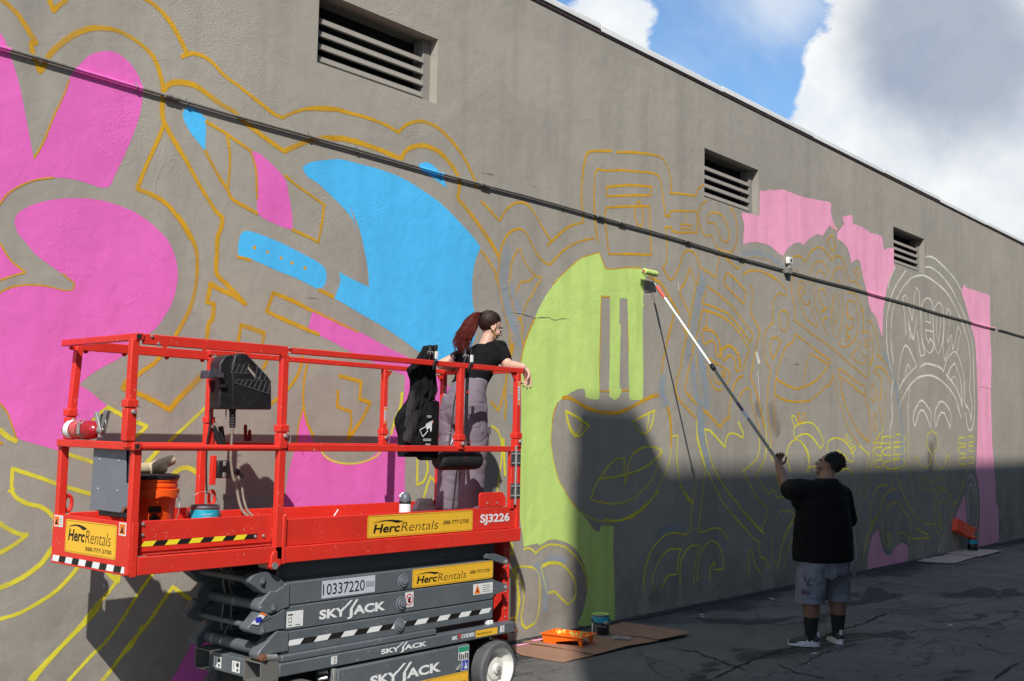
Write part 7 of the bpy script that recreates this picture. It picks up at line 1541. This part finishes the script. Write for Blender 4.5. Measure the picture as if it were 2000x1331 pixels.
flat_thing('plastic_wrap', 'crumpled strip of clear plastic lying beside the can lid', 'plastic wrap', [parse('T8 965,325 1010,308 1180,325 1160,348 1080,342 1000,345')], .035, M_PLAS, .004)
rnd = random.Random(8); fl = []
for i in range(16):
    x_, y_ = rnd.uniform(7, 19), rnd.uniform(3.2, 6.1); fl.append((x_, y_, rnd.uniform(.005, .012)))
mb = MB()
for q in ((1505, 1169), (1510, 1171), (1372, 1205), (1590, 1277), (1370, 1201), (1856, 1282-60)):
    p = at(*q, Z=.01); fl.append((p.x, p.y, .032))
for x_, y_, s_ in fl: 
    a = rnd.random()*6; mb.prism([(x_+s_*math.cos(a+k*1.8+rnd.random()*.6), y_+s_*.7*math.sin(a+k*1.8), .012) for k in range(4)][:3], (0, 0, .003))
o = part('paint_flakes', mb, M_WPR, None, kind='stuff'); o['label'] = 'small white paint flakes and litter scattered on the asphalt'; o['category'] = 'litter'
# grit and small stones
mb = MB()
for i in range(2200):
    x_ = rnd.uniform(5.5, 20); y_ = rnd.uniform(1.5, 6.2) if i % 3 else rnd.uniform(5.75, 6.22); s_ = rnd.uniform(.002, .008); mb.ell((x_, y_, .004+s_*.4), s_, s_*rnd.uniform(.6, 1), s_*.6, None, 5, 3)
o = part('grit', mb, mat('grit', (.13, .125, .115), .9, var=.6, vs=30), None, kind='stuff'); o['label'] = 'loose grit lying on the asphalt along the wall'; o['category'] = 'grit'
# roller tray on the cardboard
def tray_mesh(M, m, o, paint=True):
    """local: x length .40 (deep end at 0), y width .28, z up"""
    L_, W_, H_ = .42, .30, .075; T = lambda x, y, z: M @ Vector((x, y, z)); mb = MB()
    prof_o = [(0.0, H_), (.012, .004), (.13, .0), (.135, .022), (.36, .052), (L_, H_)]
    rows = []
    outer = [(0, H_), (.014, .002), (.14, .002), (.145, .020), (.37, .050), (.385, .056), (L_, H_)]
    for x, z in outer: rows.append([T(x, -W_/2+.012*(1-(z/H_)), z), T(x, W_/2-.012*(1-(z/H_)), z)])
    v = [p for r in rows for p in r]; f = [(2*i, 2*i+1, 2*i+3, 2*i+2) for i in range(len(rows)-1)]
    mb.add(v, f)
    for s2 in (0, 1):
        b = [T(x, (-W_/2 if s2 == 0 else W_/2), H_) for x, _ in outer]; a = [r[s2] for r in rows]; n = len(a)
        mb.add(a+b, [(i, i+1, n+i+1, n+i) for i in range(n-1)])
    shell = part('shell', mb, m, o, normals=False); so2 = shell.modifiers.new('t', 'SOLIDIFY'); so2.thickness = .003
    rim = MB(); c_ = [T(-.012, -W_/2-.012, H_), T(L_+.012, -W_/2-.012, H_), T(L_+.012, W_/2+.012, H_), T(-.012, W_/2+.012, H_)]; ci = [T(.0, -W_/2, H_), T(L_, -W_/2, H_), T(L_, W_/2, H_), T(.0, W_/2, H_)]
    rim.add(c_+ci, [(i, (i+1) % 4, (i+1) % 4+4, i+4) for i in range(4)]); r_ = part('rim', rim, m, o, normals=False); s3 = r_.modifiers.new('t', 'SOLIDIFY'); s3.thickness = .006; s3.offset = -1
    lg = MB()
    for s2 in (-1, 1):
        y_ = s2*(W_/2-.035); lg.prism([T(.40, y_-.015, .055), T(.36, y_-.015, .05), T(.385, y_-.012, .0), T(.405, y_-.012, .0)], (M.to_3x3() @ Vector((0, .03, 0))))
        part('leg', lg, m, o, bevel=.002); lg = MB()
    rb2 = MB()
    for i in range(9): rb2.beam(T(.16+i*.022, -.11, .026+i*.0029), T(.16+i*.022, .11, .026+i*.0029), .006, .005)
    part('ramp_rib', rb2, m, o, kind='stuff')
    if paint:
        pm = MB(); rnd = random.Random(2)
        pm.prism([T(.02, -.12, .012), T(.12, -.12, .012), T(.14, .0, .014), T(.12, .12, .012), T(.02, .12, .012)], (0, 0, .002))
        for i in range(40):
            x = rnd.uniform(.15, .40); y = rnd.uniform(-.14, .14)
            pm.ell(T(x, y, .030+(x-.15)*.13), rnd.uniform(.004, .02), rnd.uniform(.004, .012), .003, M.to_3x3(), 8, 4)
        for i in range(40):
            x = rnd.uniform(.0, .42); pm.ell(T(x, W_/2-.004, rnd.uniform(.04, .072)), rnd.uniform(.003, .012), .003, rnd.uniform(.004, .014), M.to_3x3(), 8, 4)
        part('wet_paint', pm, M_LIME, o, smooth=60, kind='stuff')
Pl, Pf, Pr, Pb = [at(x, y, Z=.10) for x, y in parse('T8 305,287 690,335 818,287 415,240')]
org = (Pl+Pb)/2; dx_ = ((Pf+Pr)/2-org); dx_.z = 0; dx_.normalize(); dy_ = Vector((-dx_.y, dx_.x, 0))
print('TRAY', (Pl-Pb).length, (Pf-Pl).length, (Pr-Pf).length)
sc_ = min(1.25, ((Pf+Pr)/2-org).length/.42); scy = (Pl-Pb).length/.30
MT = Matrix(((dx_.x*sc_, dy_.x*scy, 0, org.x), (dx_.y*sc_, dy_.y*scy, 0, org.y), (0, 0, 1.12, .018), (0, 0, 0, 1)))
to = root('roller_tray', 'bright orange roller tray with lime paint on the cardboard in the sun', 'roller tray', tuple(MT.translation), 'orange roller trays')
tray_mesh(MT, M_TRAY, to)
# second tray: underside outward, leaning on the wall with its end on the far can
A_, B_, C_, D_ = at(1869, 1012, Y=6.17), at(1911, 1031, Y=6.02), at(1908, 1053, Y=6.0), at(1868, 1036, Y=6.15)
ax_x = (B_-A_); ax_y = (A_-D_); nz = ax_x.cross(ax_y).normalized()
MT2 = Matrix(((ax_x.x/.42, ax_y.x/.30, nz.x*-1, (A_.x+D_.x)/2), (ax_x.y/.42, ax_y.y/.30, nz.y*-1, (A_.y+D_.y)/2), (ax_x.z/.42, ax_y.z/.30, nz.z*-1, (A_.z+D_.z)/2), (0, 0, 0, 1)))
to = root('roller_tray', 'red orange roller tray leaning on the wall upside down on top of the far can', 'roller tray', tuple(MT2.translation), 'orange roller trays')
tray_mesh(MT2, mat('red_orange_tray', (.92, .085, .025), .4, var=.04), to, paint=False)

# ---------------- on the rails
# fire extinguisher strapped to the end rail
e0, e1 = at(146, 843, X=2.985), at(196, 842, X=2.985); e0.z = e1.z = 1.786; ed = (e1-e0).normalized(); L_ = .36; ec = at(134, 845, X=2.985); ec.z = 1.786
ex = root('fire_extinguisher', 'small red fire extinguisher lying strapped on the end rail of the lift', 'fire extinguisher', tuple(ec))
M_ERED = mat('extinguisher_red', (.34, .010, .018), .22, var=.05, coat=.3)
part('cylinder', MB().lathe([(.030, .0), (.046, .006), (.052, .02), (.052, .245), (.046, .285), (.034, .305), (.020, .315), (.020, .33)], ec, ed, 30), M_ERED, ex, smooth=50)
part('label_wrap', MB().lathe([(.0525, .03), (.0527, .031), (.0527, .085), (.0525, .086)], ec, ed, 30, cap=False), M_WPR, ex, smooth=50); part('label_wrap', MB().lathe([(.0525, .10), (.0527, .101), (.0527, .16), (.0525, .161)], ec-Vector((0, 0, 0)), ed, 30, cap=False), mat('label_redwhite', (.50, .06, .05), .4, dirt=(.6, .55, .5), dirt_amt=.8), ex, smooth=50)
part('clamp_band', MB().lathe([(.0535, .195), (.0545, .196), (.0545, .212), (.0535, .213)], ec, ed, 30, cap=False), M_STEEL, ex, smooth=50)
lt = MB(); c_ = ec+ed*.20+Vector((-.056, 0, .02)); lt.tube([c_+ed*a+Vector((0, 0, b)) for a, b in ((0, -.04), (.02, -.04), (.02, .03), (0, .03), (0, -.04))], .003, 6); part('buckle', lt, M_STEEL, ex)
part('valve', MB().lathe([(.018, .325), (.020, .33), (.020, .365), (.012, .37)], ec, ed, 16), M_STEEL, ex, smooth=50)
v0 = ec+ed*.345
part('lever', MB().prism([v0+Vector((-.01, 0, .0))+ed*a+Vector((0, 0, b)) for a, b in ((-.01, -.04), (.01, -.04), (.012, .01), (-.045, .10), (-.065, .09), (-.015, .01))], (.02, 0, 0)), M_STEEL, ex, bevel=.002)
part('lever', MB().prism([v0+Vector((-.012, 0, .0))+ed*a+Vector((0, 0, b)) for a, b in ((.012, -.01), (.030, -.012), (.075, .105), (.045, .108), (.02, .03))], (.024, 0, 0)), mat('grey_lever', (.25, .25, .26), .4, metal=.5), ex, bevel=.003)
part('safety_pin', MB().tube([v0+ed*(.05+.02*math.cos(a))+Vector((-.01, 0, .03+.03*math.sin(a))) for a in [k*.5 for k in range(13)]], .002, 5), M_WIRE, ex)
part('hose_nozzle', MB().tube([v0+ed*.01+Vector((.0, 0, .02)), v0+ed*-.01+Vector((.01, 0, .07)), v0+ed*-.005+Vector((.01, 0, .085))], .010, 8), M_BLKR, ex, smooth=60)
# jacket and tote bag hung from the near top rail
def drape(name, rows, Y, dep, m, parent, amp=.012, freq=5, seed=0, nu=30, bulge=.6):
    mb = MB(); rg = []; rows = [(y, a, b) for y, a, b in rows]
    yy = []
    for (y0, a0, b0), (y1, a1, b1) in zip(rows, rows[1:]):
        k = max(2, int((y1-y0)/14))
        for i in range(k): t = i/k; t2 = t*t*(3-2*t)*.5+t*.5; yy.append((y0+(y1-y0)*t, a0+(a1-a0)*t2, b0+(b1-b0)*t2))
    yy.append(rows[-1])
    for y, a, b in yy:
        fr, bk_ = [], []
        for i in range(nu+1):
            u = i/nu; xx_, zz = FR['J'][0]+(a+(b-a)*u)/FR['J'][2], FR['J'][1]+y/FR['J'][2]
            p = at(xx_, zz, Y=Y); n_ = noise.noise(Vector((u*freq+seed, y*.004*freq*.35, seed)))+.5*noise.noise(Vector((u*freq*2.3, y*.006, seed+5)))
            th = math.sin(math.pi*u)**.5
            fr.append(p+Vector((0, -(dep*bulge*th+amp*n_*th*2), 0))); bk_.append(p+Vector((0, dep*(1-bulge)*th+amp*.5*n_*th, 0)))
        rg.append(fr+bk_[1:-1][::-1])
    mb.rings(rg, True); return part(name, mb, m, parent, smooth=80)
jp = at(*parse('J 500,180')[0], Y=5.11)
M_JK = mat('black_jersey', (.0085, .0085, .0095), .9, var=.25, vs=10, bump=.25, bs=350, spec=.15); M_JG = mat('charcoal_fleece', (.035, .031, .034), .95, var=.15, vs=14, bump=.3, bs=350, spec=.15)
jk = root('jacket', 'black hooded jacket with charcoal sleeve clamped to the near top rail', 'jacket', tuple(jp))
drape('body_cloth', [(28, 462, 512), (60, 438, 535), (130, 392, 545), (190, 350, 555), (262, 278, 560), (300, 285, 566), (380, 310, 575), (470, 310, 572), (560, 285, 545), (640, 232, 500), (700, 185, 480), (760, 158, 460), (800, 155, 450), (860, 168, 440), (930, 190, 430), (1000, 196, 430), (1090, 185, 430), (1140, 190, 420)], 5.150, .085, M_JK, jk, .016, 6, 3)
drape('sleeve', [(480, 312, 332), (560, 300, 352), (640, 275, 372), (760, 255, 388), (850, 246, 378), (950, 238, 340), (985, 240, 320), (1005, 262, 312)], 5.118, .045, M_JG, jk, .006, 4, 8)
hd = drape('hood', [(30, 466, 508), (70, 440, 520), (110, 415, 500), (170, 385, 470), (240, 370, 440), (300, 385, 420)], 5.115, .05, M_JK, jk, .010, 4, 12)
bag = root('tote_bag', 'black tote bag printed with a white hand and letters, hanging beside the jacket', 'tote bag', tuple(at(*parse('J 500,600')[0], Y=5.10)))
tb_ = drape('bag_body', [(572, 478, 500), (590, 470, 598), (640, 440, 600), (760, 400, 597), (900, 385, 594), (1030, 375, 590), (1140, 372, 588), (1165, 392, 560), (1175, 420, 520)], 5.100, .045, M_JK, bag, .004, 3, 20)
part('strap', MB().tube([at(*parse('J %d,%d' % q)[0], Y=5.10) for q in ((545, 235), (552, 380), (553, 520), (560, 575), (590, 592))], .004, 6), M_JK, bag, smooth=60)
FT = Face((0, 5.058, 0), (1, 0, 0), (0, 0, 1)); 
def jx(x, y): p = at(*parse('J %f,%f' % (x, y))[0], Y=5.058); return (p.x, p.z)
k = MB()
def stroke2(mb, pts, w_=.004):
    P = [FT.p(*jx(*q)) for q in pts]; 
    for a, b in zip(P, P[1:]): mb.beam(a, b, .003, w_, up=(0, 0, 1)) if abs((b-a).normalized().z) < .9 else mb.beam(a, b, .003, w_, up=(1, 0, 0))
for pl in ([(410, 870), (437, 940), (488, 885)], [(410, 870), (470, 838)], [(470, 838), (478, 812), (525, 785), (530, 800)], [(488, 885), (482, 860), (500, 850)], [(515, 860), (520, 890), (527, 850)]): stroke2(k, pl)
for pl in ([(470, 835), (480, 812), (520, 787), (538, 778), (535, 800), (528, 830), (526, 885), (515, 885), (510, 850), (480, 868)],): FT.poly(k, [jx(*q) for q in pl], 0)
pr('hand_print', k, M_WPR, bag, FT)
k = MB(); FT.poly(k, [jx(*q) for q in ((525, 800), (540, 770), (543, 790), (530, 815))], .001); pr('pink_print', k, mat('pink_print', (.7, .25, .25), .6), bag, FT)
k = MB()
for (s_, xa, xb, ya, yb) in (('OO', 482, 524, 748, 726), ('OIOOO', 440, 520, 982, 958), ('Buddha', 466, 516, 1022, 1006)):
    a = jx(xa, ya); b = jx(xb, yb); FT.text(k, s_, a[0], a[1], b[0]-a[0], b[1]-a[1], lift=.001, bold=.02)
pr('lettering', k, M_WPR, bag, FT)
# spring clamps
def clamp(px_, py0, py1, lab):
    c_ = at(px_, (py0+py1)/2, Y=NY-.02); o = root('spring_clamp', lab, 'clamp', tuple(c_), 'spring clamps on the near top rail')
    top = at(px_+2, py0, Y=NY-.02); bot = at(px_-1, py1, Y=NY-.028)
    for s2 in (-1, 1):
        part('jaw', MB().tube([Vector((top.x, NY+s2*.030, top.z)), Vector((top.x, NY+s2*.028, top.z-.05)), Vector((c_.x, NY-s2*.004+s2*.018, 2.33)), Vector((c_.x, NY+s2*.030, 2.29)), Vector((bot.x, NY+s2*.026, 2.245)), Vector((bot.x, NY+s2*.022, bot.z))], [.012, .011, .010, .009, .009, .006], 10), M_BLK, o, smooth=50)
    part('grip_tape', MB().box(c_.x-.010, c_.x+.012, NY-.046, NY-.034, 2.295, 2.345), M_WPR, o, bevel=.002)
    part('spring', MB().tube([(c_.x+.006*math.cos(a)-.018, NY-.02+.004*a, 2.335+.012*math.sin(a)) for a in [k*.6 for k in range(18)]], .002, 5), M_STEEL, o)
clamp(848, 674, 722, 'black spring clamp holding the jacket to the near top rail'); clamp(917, 680, 728, 'black spring clamp holding the strap of the black speaker')
# speaker on its strap
sa = at(853, 899, Y=5.135); sbb = at(934, 899, Y=5.135); sbb.z = sa.z = (sa.z+sbb.z)/2; sd = Vector((1, 0, 0)); SLn = (sbb-sa).length
spk = root('speaker', 'black drum shaped portable speaker hanging by its strap below the knee rail', 'speaker', tuple(sa))
part('body', MB().lathe([(.030, .0), (.052, .004), (.064, .02), (.067, .05)]+[(.068, .06+i*.03) for i in range(int((SLn-.12)/.03))]+[(.067, SLn-.05), (.062, SLn-.016), (.050, SLn-.002), (.030, SLn)], sa, sd, 32), M_BLKR, spk, smooth=50)
part('end_cone', MB().lathe([(.040, -.004), (.030, .0), (.010, -.003), (.001, -.004)], sa, sd, 20), M_BLK, spk, smooth=50)
rl = MB()
for i in range(5): rl.beam(sa+Vector((.20+.018*i, -.062+.001*i, .035)), sa+Vector((.206+.018*i, -.0675, -.005)), .004, .002, up=(0, -1, 0))
part('logo_bar', rl, mat('red_line', (.25, .02, .02), .5), spk)
stp = [at(914, 722, Y=5.085), at(912, 760, Y=5.09), at(911, 820, Y=5.09), at(915, 866, Y=5.095), at(917, 880, Y=5.10)]
sm = MB(); Pv = spline(stp); hw = .018
sm.add([q for p in Pv for q in (p+Vector((-hw, 0, 0)), p+Vector((hw, .004, 0)))], [(2*i, 2*i+1, 2*i+3, 2*i+2) for i in range(len(Pv)-1)]); st_ = part('strap', sm, mat('webbing', (.022, .022, .023), .85, bump=.5, bs=260), spk, normals=False); q = st_.modifiers.new('t', 'SOLIDIFY'); q.thickness = .003
part('strap', MB().tube(spline([at(898, 745, Y=5.12), at(889, 777, Y=5.14), at(884, 815, Y=5.14), at(880, 850, Y=5.14), at(876, 884, Y=5.14)]), .005, 6), M_BLKR, spk, smooth=60)
part('red_tag', MB().box(stp[2].x-.012, stp[2].x+.010, 5.081, 5.083, stp[1].z-.03, stp[1].z-.015).box(stp[3].x-.011, stp[3].x+.013, 5.083, 5.087, stp[3].z+.003, stp[3].z+.008), mat('red_tag', (.6, .03, .02), .5), spk)
part('buckle', MB().tube([at(x, y, Y=5.09) for x, y in ((877, 846), (884, 845), (886, 856), (880, 868), (872, 862), (875, 850))], .003, 6), M_STEEL, spk)
# water bottle
wb = Vector((at(791, 990, Y=5.16).x, 5.16, DZ)); wo_ = root('water_bottle', 'white water bottle with grey lid standing on the lift deck', 'bottle', tuple(wb))
zt = at(790, 963, Y=5.16).z-DZ
part('flask', MB().lathe([(.034, 0), (.038, .004), (.0385, zt-.075), (.037, zt-.068)], wb, n=32), mat('white_enamel', (.76, .77, .80), .3, var=.02), wo_, smooth=40)
part('collar', MB().lathe([(.0385, zt-.070), (.039, zt-.068), (.039, zt-.055), (.038, zt-.053)], wb, n=32), M_BLK, wo_, smooth=40)
part('lid', MB().lathe([(.038, zt-.053), (.037, zt-.035), (.031, zt-.012), (.018, zt), (.001, zt+.002)], wb, n=32), mat('slate_lid', (.10, .115, .135), .4), wo_, smooth=50)
part('spout_flap', MB().prism([wb-side*.030-fw*.02+Vector((0, 0, zt-.030)), wb-side*.042-fw*.014+Vector((0, 0, zt-.02)), wb-side*.020-fw*.012+Vector((0, 0, zt+.004)), wb+side*.018-fw*.010+Vector((0, 0, zt-.002)), wb-side*.005-fw*.022+Vector((0, 0, zt-.016))], fw*.02), mat('white_flap', (.75, .76, .78), .35), wo_, bevel=.003)
# crumpled wrapper
wr_ = Vector((at(828, 990, Y=5.55).x, 5.55, DZ)); wm = MB(); rnd = random.Random(9); rg = []
for i in range(7):
    t = i/6; rg.append([wr_+Vector(((.05+.05*math.sin(t*3))*math.cos(a)*(1+.3*noise.noise(Vector((a, t*3, 1)))), (.04+.03*math.sin(t*3))*math.sin(a)*(1+.3*noise.noise(Vector((a, t*3, 4)))), .16*t+.01*noise.noise(Vector((a, t, 9))))) for a in [k*.4488 for k in range(14)]])
wm.rings(rg, True); wp = root('wrapper', 'crumpled grey and green plastic wrapper on the lift deck behind the bottle', 'wrapper', tuple(wr_)); part('film', wm, mat('grey_film', (.30, .30, .28), .3, var=.3, vs=25, dirt=(.03, .25, .12), dirt_amt=.7), wp, smooth=30)
